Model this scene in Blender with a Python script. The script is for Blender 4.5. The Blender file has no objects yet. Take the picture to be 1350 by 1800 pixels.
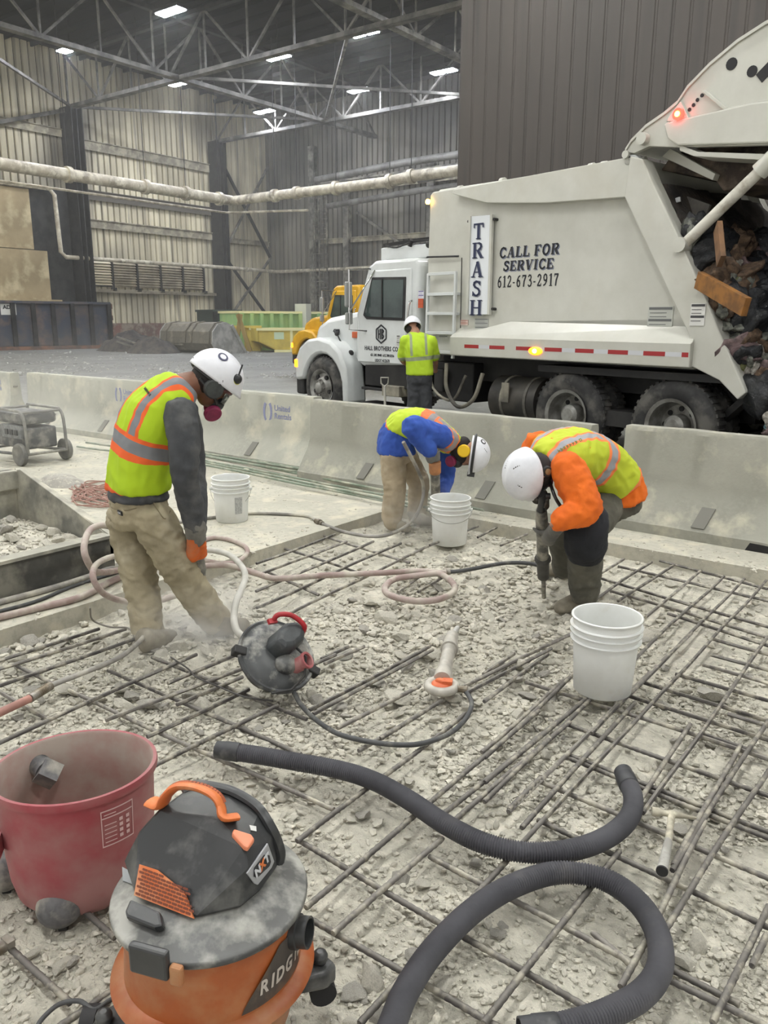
import bpy, bmesh, math, random
from mathutils import Vector, Matrix, noise as NZ
SC = bpy.context.scene
COL = SC.collection
rnd = random.Random(7)
def VV(*a): return Vector(a)
# ---------------------------------------------------------------- camera
TH, PT, RO = math.radians(36.7), math.radians(13.65), math.radians(0.25)
FPX, CX, CY, EYE = 1400.0, 675.0, 900.0, 1.75
R0 = VV(math.cos(TH), math.sin(TH), 0); FW = VV(-math.sin(TH), math.cos(TH), 0); UPZ = VV(0, 0, 1)
VD = FW*math.cos(PT) - UPZ*math.sin(PT)
U0 = FW*math.sin(PT) + UPZ*math.cos(PT)
RR = R0*math.cos(RO) + U0*math.sin(RO); UR = -R0*math.sin(RO) + U0*math.cos(RO)
def ray(px, py): return VD*FPX + RR*(px-CX) - UR*(py-CY)
def G(px, py, z=0.0):
    d = ray(px, py); t = (z-EYE)/d.z; return VV(d.x*t, d.y*t, z)
def D(px, py, dep):
    d = ray(px, py); t = dep/d.dot(FW); return VV(d.x*t, d.y*t, EYE+d.z*t)
def PX_(px, py, X):
    d = ray(px, py); t = X/d.x; return VV(X, d.y*t, EYE+d.z*t)
def PY_(px, py, Y):
    d = ray(px, py); t = Y/d.y; return VV(d.x*t, Y, EYE+d.z*t)
def CW(r, f, z): return R0*r + FW*f + UPZ*z          # right, forward, up from the standing point
cd = bpy.data.cameras.new('camera'); cam = bpy.data.objects.new('camera', cd); COL.objects.link(cam)
cam.matrix_world = Matrix(((RR.x, UR.x, -VD.x, 0), (RR.y, UR.y, -VD.y, 0), (RR.z, UR.z, -VD.z, EYE), (0, 0, 0, 1)))
cd.sensor_fit = 'VERTICAL'; cd.sensor_height = 36; cd.lens = 28.0; cd.clip_end = 300; cd.clip_start = 0.02
SC.camera = cam
SC.view_settings.view_transform = 'Standard'; SC.view_settings.look = 'None'; SC.view_settings.gamma = 1
SC.view_settings.use_curve_mapping = False
# ---------------------------------------------------------------- materials
def lin(c):
    r = []
    for v in c:
        v = v/255.0
        r.append(v/12.92 if v <= 0.04045 else ((v+0.055)/1.055)**2.4)
    return (r[0], r[1], r[2], 1)
MATS = {}
def mat(name, col, rough=0.6, metal=0.0, col2=None, scale=8.0, amt=(0.4, 0.6), bump=0.0, bscale=60.0, bdist=0.01, emit=None, estr=0,
        trans=0, dust=None, dsc=14.0, dlim=(0.45, 0.62), dup=0.0, stretch=(1, 1, 1), alpha=1, detail=5, fine=0.0):
    if name in MATS: return MATS[name]
    m = bpy.data.materials.new(name); m.use_nodes = True; nt = m.node_tree; N = nt.nodes; L = nt.links
    b = N['Principled BSDF']; b.inputs['Roughness'].default_value = rough; b.inputs['Metallic'].default_value = metal
    b.inputs['Base Color'].default_value = lin(col)
    tc = N.new('ShaderNodeTexCoord'); mp = N.new('ShaderNodeMapping'); mp.inputs['Scale'].default_value = stretch
    L.new(tc.outputs['Object'], mp.inputs['Vector']); vec = mp.outputs['Vector']
    cur = None
    def noise(sc, det=detail, rg=0.6):
        n = N.new('ShaderNodeTexNoise'); n.inputs['Scale'].default_value = sc; n.inputs['Detail'].default_value = det
        n.inputs['Roughness'].default_value = rg; L.new(vec, n.inputs['Vector']); return n.outputs[0]
    def ramp(src, a, bb):
        r = N.new('ShaderNodeMapRange'); r.inputs[1].default_value = a; r.inputs[2].default_value = bb
        r.clamp = True; L.new(src, r.inputs[0]); return r.outputs[0]
    def mix(fac, A, B):
        x = N.new('ShaderNodeMix'); x.data_type = 'RGBA'
        L.new(fac, x.inputs[0])
        for s, i in ((A, 6), (B, 7)):
            if isinstance(s, tuple): x.inputs[i].default_value = s
            else: L.new(s, x.inputs[i])
        return x.outputs[2]
    cur = lin(col)
    if col2 is not None: cur = mix(ramp(noise(scale), *amt), cur, lin(col2))
    if fine > 0:
        k = tuple(v*(1-fine) for v in lin(col)[:3])+(1,)
        cur = mix(ramp(noise(bscale*0.7, 3), 0.45, 0.7), cur, k)
    if dust is not None:
        f = ramp(noise(dsc), *dlim)
        if dup > 0:
            g = N.new('ShaderNodeNewGeometry'); sx = N.new('ShaderNodeSeparateXYZ'); L.new(g.outputs['Normal'], sx.inputs[0])
            u = ramp(sx.outputs[2], 0.1, 0.95); mm = N.new('ShaderNodeMath'); mm.operation = 'MULTIPLY_ADD'; mm.use_clamp = True
            L.new(u, mm.inputs[0]); mm.inputs[1].default_value = dup; L.new(f, mm.inputs[2]); f = mm.outputs[0]
        cur = mix(f, cur, lin(dust))
    if not isinstance(cur, tuple): L.new(cur, b.inputs['Base Color'])
    if bump > 0:
        bp = N.new('ShaderNodeBump'); bp.inputs['Strength'].default_value = bump; bp.inputs['Distance'].default_value = bdist
        L.new(noise(bscale, 6, 0.65), bp.inputs['Height']); L.new(bp.outputs[0], b.inputs['Normal'])
    if emit is not None:
        b.inputs['Emission Color'].default_value = lin(emit); b.inputs['Emission Strength'].default_value = estr
    if trans: b.inputs['Transmission Weight'].default_value = trans; b.inputs['IOR'].default_value = 1.25
    if alpha < 1: b.inputs['Alpha'].default_value = alpha
    MATS[name] = m; return m
# ---------------------------------------------------------------- mesh builder
class MB:
    def __init__(s): s.v = []; s.f = []; s.m = []; s.k = 0
    def add(s, vs, fs):
        n = len(s.v); s.v += [Vector(p) for p in vs]
        for f in fs: s.f.append([n+i for i in f]); s.m.append(s.k)
        return s
    def box(s, lo, hi, M=None):
        x0, y0, z0 = lo; x1, y1, z1 = hi
        vs = [VV(x0,y0,z0), VV(x1,y0,z0), VV(x1,y1,z0), VV(x0,y1,z0), VV(x0,y0,z1), VV(x1,y0,z1), VV(x1,y1,z1), VV(x0,y1,z1)]
        if M is not None: vs = [M @ p for p in vs]
        return s.add(vs, [(0,3,2,1), (4,5,6,7), (0,1,5,4), (1,2,6,5), (2,3,7,6), (3,0,4,7)])
    def bar(s, a, b, w, h, up=UPZ):           # rectangular bar between two points
        a = Vector(a); b = Vector(b); d = (b-a).normalized(); sd = d.cross(up)
        if sd.length < 1e-4: sd = d.cross(VV(1, 0, 0))
        sd.normalize(); u = sd.cross(d).normalized(); sd = sd*w/2; u = u*h/2
        vs = [a-sd-u, a+sd-u, a+sd+u, a-sd+u, b-sd-u, b+sd-u, b+sd+u, b-sd+u]
        return s.add(vs, [(0,1,2,3), (7,6,5,4), (0,4,5,1), (1,5,6,2), (2,6,7,3), (3,7,4,0)])
    def tube(s, pts, r, seg=10, cap=True, flat=1.0, up=UPZ, closed=False):
        pts = [Vector(p) for p in pts]; n = len(pts); rs = r if isinstance(r, (list, tuple)) else [r]*n
        vs = []; fs = []; pn = None
        for i, p in enumerate(pts):
            if closed: t = (pts[(i+1) % n]-pts[i-1])
            else: t = (pts[min(i+1, n-1)]-pts[max(i-1, 0)])
            t = t.normalized() if t.length > 1e-9 else VV(0, 0, 1)
            if pn is None:
                pn = t.cross(up)
                if pn.length < 1e-3: pn = t.cross(VV(1, 0, 0))
            pn = (pn - t*pn.dot(t)).normalized(); bn = t.cross(pn)
            for k in range(seg):
                a = 2*math.pi*k/seg; vs.append(p + (pn*math.cos(a) + bn*math.sin(a)*flat)*rs[i])
        m = n if closed else n-1
        for i in range(m):
            for k in range(seg):
                j = (i+1) % n
                fs.append((i*seg+k, i*seg+(k+1) % seg, j*seg+(k+1) % seg, j*seg+k))
        if cap and not closed: fs.append(tuple(range(seg))[::-1]); fs.append(tuple((n-1)*seg+k for k in range(seg)))
        return s.add(vs, fs)
    def cyl(s, a, b, r1, r2=None, seg=16, cap=True): return s.tube([a, b], [r1, r1 if r2 is None else r2], seg, cap)
    def lathe(s, prof, seg=40, M=None, cap0=True, cap1=True, sx=1, sy=1):
        vs = []; fs = []
        for (r, z) in prof:
            for k in range(seg):
                a = 2*math.pi*k/seg; p = VV(r*math.cos(a)*sx, r*math.sin(a)*sy, z); vs.append(M @ p if M is not None else p)
        for i in range(len(prof)-1):
            for k in range(seg): fs.append((i*seg+k, i*seg+(k+1) % seg, (i+1)*seg+(k+1) % seg, (i+1)*seg+k))
        if cap0: fs.append(tuple(range(seg))[::-1])
        if cap1: fs.append(tuple((len(prof)-1)*seg+k for k in range(seg)))
        return s.add(vs, fs)
    def prism(s, poly, d, M=None):             # polygon points (3D) extruded by the vector d
        n = len(poly); d = Vector(d); vs = [Vector(p) for p in poly] + [Vector(p)+d for p in poly]
        if M is not None: vs = [M @ p for p in vs]
        fs = [tuple(range(n))[::-1], tuple(range(n, 2*n))] + [(i, (i+1) % n, n+(i+1) % n, n+i) for i in range(n)]
        return s.add(vs, fs)
    def ball(s, c, r, seg=16, rings=10, M=None, z0=-1.0, z1=1.0):
        rx, ry, rz = r if isinstance(r, (tuple, list)) else (r, r, r); c = Vector(c); vs = []; fs = []
        a0, a1 = math.asin(z0), math.asin(z1)
        for i in range(rings+1):
            t = a0+(a1-a0)*i/rings
            for k in range(seg):
                a = 2*math.pi*k/seg; p = VV(rx*math.cos(t)*math.cos(a), ry*math.cos(t)*math.sin(a), rz*math.sin(t))
                vs.append(c + (M @ p if M is not None else p))
        for i in range(rings):
            for k in range(seg): fs.append((i*seg+k, i*seg+(k+1) % seg, (i+1)*seg+(k+1) % seg, (i+1)*seg+k))
        if z0 > -1: fs.append(tuple(range(seg))[::-1])
        if z1 < 1: fs.append(tuple(rings*seg+k for k in range(seg)))
        return s.add(vs, fs)
    def quad(s, a, b, c, d): return s.add([a, b, c, d], [(0, 1, 2, 3)])
    def build(s, name, m, parent=None, smooth=False, local=False, bevel=0, sub=0, origin=True, ang=40, solid=0):
        me = bpy.data.meshes.new(name); vs = s.v
        loc = VV(0, 0, 0)
        if parent is not None:
            if not local:
                Mi = WM[parent.name].inverted(); vs = [Mi @ p for p in vs]
        elif origin and vs:
            xs = [p.x for p in vs]; ys = [p.y for p in vs]; zs = [p.z for p in vs]
            loc = VV((min(xs)+max(xs))/2, (min(ys)+max(ys))/2, min(zs)); vs = [p-loc for p in vs]
        me.from_pydata(vs, [], s.f)
        ms = m if isinstance(m, (list, tuple)) else [m]
        for x in ms: me.materials.append(x)
        me.polygons.foreach_set('material_index', s.m); me.update()
        bm = bmesh.new(); bm.from_mesh(me); bmesh.ops.remove_doubles(bm, verts=bm.verts, dist=1e-5)
        bmesh.ops.recalc_face_normals(bm, faces=bm.faces); bm.to_mesh(me); bm.free()
        o = bpy.data.objects.new(name, me); COL.objects.link(o); o.location = loc
        if parent is not None: o.parent = parent; WM[o.name] = WM[parent.name].copy()
        else: WM[o.name] = Matrix.Translation(loc)
        if smooth:
            for p in me.polygons: p.use_smooth = True
            sharp(me, ang)
        if solid: md = o.modifiers.new('solid', 'SOLIDIFY'); md.thickness = solid
        if bevel: md = o.modifiers.new('bevel', 'BEVEL'); md.width = bevel; md.segments = 2; md.limit_method = 'ANGLE'; md.angle_limit = math.radians(35)
        if sub: md = o.modifiers.new('sub', 'SUBSURF'); md.levels = md.render_levels = sub
        return o
WM = {}
def sharp(me, ang):
    bm = bmesh.new(); bm.from_mesh(me); lim = math.radians(ang)
    for e in bm.edges:
        if len(e.link_faces) == 2 and e.calc_face_angle(0) > lim: e.smooth = False
    bm.to_mesh(me); bm.free()
def tag(o, label, cat, group=None, kind=None):
    o['label'] = label; o['category'] = cat
    if group: o['group'] = group
    if kind: o['kind'] = kind
    return o
def struct(o): o['kind'] = 'structure'; return o
def plab(o, label): o['label'] = label; return o
def empty(name, M, label=None, cat=None, group=None):
    if not isinstance(M, Matrix): M = Matrix.Translation(Vector(M))
    o = bpy.data.objects.new(name, None); COL.objects.link(o); o.matrix_world = M; o.empty_display_size = 0.1; WM[o.name] = M.copy()
    if label: tag(o, label, cat, group)
    return o
def kids(o): return [c for c in COL.objects if c.parent == o]
def copy_tree(o, loc, rz=None, label=None, group=None, parent=None):
    c = o.copy(); COL.objects.link(c)
    if parent is None: c.location = loc; c.rotation_euler = c.rotation_euler.copy()
    if rz is not None: c.rotation_euler[2] = rz
    if label: c['label'] = label
    if group: c['group'] = group
    for ch in kids(o):
        d = ch.copy(); COL.objects.link(d); d.parent = c
        for g in kids(ch):
            e = g.copy(); COL.objects.link(e); e.parent = d
    return c
def arc(pts, n=8):                             # Catmull-Rom through points
    pts = [Vector(p) for p in pts]; out = []
    P = [pts[0]*2-pts[1]] + pts + [pts[-1]*2-pts[-2]]
    for i in range(1, len(P)-2):
        p0, p1, p2, p3 = P[i-1], P[i], P[i+1], P[i+2]
        for k in range(n):
            t = k/n; out.append(0.5*((2*p1)+(-p0+p2)*t+(2*p0-5*p1+4*p2-p3)*t*t+(-p0+3*p1-3*p2+p3)*t*t*t))
    out.append(pts[-1]); return out
def frame(o, x, y, z=None):                    # matrix from origin and x,y axes
    x = Vector(x).normalized(); y = Vector(y); y = (y-x*x.dot(y)).normalized(); z = x.cross(y)
    return Matrix(((x.x, y.x, z.x, o[0]), (x.y, y.y, z.y, o[1]), (x.z, y.z, z.z, o[2]), (0, 0, 0, 1)))
def text(txt, name, m, parent, M, size, bold=0.0, sx=1.0, ext=0.002, align='CENTER', shear=0, space=1.0):
    c = bpy.data.curves.new(name, 'FONT'); c.body = txt; c.size = size; c.extrude = ext; c.offset = bold; c.align_x = align; c.align_y = 'CENTER'
    c.shear = shear; c.space_character = space; c.resolution_u = 3
    t = bpy.data.objects.new('tmp', c); COL.objects.link(t); bpy.context.view_layer.update()
    me = bpy.data.meshes.new_from_object(t.evaluated_get(bpy.context.evaluated_depsgraph_get()))
    bpy.data.objects.remove(t); bpy.data.curves.remove(c)
    X = (WM[parent.name].inverted() @ M if parent is not None else M) @ Matrix.Diagonal((sx, 1, 1, 1))
    me.transform(X); me.materials.clear(); me.materials.append(m); me.name = name
    o = bpy.data.objects.new(name, me); COL.objects.link(o)
    if parent is not None: o.parent = parent; WM[o.name] = WM[parent.name].copy()
    return o
# serif lettering drawn as strokes: (points, width) on a 0..1 high cell; returns width
SER = {
 'T': (.80, [([(.4,0),(.4,1)],.19), ([(.02,.95),(.78,.95)],.10), ([(.05,.95),(.05,.72)],.07), ([(.75,.95),(.75,.72)],.07), ([(.22,.03),(.58,.03)],.06)]),
 'R': (.90, [([(.2,0),(.2,1)],.19), ([(.02,.03),(.40,.03)],.06), ([(.02,.96),(.5,.96)],.07), ([(.5,.96),(.66,.88),(.70,.74),(.64,.60),(.5,.52)],.14), ([(.2,.51),(.5,.51)],.06), ([(.45,.5),(.74,.04)],.19), ([(.66,.03),(.90,.03)],.06)]),
 'A': (.95, [([(.14,0),(.47,1)],.07), ([(.47,1),(.76,0)],.20), ([(.24,.33),(.68,.33)],.06), ([(.0,.03),(.30,.03)],.06), ([(.58,.03),(.94,.03)],.06)]),
 'S': (.74, [([(.62,.80),(.50,.93),(.34,.96),(.18,.88),(.15,.74),(.25,.60),(.5,.48),(.60,.34),(.58,.16),(.42,.04),(.26,.05),(.10,.20)],.13), ([(.63,.98),(.63,.70)],.06), ([(.08,.02),(.08,.32)],.06)]),
 'H': (.98, [([(.2,0),(.2,1)],.19), ([(.78,0),(.78,1)],.19), ([(.2,.5),(.78,.5)],.07), ([(.02,.03),(.4,.03)],.06), ([(.6,.03),(.97,.03)],.06), ([(.02,.97),(.4,.97)],.06), ([(.6,.97),(.97,.97)],.06)]),
 'C': (.85, [([(.72,.78),(.60,.92),(.44,.97),(.26,.88),(.16,.68),(.14,.46),(.2,.24),(.34,.08),(.5,.03),(.66,.10),(.76,.24)],.13), ([(.74,.98),(.74,.68)],.06)]),
 'L': (.76, [([(.2,0),(.2,1)],.19), ([(.02,.97),(.40,.97)],.06), ([(.02,.04),(.72,.04)],.08), ([(.70,.04),(.70,.30)],.07)]),
 'F': (.76, [([(.2,0),(.2,1)],.19), ([(.02,.03),(.42,.03)],.06), ([(.02,.96),(.70,.96)],.08), ([(.68,.96),(.68,.72)],.07), ([(.2,.5),(.5,.5)],.06), ([(.5,.62),(.5,.38)],.06)]),
 'O': (.92, [([(.46,.97),(.27,.88),(.16,.68),(.15,.5),(.16,.32),(.27,.12),(.46,.03),(.65,.12),(.76,.32),(.77,.5),(.76,.68),(.65,.88),(.46,.97)],.14)]),
 'E': (.80, [([(.2,0),(.2,1)],.19), ([(.02,.96),(.70,.96)],.08), ([(.68,.96),(.68,.72)],.07), ([(.2,.5),(.5,.5)],.06), ([(.5,.62),(.5,.38)],.06), ([(.02,.04),(.74,.04)],.08), ([(.72,.04),(.72,.30)],.07)]),
 'V': (.92, [([(.16,1),(.46,.0)],.20), ([(.46,.0),(.76,1)],.07), ([(.0,.97),(.36,.97)],.06), ([(.60,.97),(.92,.97)],.06)]),
 'I': (.46, [([(.23,0),(.23,1)],.19), ([(.03,.03),(.43,.03)],.06), ([(.03,.97),(.43,.97)],.06)]),
 '6': (.66, [([(.55,.94),(.34,.84),(.20,.62),(.15,.36),(.2,.12),(.34,.03),(.48,.10),(.53,.30),(.47,.50),(.34,.56),(.2,.46)],.12)]),
 '1': (.50, [([(.28,0),(.28,1)],.17), ([(.08,.84),(.28,.97)],.07), ([(.08,.03),(.46,.03)],.06)]),
 '2': (.66, [([(.13,.74),(.2,.90),(.34,.96),(.49,.86),(.51,.68),(.42,.50),(.12,.07)],.12), ([(.10,.07),(.56,.07)],.14), ([(.56,.05),(.56,.26)],.05)]),
 '7': (.66, [([(.10,.92),(.58,.92)],.15), ([(.55,.92),(.34,.46),(.28,0)],.15), ([(.10,.95),(.10,.72)],.05)]),
 '3': (.64, [([(.12,.80),(.24,.95),(.4,.93),(.48,.78),(.42,.60),(.28,.54),(.46,.46),(.54,.28),(.44,.08),(.26,.03),(.10,.16)],.12)]),
 '9': (.66, [([(.12,.06),(.34,.16),(.48,.38),(.52,.64),(.46,.88),(.33,.97),(.18,.88),(.14,.70),(.2,.50),(.33,.44),(.47,.54)],.12)]),
 '-': (.38, [([(.06,.38),(.32,.38)],.11)]), ' ': (.34, []),
}
def serif(mb, txt, M, h, gap=.10, sx=1.0, t=.003, center=True, fat=1.0):
    w = sum(SER[c][0]+gap for c in txt)-gap; x = -w/2 if center else 0
    for c in txt:
        for pts, wd in SER[c][1]:
            wd = wd*fat
            for i in range(len(pts)-1):
                a = VV((pts[i][0]+x)*h*sx, pts[i][1]*h, 0); b = VV((pts[i+1][0]+x)*h*sx, pts[i+1][1]*h, 0)
                d = (b-a).normalized(); e = d*wd*h*0.32 if len(pts) > 2 else VV(0, 0, 0); n = VV(-d.y*sx, d.x, 0)*wd*h/2
                a2 = a-(e if i > 0 else e*0); b2 = b+(e if i < len(pts)-2 else e*0)
                mb.prism([M @ (a2-n), M @ (b2-n), M @ (b2+n), M @ (a2+n)], (M.to_3x3() @ VV(0, 0, 1))*t)
        x += SER[c][0]+gap
# ---------------------------------------------------------------- common materials
steel = mat('dusty_steel', (118, 115, 108), .55, .3, (70, 68, 64), 2.5, (.35, .65), dust=(186, 180, 162), dsc=1.2, dlim=(.45, .75))
dsteel = mat('dark_steel', (52, 51, 50), .6, .3, (30, 30, 31), 2.0, (.4, .6))
lsteel = mat('pale_truss_steel', (122, 119, 112), .6, .1, (74, 72, 68), 1.5, (.4, .6))
pipem = mat('cream_pipe', (178, 168, 146), .5, 0, (120, 110, 92), 1.0, (.5, .7), dust=(212, 205, 184), dsc=3)
roofm = mat('black_roof_deck', (24, 25, 29), .9)
white_e = mat('lamp_lens', (255, 255, 255), .5, emit=(238, 243, 255), estr=120)
white_e2 = mat('lamp_lens_near', (255, 255, 255), .5, emit=(244, 244, 240), estr=185)
# corrugated cladding: pale sheets with sooty streaks
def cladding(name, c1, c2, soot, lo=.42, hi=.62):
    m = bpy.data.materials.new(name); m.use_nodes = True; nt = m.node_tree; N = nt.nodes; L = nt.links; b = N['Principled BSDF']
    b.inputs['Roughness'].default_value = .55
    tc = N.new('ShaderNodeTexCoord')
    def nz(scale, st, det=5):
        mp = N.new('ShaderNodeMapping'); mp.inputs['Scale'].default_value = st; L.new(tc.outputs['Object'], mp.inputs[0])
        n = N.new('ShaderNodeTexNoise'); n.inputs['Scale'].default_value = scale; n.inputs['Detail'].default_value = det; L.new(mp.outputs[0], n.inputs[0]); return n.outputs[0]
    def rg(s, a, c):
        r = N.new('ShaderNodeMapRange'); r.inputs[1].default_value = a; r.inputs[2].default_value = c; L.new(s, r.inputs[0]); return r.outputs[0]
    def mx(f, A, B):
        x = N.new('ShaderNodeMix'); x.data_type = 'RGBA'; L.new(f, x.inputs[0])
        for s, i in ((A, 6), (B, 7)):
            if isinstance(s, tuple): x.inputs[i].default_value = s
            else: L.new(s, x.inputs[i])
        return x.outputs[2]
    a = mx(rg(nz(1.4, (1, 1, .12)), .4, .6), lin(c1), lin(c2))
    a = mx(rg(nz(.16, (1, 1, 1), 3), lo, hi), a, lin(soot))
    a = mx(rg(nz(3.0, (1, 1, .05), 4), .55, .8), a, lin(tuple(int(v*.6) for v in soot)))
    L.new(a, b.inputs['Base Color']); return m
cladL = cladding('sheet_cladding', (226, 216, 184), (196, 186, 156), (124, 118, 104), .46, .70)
cladB = cladding('sheet_cladding_grey', (138, 133, 120), (112, 108, 98), (80, 78, 72))
cladR = cladding('brown_sheet_cladding', (58, 51, 46), (52, 46, 41), (44, 39, 35), .3, .8)
XL, YB, ZR = -43.5, 44.0, 16.0
def corrug(mb, a, b, z0, z1, pitch, depth, nrm, top=.62, gk=None):
    a = Vector(a); b = Vector(b); L_ = (b-a).length; n = max(1, int(L_/pitch)); u = (b-a)/n; pts = []
    for i in range(n):
        p = a+u*i
        pts += [p, p+u*.05+nrm*depth, p+u*top+nrm*depth, p+u*(top+.05)]
    pts.append(b); vs = []; fs = []
    for p in pts: vs += [VV(p.x, p.y, z0), VV(p.x, p.y, z1)]
    k0 = mb.k
    for i in range(len(pts)-1): 
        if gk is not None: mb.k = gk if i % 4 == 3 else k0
        mb.add([vs[2*i], vs[2*i+2], vs[2*i+3], vs[2*i+1]], [(0, 1, 2, 3)])
    mb.k = k0
# walls
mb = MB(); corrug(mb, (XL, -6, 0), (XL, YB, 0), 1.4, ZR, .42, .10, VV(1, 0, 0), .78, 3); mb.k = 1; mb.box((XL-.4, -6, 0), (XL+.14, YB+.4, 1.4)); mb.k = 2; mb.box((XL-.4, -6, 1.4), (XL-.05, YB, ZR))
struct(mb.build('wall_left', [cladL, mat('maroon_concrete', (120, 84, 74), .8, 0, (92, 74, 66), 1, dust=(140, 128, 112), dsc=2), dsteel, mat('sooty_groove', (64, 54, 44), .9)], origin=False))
mb = MB(); corrug(mb, (XL, YB, 0), (-10, YB, 0), 1.4, ZR, .42, .10, VV(0, -1, 0), .78, 2); mb.k = 1; mb.box((XL, YB-.1, 0), (-10, YB+.3, 1.4))
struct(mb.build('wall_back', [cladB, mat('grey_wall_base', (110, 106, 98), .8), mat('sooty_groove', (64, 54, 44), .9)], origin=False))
mb = MB(); corrug(mb, (-12.4, 20, 0), (26, 20, 0), 3.95, ZR, .40, .022, VV(0, -1, 0), .84); mb.k = 1; mb.box((-12.4, 20.02, 0), (26, 20.4, 3.95)); mb.k = 0; corrug(mb, (-12.4, 20.0, 0), (-12.4, YB, 0), 3.95, ZR, .46, .05, VV(-1, 0, 0), .8)
mb.k = 2; mb.box((-12.4, 19.9, 3.8), (26, 20, 4.05))
mb.k = 1; mb.box((-12.35, 20.4, 0), (-12.0, YB, 3.95))
struct(mb.build('wall_right', [cladR, mat('partition_concrete', (150, 143, 130), .85, 0, (110, 104, 94), 1.2), mat('partition_rail', (110, 102, 92), .7)], origin=False))
mb = MB(); mb.box((XL-.4, -6, ZR), (26, YB+.4, ZR+.3))
for i in range(34): y = -4+i*1.45; mb.box((XL, y, ZR-.22), (26, y+.09, ZR))
struct(mb.build('ceiling', roofm, origin=False))
# hall columns
def column(x, y, label, w=.5, d=.9, z1=13.0):
    mb = MB(); mb.box((x-d/2, y-w/2, 0), (x+d/2, y-w/2+.04, z1)); mb.box((x-d/2, y+w/2-.04, 0), (x+d/2, y+w/2, z1)); mb.box((x-d/2, y-.03, 0), (x+d/2, y+.03, z1))
    mb.box((x-d/2-.1, y-w/2-.1, 0), (x+d/2+.1, y+w/2+.1, .12))
    return tag(mb.build('steel_column', dsteel if w > .4 else steel), label, 'column')
column(-42.7, 28.1, 'dark wide steel column on the left wall, right of the tan panels', .7, 1.1)
column(-42.7, 38.7, 'dark steel column on the left wall near the far corner', .6, 1.1)
column(-42.7, 17.6, 'steel column on the left wall at the frame edge behind the blue dumpster', .6, 1.1)
column(-38.6, YB-.5, 'grey steel column standing at the far corner, beside the ladder cage', .34, .5)
column(-35.6, YB-.5, 'grey column on the back wall, just past the ladder cage', .34, .5, 11)
column(-28.9, YB-.5, 'grey column on the back wall, left of the tan panel', .34, .5, 11)
# trusses
def truss(name, a, b, zb, zt, n, label, m=lsteel, ph=0, w=.16):
    a = Vector(a); b = Vector(b); t = empty(name, VV(a.x, a.y, zb), label, 'truss'); d = (b-a)/n
    A = lambda i, z: VV(a.x+d.x*i, a.y+d.y*i, z)
    sd = d.cross(UPZ).normalized()*.11
    mb = MB(); mb.bar(A(0, zb)+sd, A(n, zb)+sd, .12, w); mb.bar(A(0, zb)-sd, A(n, zb)-sd, .12, w); mb.bar(A(0, zb-.1), A(n, zb-.1), .38, .03)
    mb.build('bottom_chord', m, t)
    mb = MB(); mb.bar(A(0, zt), A(n, zt), .26, w*1.2); mb.build('top_chord', dsteel, t)
    for i in range(n):
        p, q = (A(i, zb), A(i+1, zt)) if (i+ph) % 2 == 0 else (A(i, zt), A(i+1, zb))
        mb = MB(); mb.bar(p, q, .1, .1); mb.build('web_bar', m, t)
        mb = MB(); mb.bar(A(i, zb), A(i, zt), .08, .08); mb.build('web_post', m, t)
    return t
truss('roof_truss', (-33.3, -2, 0), (-33.3, YB-.4, 0), 13, 15.6, 16, 'long steel girder truss running from overhead to the back wall')
truss('roof_truss', (XL+.8, 28.0, 0), (-6, 28.0, 0), 13, 15.6, 13, 'steel truss crossing the hall from the wide dark wall column', ph=1)
truss('roof_truss', (XL+.8, 38.7, 0), (-13, 38.7, 0), 13, 15.4, 11, 'farthest steel truss, crossing in front of the back wall')
truss('roof_truss', (XL+.8, 17.6, 0), (-2, 17.6, 0), 13.2, 15.6, 14, 'nearest steel truss, crossing the top of the hall view', m=steel)
truss('roof_truss', (-21.5, 12, 0), (-21.5, YB-.4, 0), 13.4, 15.6, 10, 'steel girder truss alongside the brown cladding wall', m=steel)
def brace(a, b, label, w=.13, m=lsteel):
    mb = MB(); mb.bar(a, b, w, w); return tag(mb.build('brace_bar', m), label, 'brace')
brace((XL+.5, 17.8, 9.5), (XL+.7, 28, 12.9), 'straight steel strut high on the left wall between two columns', .2)
brace((XL+.9, 28.2, 13), (-35.2, 17.8, 13.1), 'slanting wind brace from the wide dark column to the nearest truss')
brace((XL+.9, 28.2, 13.05), (-33.4, 38.5, 13.05), 'slanting wind brace from the wide dark column towards the far truss')
brace((-33.2, 28.1, 13.05), (-24, 38.5, 13.05), 'slanting wind brace from the truss crossing towards the far truss')
brace((-33.2, 38.6, 13.0), (-23, 28.2, 13.0), 'slanting wind brace under the roof before the brown wall', m=steel)
brace((-42.9, 39.0, 12.2), (-42.9, 43.6, 6.0), 'upper diagonal cross brace on the wall by the far corner', .16, dsteel)
brace((-42.85, 43.6, 12.2), (-42.85, 39.0, 6.0), 'paler upper cross brace on the wall by the far corner', .14, steel)
brace((-42.9, 39.0, 6.0), (-42.9, 43.6, 1.4), 'lower diagonal cross brace on the wall by the far corner', .16, dsteel)
brace((-42.85, 43.6, 6.0), (-42.85, 39.0, 1.4), 'paler lower cross brace on the wall by the far corner', .14, steel)
brace((-34.9, YB-.4, 8.6), (-29.2, YB-.4, 5.2), 'diagonal brace on the back wall above the yellow truck', .16, steel)
brace((-38.3, YB-.4, 4.6), (-35.8, YB-.4, 1.6), 'short low diagonal brace by the foot of the ladder cage', .14, steel)
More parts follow.
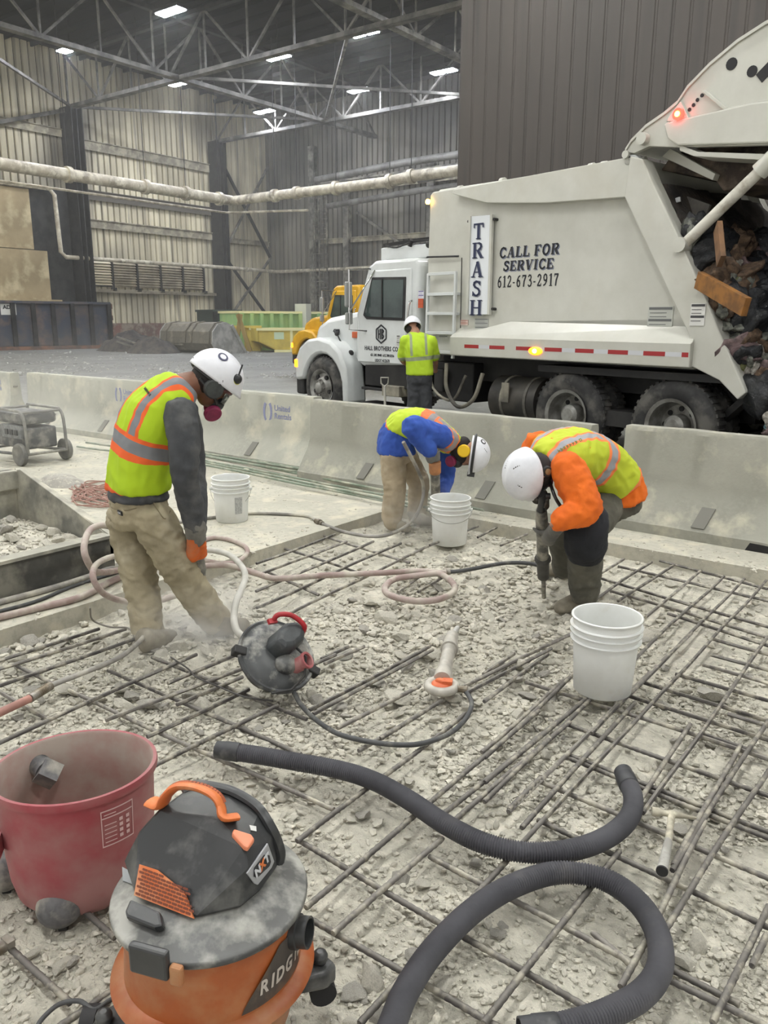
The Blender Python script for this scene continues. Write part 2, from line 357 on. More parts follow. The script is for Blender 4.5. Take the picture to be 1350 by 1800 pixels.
# girts
girtm = mat('tan_grey_girt', (146, 138, 118), .6, 0, (118, 111, 95), 1.2, dust=(172, 164, 140), dsc=2)
def girt(a, b, label, h=.28, m=girtm):
    mb = MB(); mb.bar(a, b, .22, .05); o = Vector(a); mb.bar(VV(a[0], a[1], a[2]-h/2), VV(b[0], b[1], b[2]-h/2), .05, h)
    return tag(mb.build('wall_girt', m), label, 'girt')
girt((XL+.3, 28.4, 11.6), (XL+.3, 38.4, 11.6), 'topmost horizontal girt between the two dark wall columns', .5)
girt((XL+.3, 28.4, 8.9), (XL+.3, 38.4, 8.9), 'dark horizontal girt just above the big cream pipe', .5, mat('dark_girt', (86, 80, 70), .7))
girt((XL+.3, 28.4, 7.3), (XL+.3, 38.4, 7.3), 'horizontal girt below the cream pipe on the bright wall', .45)
girt((XL+.3, 39, 7.1), (XL+.3, 43.8, 7.1), 'horizontal girt on the wall between column and far corner', .3)
girt((XL+.3, 17.8, 11.9), (XL+.3, 27.8, 11.9), 'pale horizontal girt high on the dim wall at the left edge', .4)
girt((-38, YB-.4, 7.0), (-13, YB-.4, 7.0), 'long horizontal girt across the back wall', .3)
girt((-38, YB-.4, 10.2), (-13, YB-.4, 10.2), 'upper horizontal girt across the back wall below the ducts', .3)
# pipes
def pipe(pts, r, label, flanges=(), m=pipem, cat='pipe', seg=14, hang=0):
    t = empty('wall_pipe', pts[0], label, cat)
    mb = MB(); mb.tube(pts, r, seg); mb.build('pipe_run', m, t, smooth=True)
    P = [Vector(p) for p in pts]
    for (i, f) in flanges:
        c = P[i].lerp(P[i+1], f); d = (P[i+1]-P[i]).normalized(); mb = MB(); mb.cyl(c-d*.12, c+d*.12, r*1.35, seg=seg); mb.build('coupling', m, t, smooth=True)
        if hang: mb = MB(); mb.cyl(c, VV(c.x, c.y, hang), .02, seg=6); mb.build('hanger_rod', dsteel, t)
    return t
pipe([(-35.3, 8, 8.15), (-35.3, 20, 8.15), (-35.4, 33.0, 8.15)], .27, 'fat cream pipe hung along the left side of the hall', [(1, .22), (1, .55), (1, .75), (1, .93), (0, .9)], hang=15.8)
pipe([(-35.3, 33.1, 8.15), (-24.5, 33.0, 8.15), (-23.0, 33.1, 8.3), (-12.0, 33.1, 8.3)], .25, 'fat cream pipe hung crosswise in front of the back wall', [(0, .3), (0, .45), (0, .7), (1, .1), (1, .9)], hang=15.8)
pipe([(-35.9, 8, 7.55), (-35.9, 33, 7.55), (-30, 33.4, 7.3)], .06, 'thin cream pipe just below the fat one on the left')
a = PX_(5, 330, -42.6); 
pipe([(-42.6, 20, 8.55), (-42.6, 26.3, 8.6), (-42.6, 26.6, 8.3), (-42.6, 26.7, 5.3), (-42.6, 27.0, 5.05), (-42.2, 38.5, 5.05), (-42.2, 43.5, 5.0), (-28, 43.2, 5.0)], .12, 'bent cream pipe framing the tan panels and running low along the walls', [(5, .4)])
# cable trays and ducts by the back wall
for (z, y, x0, r, lb) in ((11.0, 42.6, -37.5, .22, 'upper pale duct on the back wall'), (10.2, 42.2, -29.0, .2, 'middle pale duct next to the brown wall'), (9.2, 42.0, -36.0, .18, 'lowest pale duct on the back wall')):
    pipe([(x0, y, z-.35), (x0+7, y, z), (-13, y, z+.2)], r, lb, [(1, .3)], m=mat('pale_duct', (150, 148, 142), .5, .2, (105, 103, 98), 1), cat='duct')
t = empty('cable_tray', (-37, 42.8, 10.6), 'ladder-like cable tray with rungs running between the pale ducts', 'cable tray')
mb = MB(); mb.bar((-37, 42.5, 10.4), (-13, 42.5, 10.7), .05, .12); mb.bar((-37, 43.1, 10.4), (-13, 43.1, 10.7), .05, .12); mb.build('rail', steel, t)
mb = MB()
for i in range(60): x = -36.8+i*.4; z = 10.4+.3*(x+37)/24; mb.bar((x, 42.5, z), (x, 43.1, z), .05, .04)
mb.build('rung', steel, t)
# caged ladder
t = empty('wall_ladder', (-37.6, YB-.6, 0), 'tall caged access ladder by the far corner column', 'ladder')
for x in (-37.9, -37.2):
    mb = MB(); mb.box((x-.04, YB-.75, 0), (x+.04, YB-.65, 11)); mb.build('side_rail', steel, t)
mb = MB()
for i in range(34): mb.cyl((-37.9, YB-.7, .3+i*.32), (-37.2, YB-.7, .3+i*.32), .025, seg=6)
mb.build('rung', steel, t)
mb = MB()
for i in range(10): z = 2.4+i*.9; mb.tube([(-37.9, YB-.7, z), (-38.0, YB-1.2, z), (-37.55, YB-1.5, z), (-37.1, YB-1.2, z), (-37.2, YB-.7, z)], .02, 6)
for x in (-38.0, -37.55, -37.1): mb.bar((x, YB-1.2-(.3 if x == -37.55 else 0), 2.4), (x, YB-1.2-(.3 if x == -37.55 else 0), 10.8), .04, .02)
mb.build('safety_cage', steel, t)
# tan panels on the left
tanm = mat('tan_panel_paint', (170, 152, 116), .7, 0, (140, 124, 92), .5, (.35, .65), dust=(190, 176, 140), dsc=.9, dlim=(.5, .7))
mb = MB(); mb.box((-42.9, 17.9, 5.35), (-42.75, 25.2, 8.45)); tag(mb.build('wall_panel', tanm), 'upper large tan sheet panel on the left wall', 'panel')
mb = MB(); mb.box((-42.85, 17.9, 2.7), (-42.65, 25.9, 5.3)); mb.box((-42.85, 17.9, 2.5), (-42.4, 26.4, 2.7)); mb.box((-42.65, 22.2, 2.7), (-42.6, 22.3, 5.3)); tag(mb.build('wall_panel', tanm), 'lower large tan sheet panel just above the blue dumpster', 'panel')
mb = MB(); mb.box((-43.2, 17.9, 2.5), (-42.95, 27.6, 8.7)); tag(mb.build('wall_recess_panel', dsteel), 'dark sheet backing behind the tan panels', 'panel')
mb = MB(); mb.box((-27.9, YB-.6, 4.8), (-14, YB-.4, 7.9)); mb.box((-28.1, YB-.7, 4.5), (-27.8, YB-.4, 8.2)); mb.box((-28.1, YB-.7, 7.95), (-14, YB-.4, 8.2)); mb.k = 1; mb.box((-26.4, YB-.66, 6.4), (-25.8, YB-.6, 7.0))
tag(mb.build('wall_panel', [mat('tan_grey_panel', (166, 154, 130), .7, 0, (146, 134, 112), .5), mat('small_plate', (110, 104, 94), .7)]), 'pale framed panel on the back wall right above the white cab', 'panel')
# louver windows
lou = mat('louver_tan', (176, 166, 142), .6, 0, (140, 130, 110), 1.5)
wm = mat('louver_pale', (224, 214, 186), .5)  # paler tan for the slats of the first louver window
for i in range(5):
    y0 = 28.7+i*1.78; fr = empty('window_%d' % (i+1), (XL+.2, y0, 3.6)); struct(fr)
    mb = MB(); mb.box((XL+.14, y0, 3.55), (XL+.2, y0+1.66, 5.0)); mb.build('backing', dsteel if i == 0 else lou, fr)
    mb = MB()
    for k in range(9): z = 3.62+k*.155; mb.prism([(XL+.2, y0, z), (XL+.34, y0, z+.02), (XL+.2, y0, z+.13)], (0, 1.66, 0))
    mb.build('louver_slats', wm if i == 0 else lou, fr)
    mb = MB(); mb.box((XL+.2, y0+1.62, 3.45), (XL+.42, y0+1.7, 5.0)); mb.box((XL+.3, y0+1.5, 3.3), (XL+.5, y0+1.8, 3.5)); mb.build('mullion', dsteel, fr)
mb = MB(); mb.box((XL+.12, 28.4, 3.2), (XL+.5, 38.4, 3.4)); struct(mb.build('trim_1', lou, origin=False))
# ceiling lamps: high-bay twin lenses
def lamp(px, py, wide, label, pos=None):
    p = G(px, py, 14.0) if pos is None else Vector(pos)
    t = empty('high_bay_lamp', p, label, 'ceiling lamp', 'high bay lamps under the roof' if pos is not None else None)
    mb = MB(); mb.box((p.x-.75, p.y-.3, p.z+.04), (p.x+.75, p.y+.3, p.z+.16)); mb.box((p.x-.15, p.y-.1, p.z+.16), (p.x+.15, p.y+.1, p.z+.3)); mb.cyl((p.x, p.y, p.z+.3), (p.x, p.y, ZR-.24), .02, seg=6); mb.build('housing', dsteel, t)
    for s in (-1, 1):
        mb = MB(); mb.box((p.x+s*.38-.3, p.y-.24, p.z-.0), (p.x+s*.38+.3, p.y+.24, p.z+.05)); mb.build('lens', white_e if pos is None else white_e2, t)
    return t
for (px, py, lb) in ((300, 22, 'lit high bay lamp nearest the top edge, above the truss crossing'), (122, 88, 'lit lamp farthest left, under the near end of the long girder truss'), (315, 148, 'lit lamp just below the truss crossing'),
    (488, 102, 'lit lamp directly right of the truss crossing, mid roof'), (640, 60, 'lit lamp at the top centre of the roof'), (465, 197, 'lit lamp lowest in view, before the far corner'), (632, 160, 'lit lamp over the suspended ducts, mid far row'),
    (780, 127, 'lit lamp beside the edge of the brown wall'), (890, 3, 'lit lamp cut by the top edge in front of the brown wall')):
    lamp(px, py, 1, lb)
for x in (-33.5, -22, -12, -3, 7):
    for y in (-1, 8.5, 15.5):
        if (x, y) == (-3, 8.5): y = 7.0
        lamp(0, 0, 1, 'lit high bay lamp hanging over the near part of the hall', (x, y, 14))
# world: daylight entering through the open side behind the photographer
vm = bpy.data.materials.new('airborne_dust'); vm.use_nodes = True; vn = vm.node_tree.nodes; vn.remove(vn['Principled BSDF'])
vs_ = vn.new('ShaderNodeVolumeScatter'); vs_.inputs['Color'].default_value = (.97, .96, .92, 1); vs_.inputs['Density'].default_value = .0032; vs_.inputs['Anisotropy'].default_value = .2
vm.node_tree.links.new(vs_.outputs[0], vn['Material Output'].inputs['Volume'])
mb = MB(); mb.box((XL+.5, 13.4, .2), (-1.0, YB-.9, 15.2)); dv = mb.build('dust_haze', vm); tag(dv, 'thin grey dust haze filling the hall beyond the garbage truck', 'haze', kind='stuff')
def cloud(name, c, r, dmax, label, sc=3.0):
    m = bpy.data.materials.new(name); m.use_nodes = True; N = m.node_tree.nodes; L = m.node_tree.links; N.remove(N['Principled BSDF'])
    v = N.new('ShaderNodeVolumeScatter'); v.inputs['Color'].default_value = (.97, .96, .93, 1)
    tc = N.new('ShaderNodeTexCoord'); ln = N.new('ShaderNodeVectorMath'); ln.operation = 'LENGTH'; L.new(tc.outputs['Object'], ln.inputs[0])
    mr = N.new('ShaderNodeMapRange'); mr.interpolation_type = 'SMOOTHSTEP'; mr.inputs[1].default_value = 1.0; mr.inputs[2].default_value = .15; mr.inputs[3].default_value = 0; mr.inputs[4].default_value = dmax; L.new(ln.outputs['Value'], mr.inputs[0])
    nz = N.new('ShaderNodeTexNoise'); nz.inputs['Scale'].default_value = sc; nz.inputs['Detail'].default_value = 2; L.new(tc.outputs['Object'], nz.inputs[0])
    m2 = N.new('ShaderNodeMapRange'); m2.inputs[1].default_value = .35; m2.inputs[2].default_value = .7; L.new(nz.outputs[0], m2.inputs[0])
    mu = N.new('ShaderNodeMath'); mu.operation = 'MULTIPLY'; L.new(mr.outputs[0], mu.inputs[0]); L.new(m2.outputs[0], mu.inputs[1]); L.new(mu.outputs[0], v.inputs['Density'])
    L.new(v.outputs[0], N['Material Output'].inputs['Volume'])
    mb = MB(); mb.ball((0, 0, 0), 1.0, 24, 12); o = mb.build(name, m, origin=False); o.location = c; o.scale = r; tag(o, label, 'haze', kind='stuff')
cloud('dust_cloud', G(340, 1090, .14), (.62, .5, .30), 2.6, 'drifting cloud of concrete dust around the boots of the grey-sleeved worker')
cloud('dust_cloud', G(745, 905, .16), (.75, .6, .34), 1.4, 'drifting cloud of concrete dust around the legs of the blue-sleeved worker')
cloud('dust_cloud', VV(-8.2, 5.0, .8), (4.2, 1.9, 1.1), .10, 'wide pale dust veil hanging over the slab before the left barriers', 1.5)
w = bpy.data.worlds.new('world'); SC.world = w; w.use_nodes = True
bg = w.node_tree.nodes['Background']; bg.inputs[0].default_value = (1, .985, .95, 1); bg.inputs[1].default_value = 0.50
# ---------------------------------------------------------------- floors
conc = mat('dusty_concrete_slab', (184, 181, 167), .85, 0, (168, 165, 152), 1.3, (.35, .65), bump=.35, bscale=30, bdist=.01, dust=(196, 191, 172), dsc=5, dlim=(.5, .7), fine=.25)
yard = mat('wet_grey_yard', (122, 122, 117), .6, 0, (102, 102, 98), .7, (.35, .65), bump=.4, bscale=14, bdist=.02, dust=(150, 150, 144), dsc=9, dlim=(.58, .72))
SLAB = .10; EX0, EY1 = -4.08, 5.66
EYa = lambda x: 5.72+(x+4.08)*-.03
mb = MB(); mb.box((XL-.5, 7.0, -.2), (26, YB+.5, SLAB)); struct(mb.build('floor', yard, origin=False))
mb = MB()
mb.prism([(XL-.5, -6, -.2), (EX0, -6, -.2), (EX0, EYa(EX0), -.2), (26, EYa(26)+.6, -.2), (26, 7.0, -.2), (XL-.5, 7.0, -.2)], (0, 0, .2+SLAB))
struct(mb.build('floor', conc, origin=False))
# excavated bed
def hgt(x, y):
    p = VV(x, y, 0); h = .028*NZ.noise(p*2.1)+.018*NZ.noise(p*6.3)+.012*NZ.noise(p*15)+.007*NZ.noise(p*34)
    return h
def inex(x, y): return x > EX0+.02 and y < EYa(x)-.02
dirt = mat('crushed_concrete_dust', (206, 202, 187), .95, 0, (182, 178, 165), 3.2, (.38, .62), bump=1.0, bscale=48, bdist=.018, dust=(216, 211, 196), dsc=9, dlim=(.5, .66), fine=.3)
nx, ny = 330, 330; x0, x1, y0, y1 = EX0-.05, 3.2, -.8, 5.75
vs = []; fs = []
for j in range(ny+1):
    for i in range(nx+1):
        x = x0+(x1-x0)*i/nx; y = y0+(y1-y0)*j/ny; vs.append((x, y, hgt(x, y)))
for j in range(ny):
    for i in range(nx): a = j*(nx+1)+i; fs.append((a, a+1, a+nx+2, a+nx+1))
mb = MB(); mb.add(vs, fs); mb.box((3.15, -6, -.2), (26, 5.0, 0)); mb.box((EX0, -6, -.2), (3.2, -.78, 0))
o = mb.build('floor', dirt, smooth=True, origin=False, ang=180); struct(o)
# ---------------------------------------------------------------- garbage truck
wpaint = mat('white_truck_paint', (192, 192, 184), .32, 0, (178, 178, 169), 2.0, (.35, .7), dust=(176, 174, 162), dsc=1.1, dlim=(.52, .78))
wpaint2 = mat('white_cab_paint', (202, 206, 206), .25, 0, (186, 189, 188), 1.5, (.4, .7))
blackm = mat('black_rubber', (34, 34, 36), .7, 0, (58, 57, 55), 2.5, (.45, .7))
chassis = mat('black_chassis', (30, 30, 32), .6, .2, (52, 51, 50), 2, (.45, .7))
tyrem = mat('dusty_tyre', (58, 58, 58), .85, 0, (40, 40, 41), 5, (.4, .6), dust=(92, 90, 86), dsc=4)
rimm = mat('grey_wheel_rim', (150, 150, 146), .45, .4, (112, 110, 106), 5)
glassd = mat('dark_cab_glass', (44, 54, 54), .08, 0, (66, 78, 76), 1.2)
chrome = mat('chrome', (200, 200, 200), .15, 1)
ink = mat('black_lettering', (28, 30, 38), .5)
inkg = mat('grey_letter_shadow', (142, 146, 156), .5)
redt = mat('red_reflective_tape', (150, 34, 38), .4); whitet = mat('silver_reflective_tape', (190, 192, 196), .35)
amber = mat('amber_lens', (255, 140, 30), .3, emit=(255, 120, 20), estr=3.5)
amberhot = mat('amber_lens_lit', (255, 210, 90), .3, emit=(255, 190, 70), estr=9)
redl = mat('red_lens_lit', (255, 40, 30), .3, emit=(255, 30, 22), estr=9); redhot = mat('red_lens_core', (255, 210, 60), .3, emit=(255, 190, 50), estr=14)
OT = G(567, 681, .62); OT.z = SLAB
du = VV(.9726, -.2325, 0); dn = VV(.2325, .9726, 0)
MT = frame(OT, du, dn)
MTi = MT.inverted()
def T(px, py, y=0.0):                        # point of the picture met on the truck's side plane
    d = ray(px, py); c = OT.dot(dn)+y; t = c/d.dot(dn); return MTi @ VV(d.x*t, d.y*t, EYE+d.z*t)
def XZ(pts, y): return [VV(p[0], y, p[1]) for p in pts]
def wheel(mbs, x, y0, w, r=.51, front=True, zc=.52, rr=.29):
    M = Matrix.Translation((x, y0, zc)) @ Matrix.Rotation(math.radians(-90), 4, 'X')   # lathe z -> +y (inwards)
    ty, rm, dk = mbs
    ty.lathe([(rr, .02), (rr+.05, .0), (r-.09, -.01), (r-.03, .02), (r, .06), (r, w-.06), (r-.04, w), (rr, w)], 40, M, False, False)
    for k in range(40):
        a = 2*math.pi*k/40; ty.box((r-.01, -.02, .05), (r+.012, .02, w-.05), M @ Matrix.Rotation(a, 4, 'Z'))
    if front:
        rm.lathe([(rr+.01, .0), (rr+.02, -.02), (rr-.02, .0), (rr-.05, .05), (rr-.10, .03), (.14, -.02), (.10, -.02), (.09, -.07), (.06, -.09), (.0001, -.09)], 32, M, False, False)
        for k in range(5): a = 2*math.pi*k/5+.3; dk.cyl(M @ VV(.205*math.cos(a), .205*math.sin(a), .034), M @ VV(.205*math.cos(a), .205*math.sin(a), .0), .036, seg=12)
        for k in range(8): a = 2*math.pi*k/8; rm.cyl(M @ VV(.125*math.cos(a), .125*math.sin(a), 0), M @ VV(.125*math.cos(a), .125*math.sin(a), -.05), .014, seg=6)
    else:
        rm.lathe([(rr+.01, .0), (rr+.02, -.02), (rr-.02, .0), (rr-.03, .16), (rr-.06, .20), (.13, .20), (.12, .06), (.08, .02), (.0001, .02)], 32, M, False, False)
        for k in range(8): a = 2*math.pi*k/8; dk.cyl(M @ VV(.185*math.cos(a), .185*math.sin(a), .205), M @ VV(.185*math.cos(a), .185*math.sin(a), .19), .03, seg=10)
def wheel_part(par, x, y0, w, label, **k):
    ty, rm, dk = MB(), MB(), MB(); wheel((ty, rm, dk), x, y0, w, **k)
    o = ty.build('wheel', tyrem, par, smooth=True, local=True, ang=50); plab(o, label) if label else None
    rm.build('wheel_rim', rimm, o, smooth=True, local=True, ang=35); dk.build('hand_holes', chassis, o, local=True)
    return o
def make_cab(t, paint, z=0.0):
    # hood, cab body, fender in truck coordinates: x backwards, y away, z up (ground 0 = slab)
    mb = MB(); mb.prism(XZ([(-.66, .92), (-.66, 1.28), (-.56, 1.52), (-.25, 1.66), (.85, 1.80), (.95, 1.80), (.95, .95)], .30), (0, 1.75, 0))
    mb.build('hood', paint, t, local=True, bevel=.09, smooth=True)
    mb = MB(); mb.box((-.70, .50, .72), (-.60, 1.85, 1.30)); 
    g = mb.build('grille', chassis, t, local=True)
    mb = MB(); mb.box((-.92, .08, .35), (-.68, 2.30, .66)); mb.build('bumper', blackm, t, local=True, bevel=.04)
    for y in (-.02, 1.92):
        out = [(-.80, .60), (-.80, .95), (-.66, 1.16), (-.42, 1.30), (-.1, 1.34), (.25, 1.28), (.5, 1.12), (.64, .86), (.70, .30), (.56, .30)]
        arc_ = [(.56*math.cos(a), .48+.60*math.sin(a)) for a in [math.radians(v) for v in range(0, 181, 15)]]
        arc_ = [(p[0], p[1]) for p in arc_ if p[1] > .55]
        mb = MB(); mb.prism(XZ(out+arc_, y), (0, .42, 0)); mb.build('fender', paint, t, local=True, bevel=.05, smooth=True)
        mb = MB(); mb.box((-.815, y+.06, .80), (-.74, y+.30, .98)); mb.box((-.80, y-.015, .82), (-.70, y+.05, .96)); mb.build('turn_signal', amber, t, local=True, bevel=.02)
        mb = MB(); mb.box((-.83, y+.32-.3*(y > 1), .72), (-.76, y+.62-.5*(y > 1), .92)); mb.build('headlamp', glassd, t, local=True, bevel=.02)
    mb = MB(); mb.prism(XZ([(.78, 1.0), (.80, 1.72), (1.10, 2.42), (1.26, 2.50), (2.20, 2.50), (2.26, 2.42), (2.28, .98), (.95, .92)], .10), (0, 2.12, 0)); cab = mb.build('cab', paint, t, local=True, bevel=.06, smooth=True)
    mb = MB(); mb.prism(XZ([(.86, .98), (.88, 1.70), (1.17, 2.36), (2.12, 2.36), (2.14, .98)], .075), (0, .05, 0)); door = mb.build('door', paint, t, local=True, bevel=.02, smooth=True)
    mb = MB(); mb.prism(XZ([(1.02, 1.70), (1.24, 2.26), (2.02, 2.24), (2.00, 1.62), (1.10, 1.64)], .06), (0, .02, 0)); mb.build('window_seal', blackm, door, local=True, bevel=.015)
    mb = MB(); mb.prism(XZ([(1.07, 1.72), (1.26, 2.22), (1.98, 2.20), (1.96, 1.66), (1.12, 1.68)], .055), (0, .01, 0)); mb.build('window_pane', glassd, door, local=True)
    mb = MB(); mb.bar((1.50, .05, 1.66), (1.50, .05, 2.22), .02, .02); mb.bar((1.95, .05, 1.30), (2.05, .05, 1.32), .03, .05); mb.build('door_handle', blackm, door, local=True)
    mb = MB(); mb.prism([(.83, .30, 1.72), (1.08, .30, 2.34), (1.08, 2.02, 2.34), (.83, 2.02, 1.72)], (-.03, 0, .01)); mb.build('windshield', glassd, t, local=True)
    mb = MB(); mb.tube(arc([(2.22, .02, 1.90), (2.20, -.02, 1.86), (2.17, -.03, 1.6), (2.17, -.03, 1.2), (2.2, .05, 1.12)], 4), .016, 8); mb.build('grab_bar', chrome, t, local=True, smooth=True)
    m1 = MB(); m1.box((.88, -.20, 1.82), (.92, -.06, 2.20)); m1.box((.88, -.19, 1.56), (.93, -.06, 1.74)); mi = m1.build('mirror', mat('grey_mirror_shell', (150, 152, 150), .3, .3), t, local=True, bevel=.03)
    m1 = MB(); m1.tube([(1.2, .08, 2.38), (.92, -.13, 2.38), (.92, -.13, 1.48), (1.1, .08, 1.46)], .014, 6); m1.tube([(.92, -.13, 1.75), (1.3, .08, 2.36)], .012, 6); m1.build('mirror_arm', chrome, mi, local=True)
    return door
truck = empty('garbage_truck', MT, 'white rear-loading garbage truck with raised tailgate and TRASH sign behind the barriers', 'truck')
door = make_cab(truck, wpaint2)
# cab lettering and marks
MF = lambda x, z, y: MT @ Matrix(((1, 0, 0, x), (0, 0, -1, y), (0, 1, 0, z), (0, 0, 0, 1)))      # text plane facing the viewer (normal -y)
MFt = lambda x, z, y: MT @ Matrix(((1, 0, 0, x), (0, 0, -1, y), (0, 1, 0, z), (0, 0, 0, 1)))
mk = MF
text('HALL BROTHERS CO.', 'door_lettering', ink, door, mk(1.46, 1.20, .072), .092, .0022, .86, .001, space=1.1)
text('651.305.9848  612.789.0256', 'door_phone_lettering', ink, door, mk(1.48, 1.10, .072), .055, .001, .9, .001)
text('USDOT 4122678', 'door_number_lettering', ink, door, mk(1.48, .99+.03, .072), .062, .001, .8, .001)
mb = MB(); c = VV(1.46, .066, 1.42)
H6 = [(math.sin(math.radians(60*k)), math.cos(math.radians(60*k))) for k in range(6)]
for k in range(6):
    a, b = H6[k], H6[(k+1) % 6]; mb.bar(c+VV(a[0]*.135, 0, a[1]*.135), c+VV(b[0]*.135, 0, b[1]*.135), .004, .022, VV(0, 0, 1) if abs(a[0]-b[0]) > .05 else VV(1, 0, 0))
for s in ((-.065, -.07, -.065, .07), (-.02, -.08, -.02, .08), (-.065, 0, -.02, 0), (.018, -.075, .018, .075), (.018, .075, .06, .045), (.06, .045, .018, .005), (.018, .005, .064, -.035), (.064, -.035, .018, -.075)):
    mb.bar(c+VV(s[0], 0, s[1]), c+VV(s[2], 0, s[3]), .004, .02, VV(0, 0, 1) if abs(s[0]-s[2]) > .03 else VV(1, 0, 0))
mb.build('hexagon_emblem', ink, door, local=True)
mb = MB(); mb.box((.46, .27, 1.34), (.62, .30, 1.44)); mb.build('marker_light', mat('orange_reflector', (190, 90, 50), .4), truck, local=True, bevel=.01)
mb = MB(); mb.tube(arc([(.10, .25, 1.38), (.25, .22, 1.26), (.5, .24, 1.10)], 5), .014, 6); mb.ball((.08, .25, 1.40), .04, 8, 6); mb.ball((.5, .22, 1.1), .05, 8, 6); mb.build('hood_latch', blackm, truck, local=True)
text('4300', 'hood_badge', ink, truck, mk(.02, 1.44, .285), .09, .002, 1, .004)
mb = MB(); mb.box((1.0, .12, .62), (2.25, .8, .98)); mb.box((.95, .02, .30), (2.15, .4, .36)); mb.box((1.0, .04, .56), (1.9, .35, .60)); mb.build('cab_step', chassis, truck, local=True, bevel=.01)
mb = MB(); mb.box((1.55, .01, .50), (1.95, .3, .66)); mb.build('battery_box', steel, truck, local=True, bevel=.01)
mb = MB(); mb.box((.98, .45, 2.52), (2.45, 2.25, 2.72)); mb.build('cab_guard', wpaint2, truck, local=True, bevel=.02)
mb = MB(); mb.bar((1.0, .5, 2.76), (2.45, .5, 2.80), .03, .05); mb.bar((1.0, .5, 2.68), (2.45, .5, 2.74), .03, .03); mb.cyl((2.1, .42, 2.70), (2.22, .42, 2.70), .05, seg=12); mb.cyl((1.7, .42, 2.70), (1.74, .42, 2.78), .03, seg=12); mb.tube(arc([(1.1, .45, 2.75), (1.4, .42, 2.70), (1.8, .44, 2.77), (2.4, .45, 2.74)], 4), .012, 6)
mb.build('roof_hydraulic_line', chassis, truck, local=True)
# wheels and chassis
wheel_part(truck, 0, -.02, .30, None)
wheel_part(truck, 0, 2.05, .30, None)
for x in (5.02, 6.42):
    wheel_part(truck, x, .04, .26, None, front=False); wheel_part(truck, x, .33, .26, None, front=False); wheel_part(truck, x, 1.95, .50, None, front=False)
mb = MB(); mb.box((-.5, .75, .55), (7.0, .9, .9)); mb.box((-.5, 1.55, .55), (7.0, 1.7, .9)); mb.cyl((5.02, .2, .52), (5.02, 2.3, .52), .10); mb.cyl((6.42, .2, .52), (6.42, 2.3, .52), .10); mb.cyl((0, .2, .5), (0, 2.2, .5), .07)
mb.box((2.4, .5, .8), (6.9, 2.0, 1.45)); mb.box((5.45, .12, .44), (5.95, .7, .62)); mb.build('chassis_frame', chassis, truck, local=True)
mb = MB(); mb.cyl((3.75, .32, .62), (4.52, .32, .62), .30, seg=28); tk = mb.build('fuel_tank', mat('dull_black_tank', (48, 47, 46), .5, .3, (70, 67, 62), 3), truck, local=True, smooth=True)
mb = MB(); 
for x in (3.95, 4.35): mb.cyl((x, .32, .62), (x+.04, .32, .62), .31, seg=28)
mb.box((4.0, -.0, .60), (4.12, .02, .85)); mb.build('tank_strap', steel, tk, local=True)
mb = MB(); mb.tube(arc([(2.95, .02, 1.05), (3.0, -.02, .72), (3.25, -.05, .48), (3.55, -.05, .60), (3.68, -.02, .95)], 6), .028, 8); mb.tube(arc([(2.6, .05, 1.1), (2.7, .0, .7), (3.1, .0, .55), (3.3, .05, .9)], 6), .02, 8); mb.build('hydraulic_hose', steel, truck, local=True, smooth=True)
mb = MB(); mb.box((2.45, .3, .50), (3.2, 1.2, 1.05)); mb.box((2.5, .2, .62), (2.7, .3, .95)); mb.build('pump_box', chassis, truck, local=True, bevel=.02)
# body
z0 = 1.10
mb = MB(); mb.prism(XZ([(2.42, 1.16), (2.48, 3.30), (2.53, 3.34), (5.72, 3.34), (6.88, 1.30), (6.6, 1.14)], .09), (0, 2.32, 0))
body = mb.build('hopper_body', wpaint, truck, local=True, bevel=.02)
P = lambda px, py: (T(px, py).x, T(px, py).z)
rail = [P(750, 340), P(800, 334), P(1100, 285), P(1128, 300), P(1142, 318), P(1102, 348), P(850, 352), P(797, 341)]
mb = MB(); mb.prism([VV(a, -.03, b) for a, b in [P(797, 341), P(800, 334), P(1112, 276), P(1142, 300), P(1102, 347), P(960, 357), P(858, 357)]], (0, .14, 0)); mb.build('top_rail', wpaint, body, local=True, bevel=.008)
pil = [P(1102, 347), P(1112, 276), P(1134, 280), P(1150, 318), P(1203, 430), P(1315, 690), P(1300, 702), P(1268, 668), P(1212, 640), P(1216, 590)]
mb = MB(); mb.prism([VV(a, -.05, b) for a, b in pil], (0, .2, 0)); mb.build('rear_pillar', wpaint, truck, local=True, bevel=.012); mb = MB(); mb.prism([VV(a, 2.35, b) for a, b in pil], (0, .15, 0)); mb.build('rear_pillar', wpaint, truck, local=True, bevel=.012)
# side ledge: sloped shoulder and skirt with reflective tape
sk = lambda x, z, y: VV(x, y, z)
xa, xb = P(800, 610)[0], P(1237, 640)[0]
mb = MB(); mb.prism([VV(xa, .10, 1.54), VV(xa, -.10, 1.42), VV(xa, -.10, 1.17), VV(xa, .10, 1.15)], (xb-xa-.1, 0, 0))
mb.add([VV(xa, .09, 1.38), VV(xa+.9, .09, 1.62), VV(xb-.25, .09, 1.66), VV(xb-.1, .09, 1.58), VV(xb-.1, -.10, 1.42), VV(xa, -.10, 1.42)], [(0, 1, 2, 3, 4, 5)])
mb.build('side_skirt', wpaint, truck, local=True, bevel=.012)
segs = [(874, 900, 0), (900, 978, 1), (978, 1028, 0), (1028, 1112, 1), (1112, 1155, 0), (1245, 1345, 1)]
x = xa+.28; k = 0; xe = xb-.12
while x < xe:
    L_ = .26 if k % 2 == 0 else .19
    if not (4.18 < x+L_/2 < 4.42):
        mb = MB(); mb.box((x, -.106, 1.275), (min(x+L_-.0, xe), -.10, 1.325)); mb.build('reflective_tape', redt if k % 2 == 0 else whitet, truck, local=True)
    x += L_; k += 1
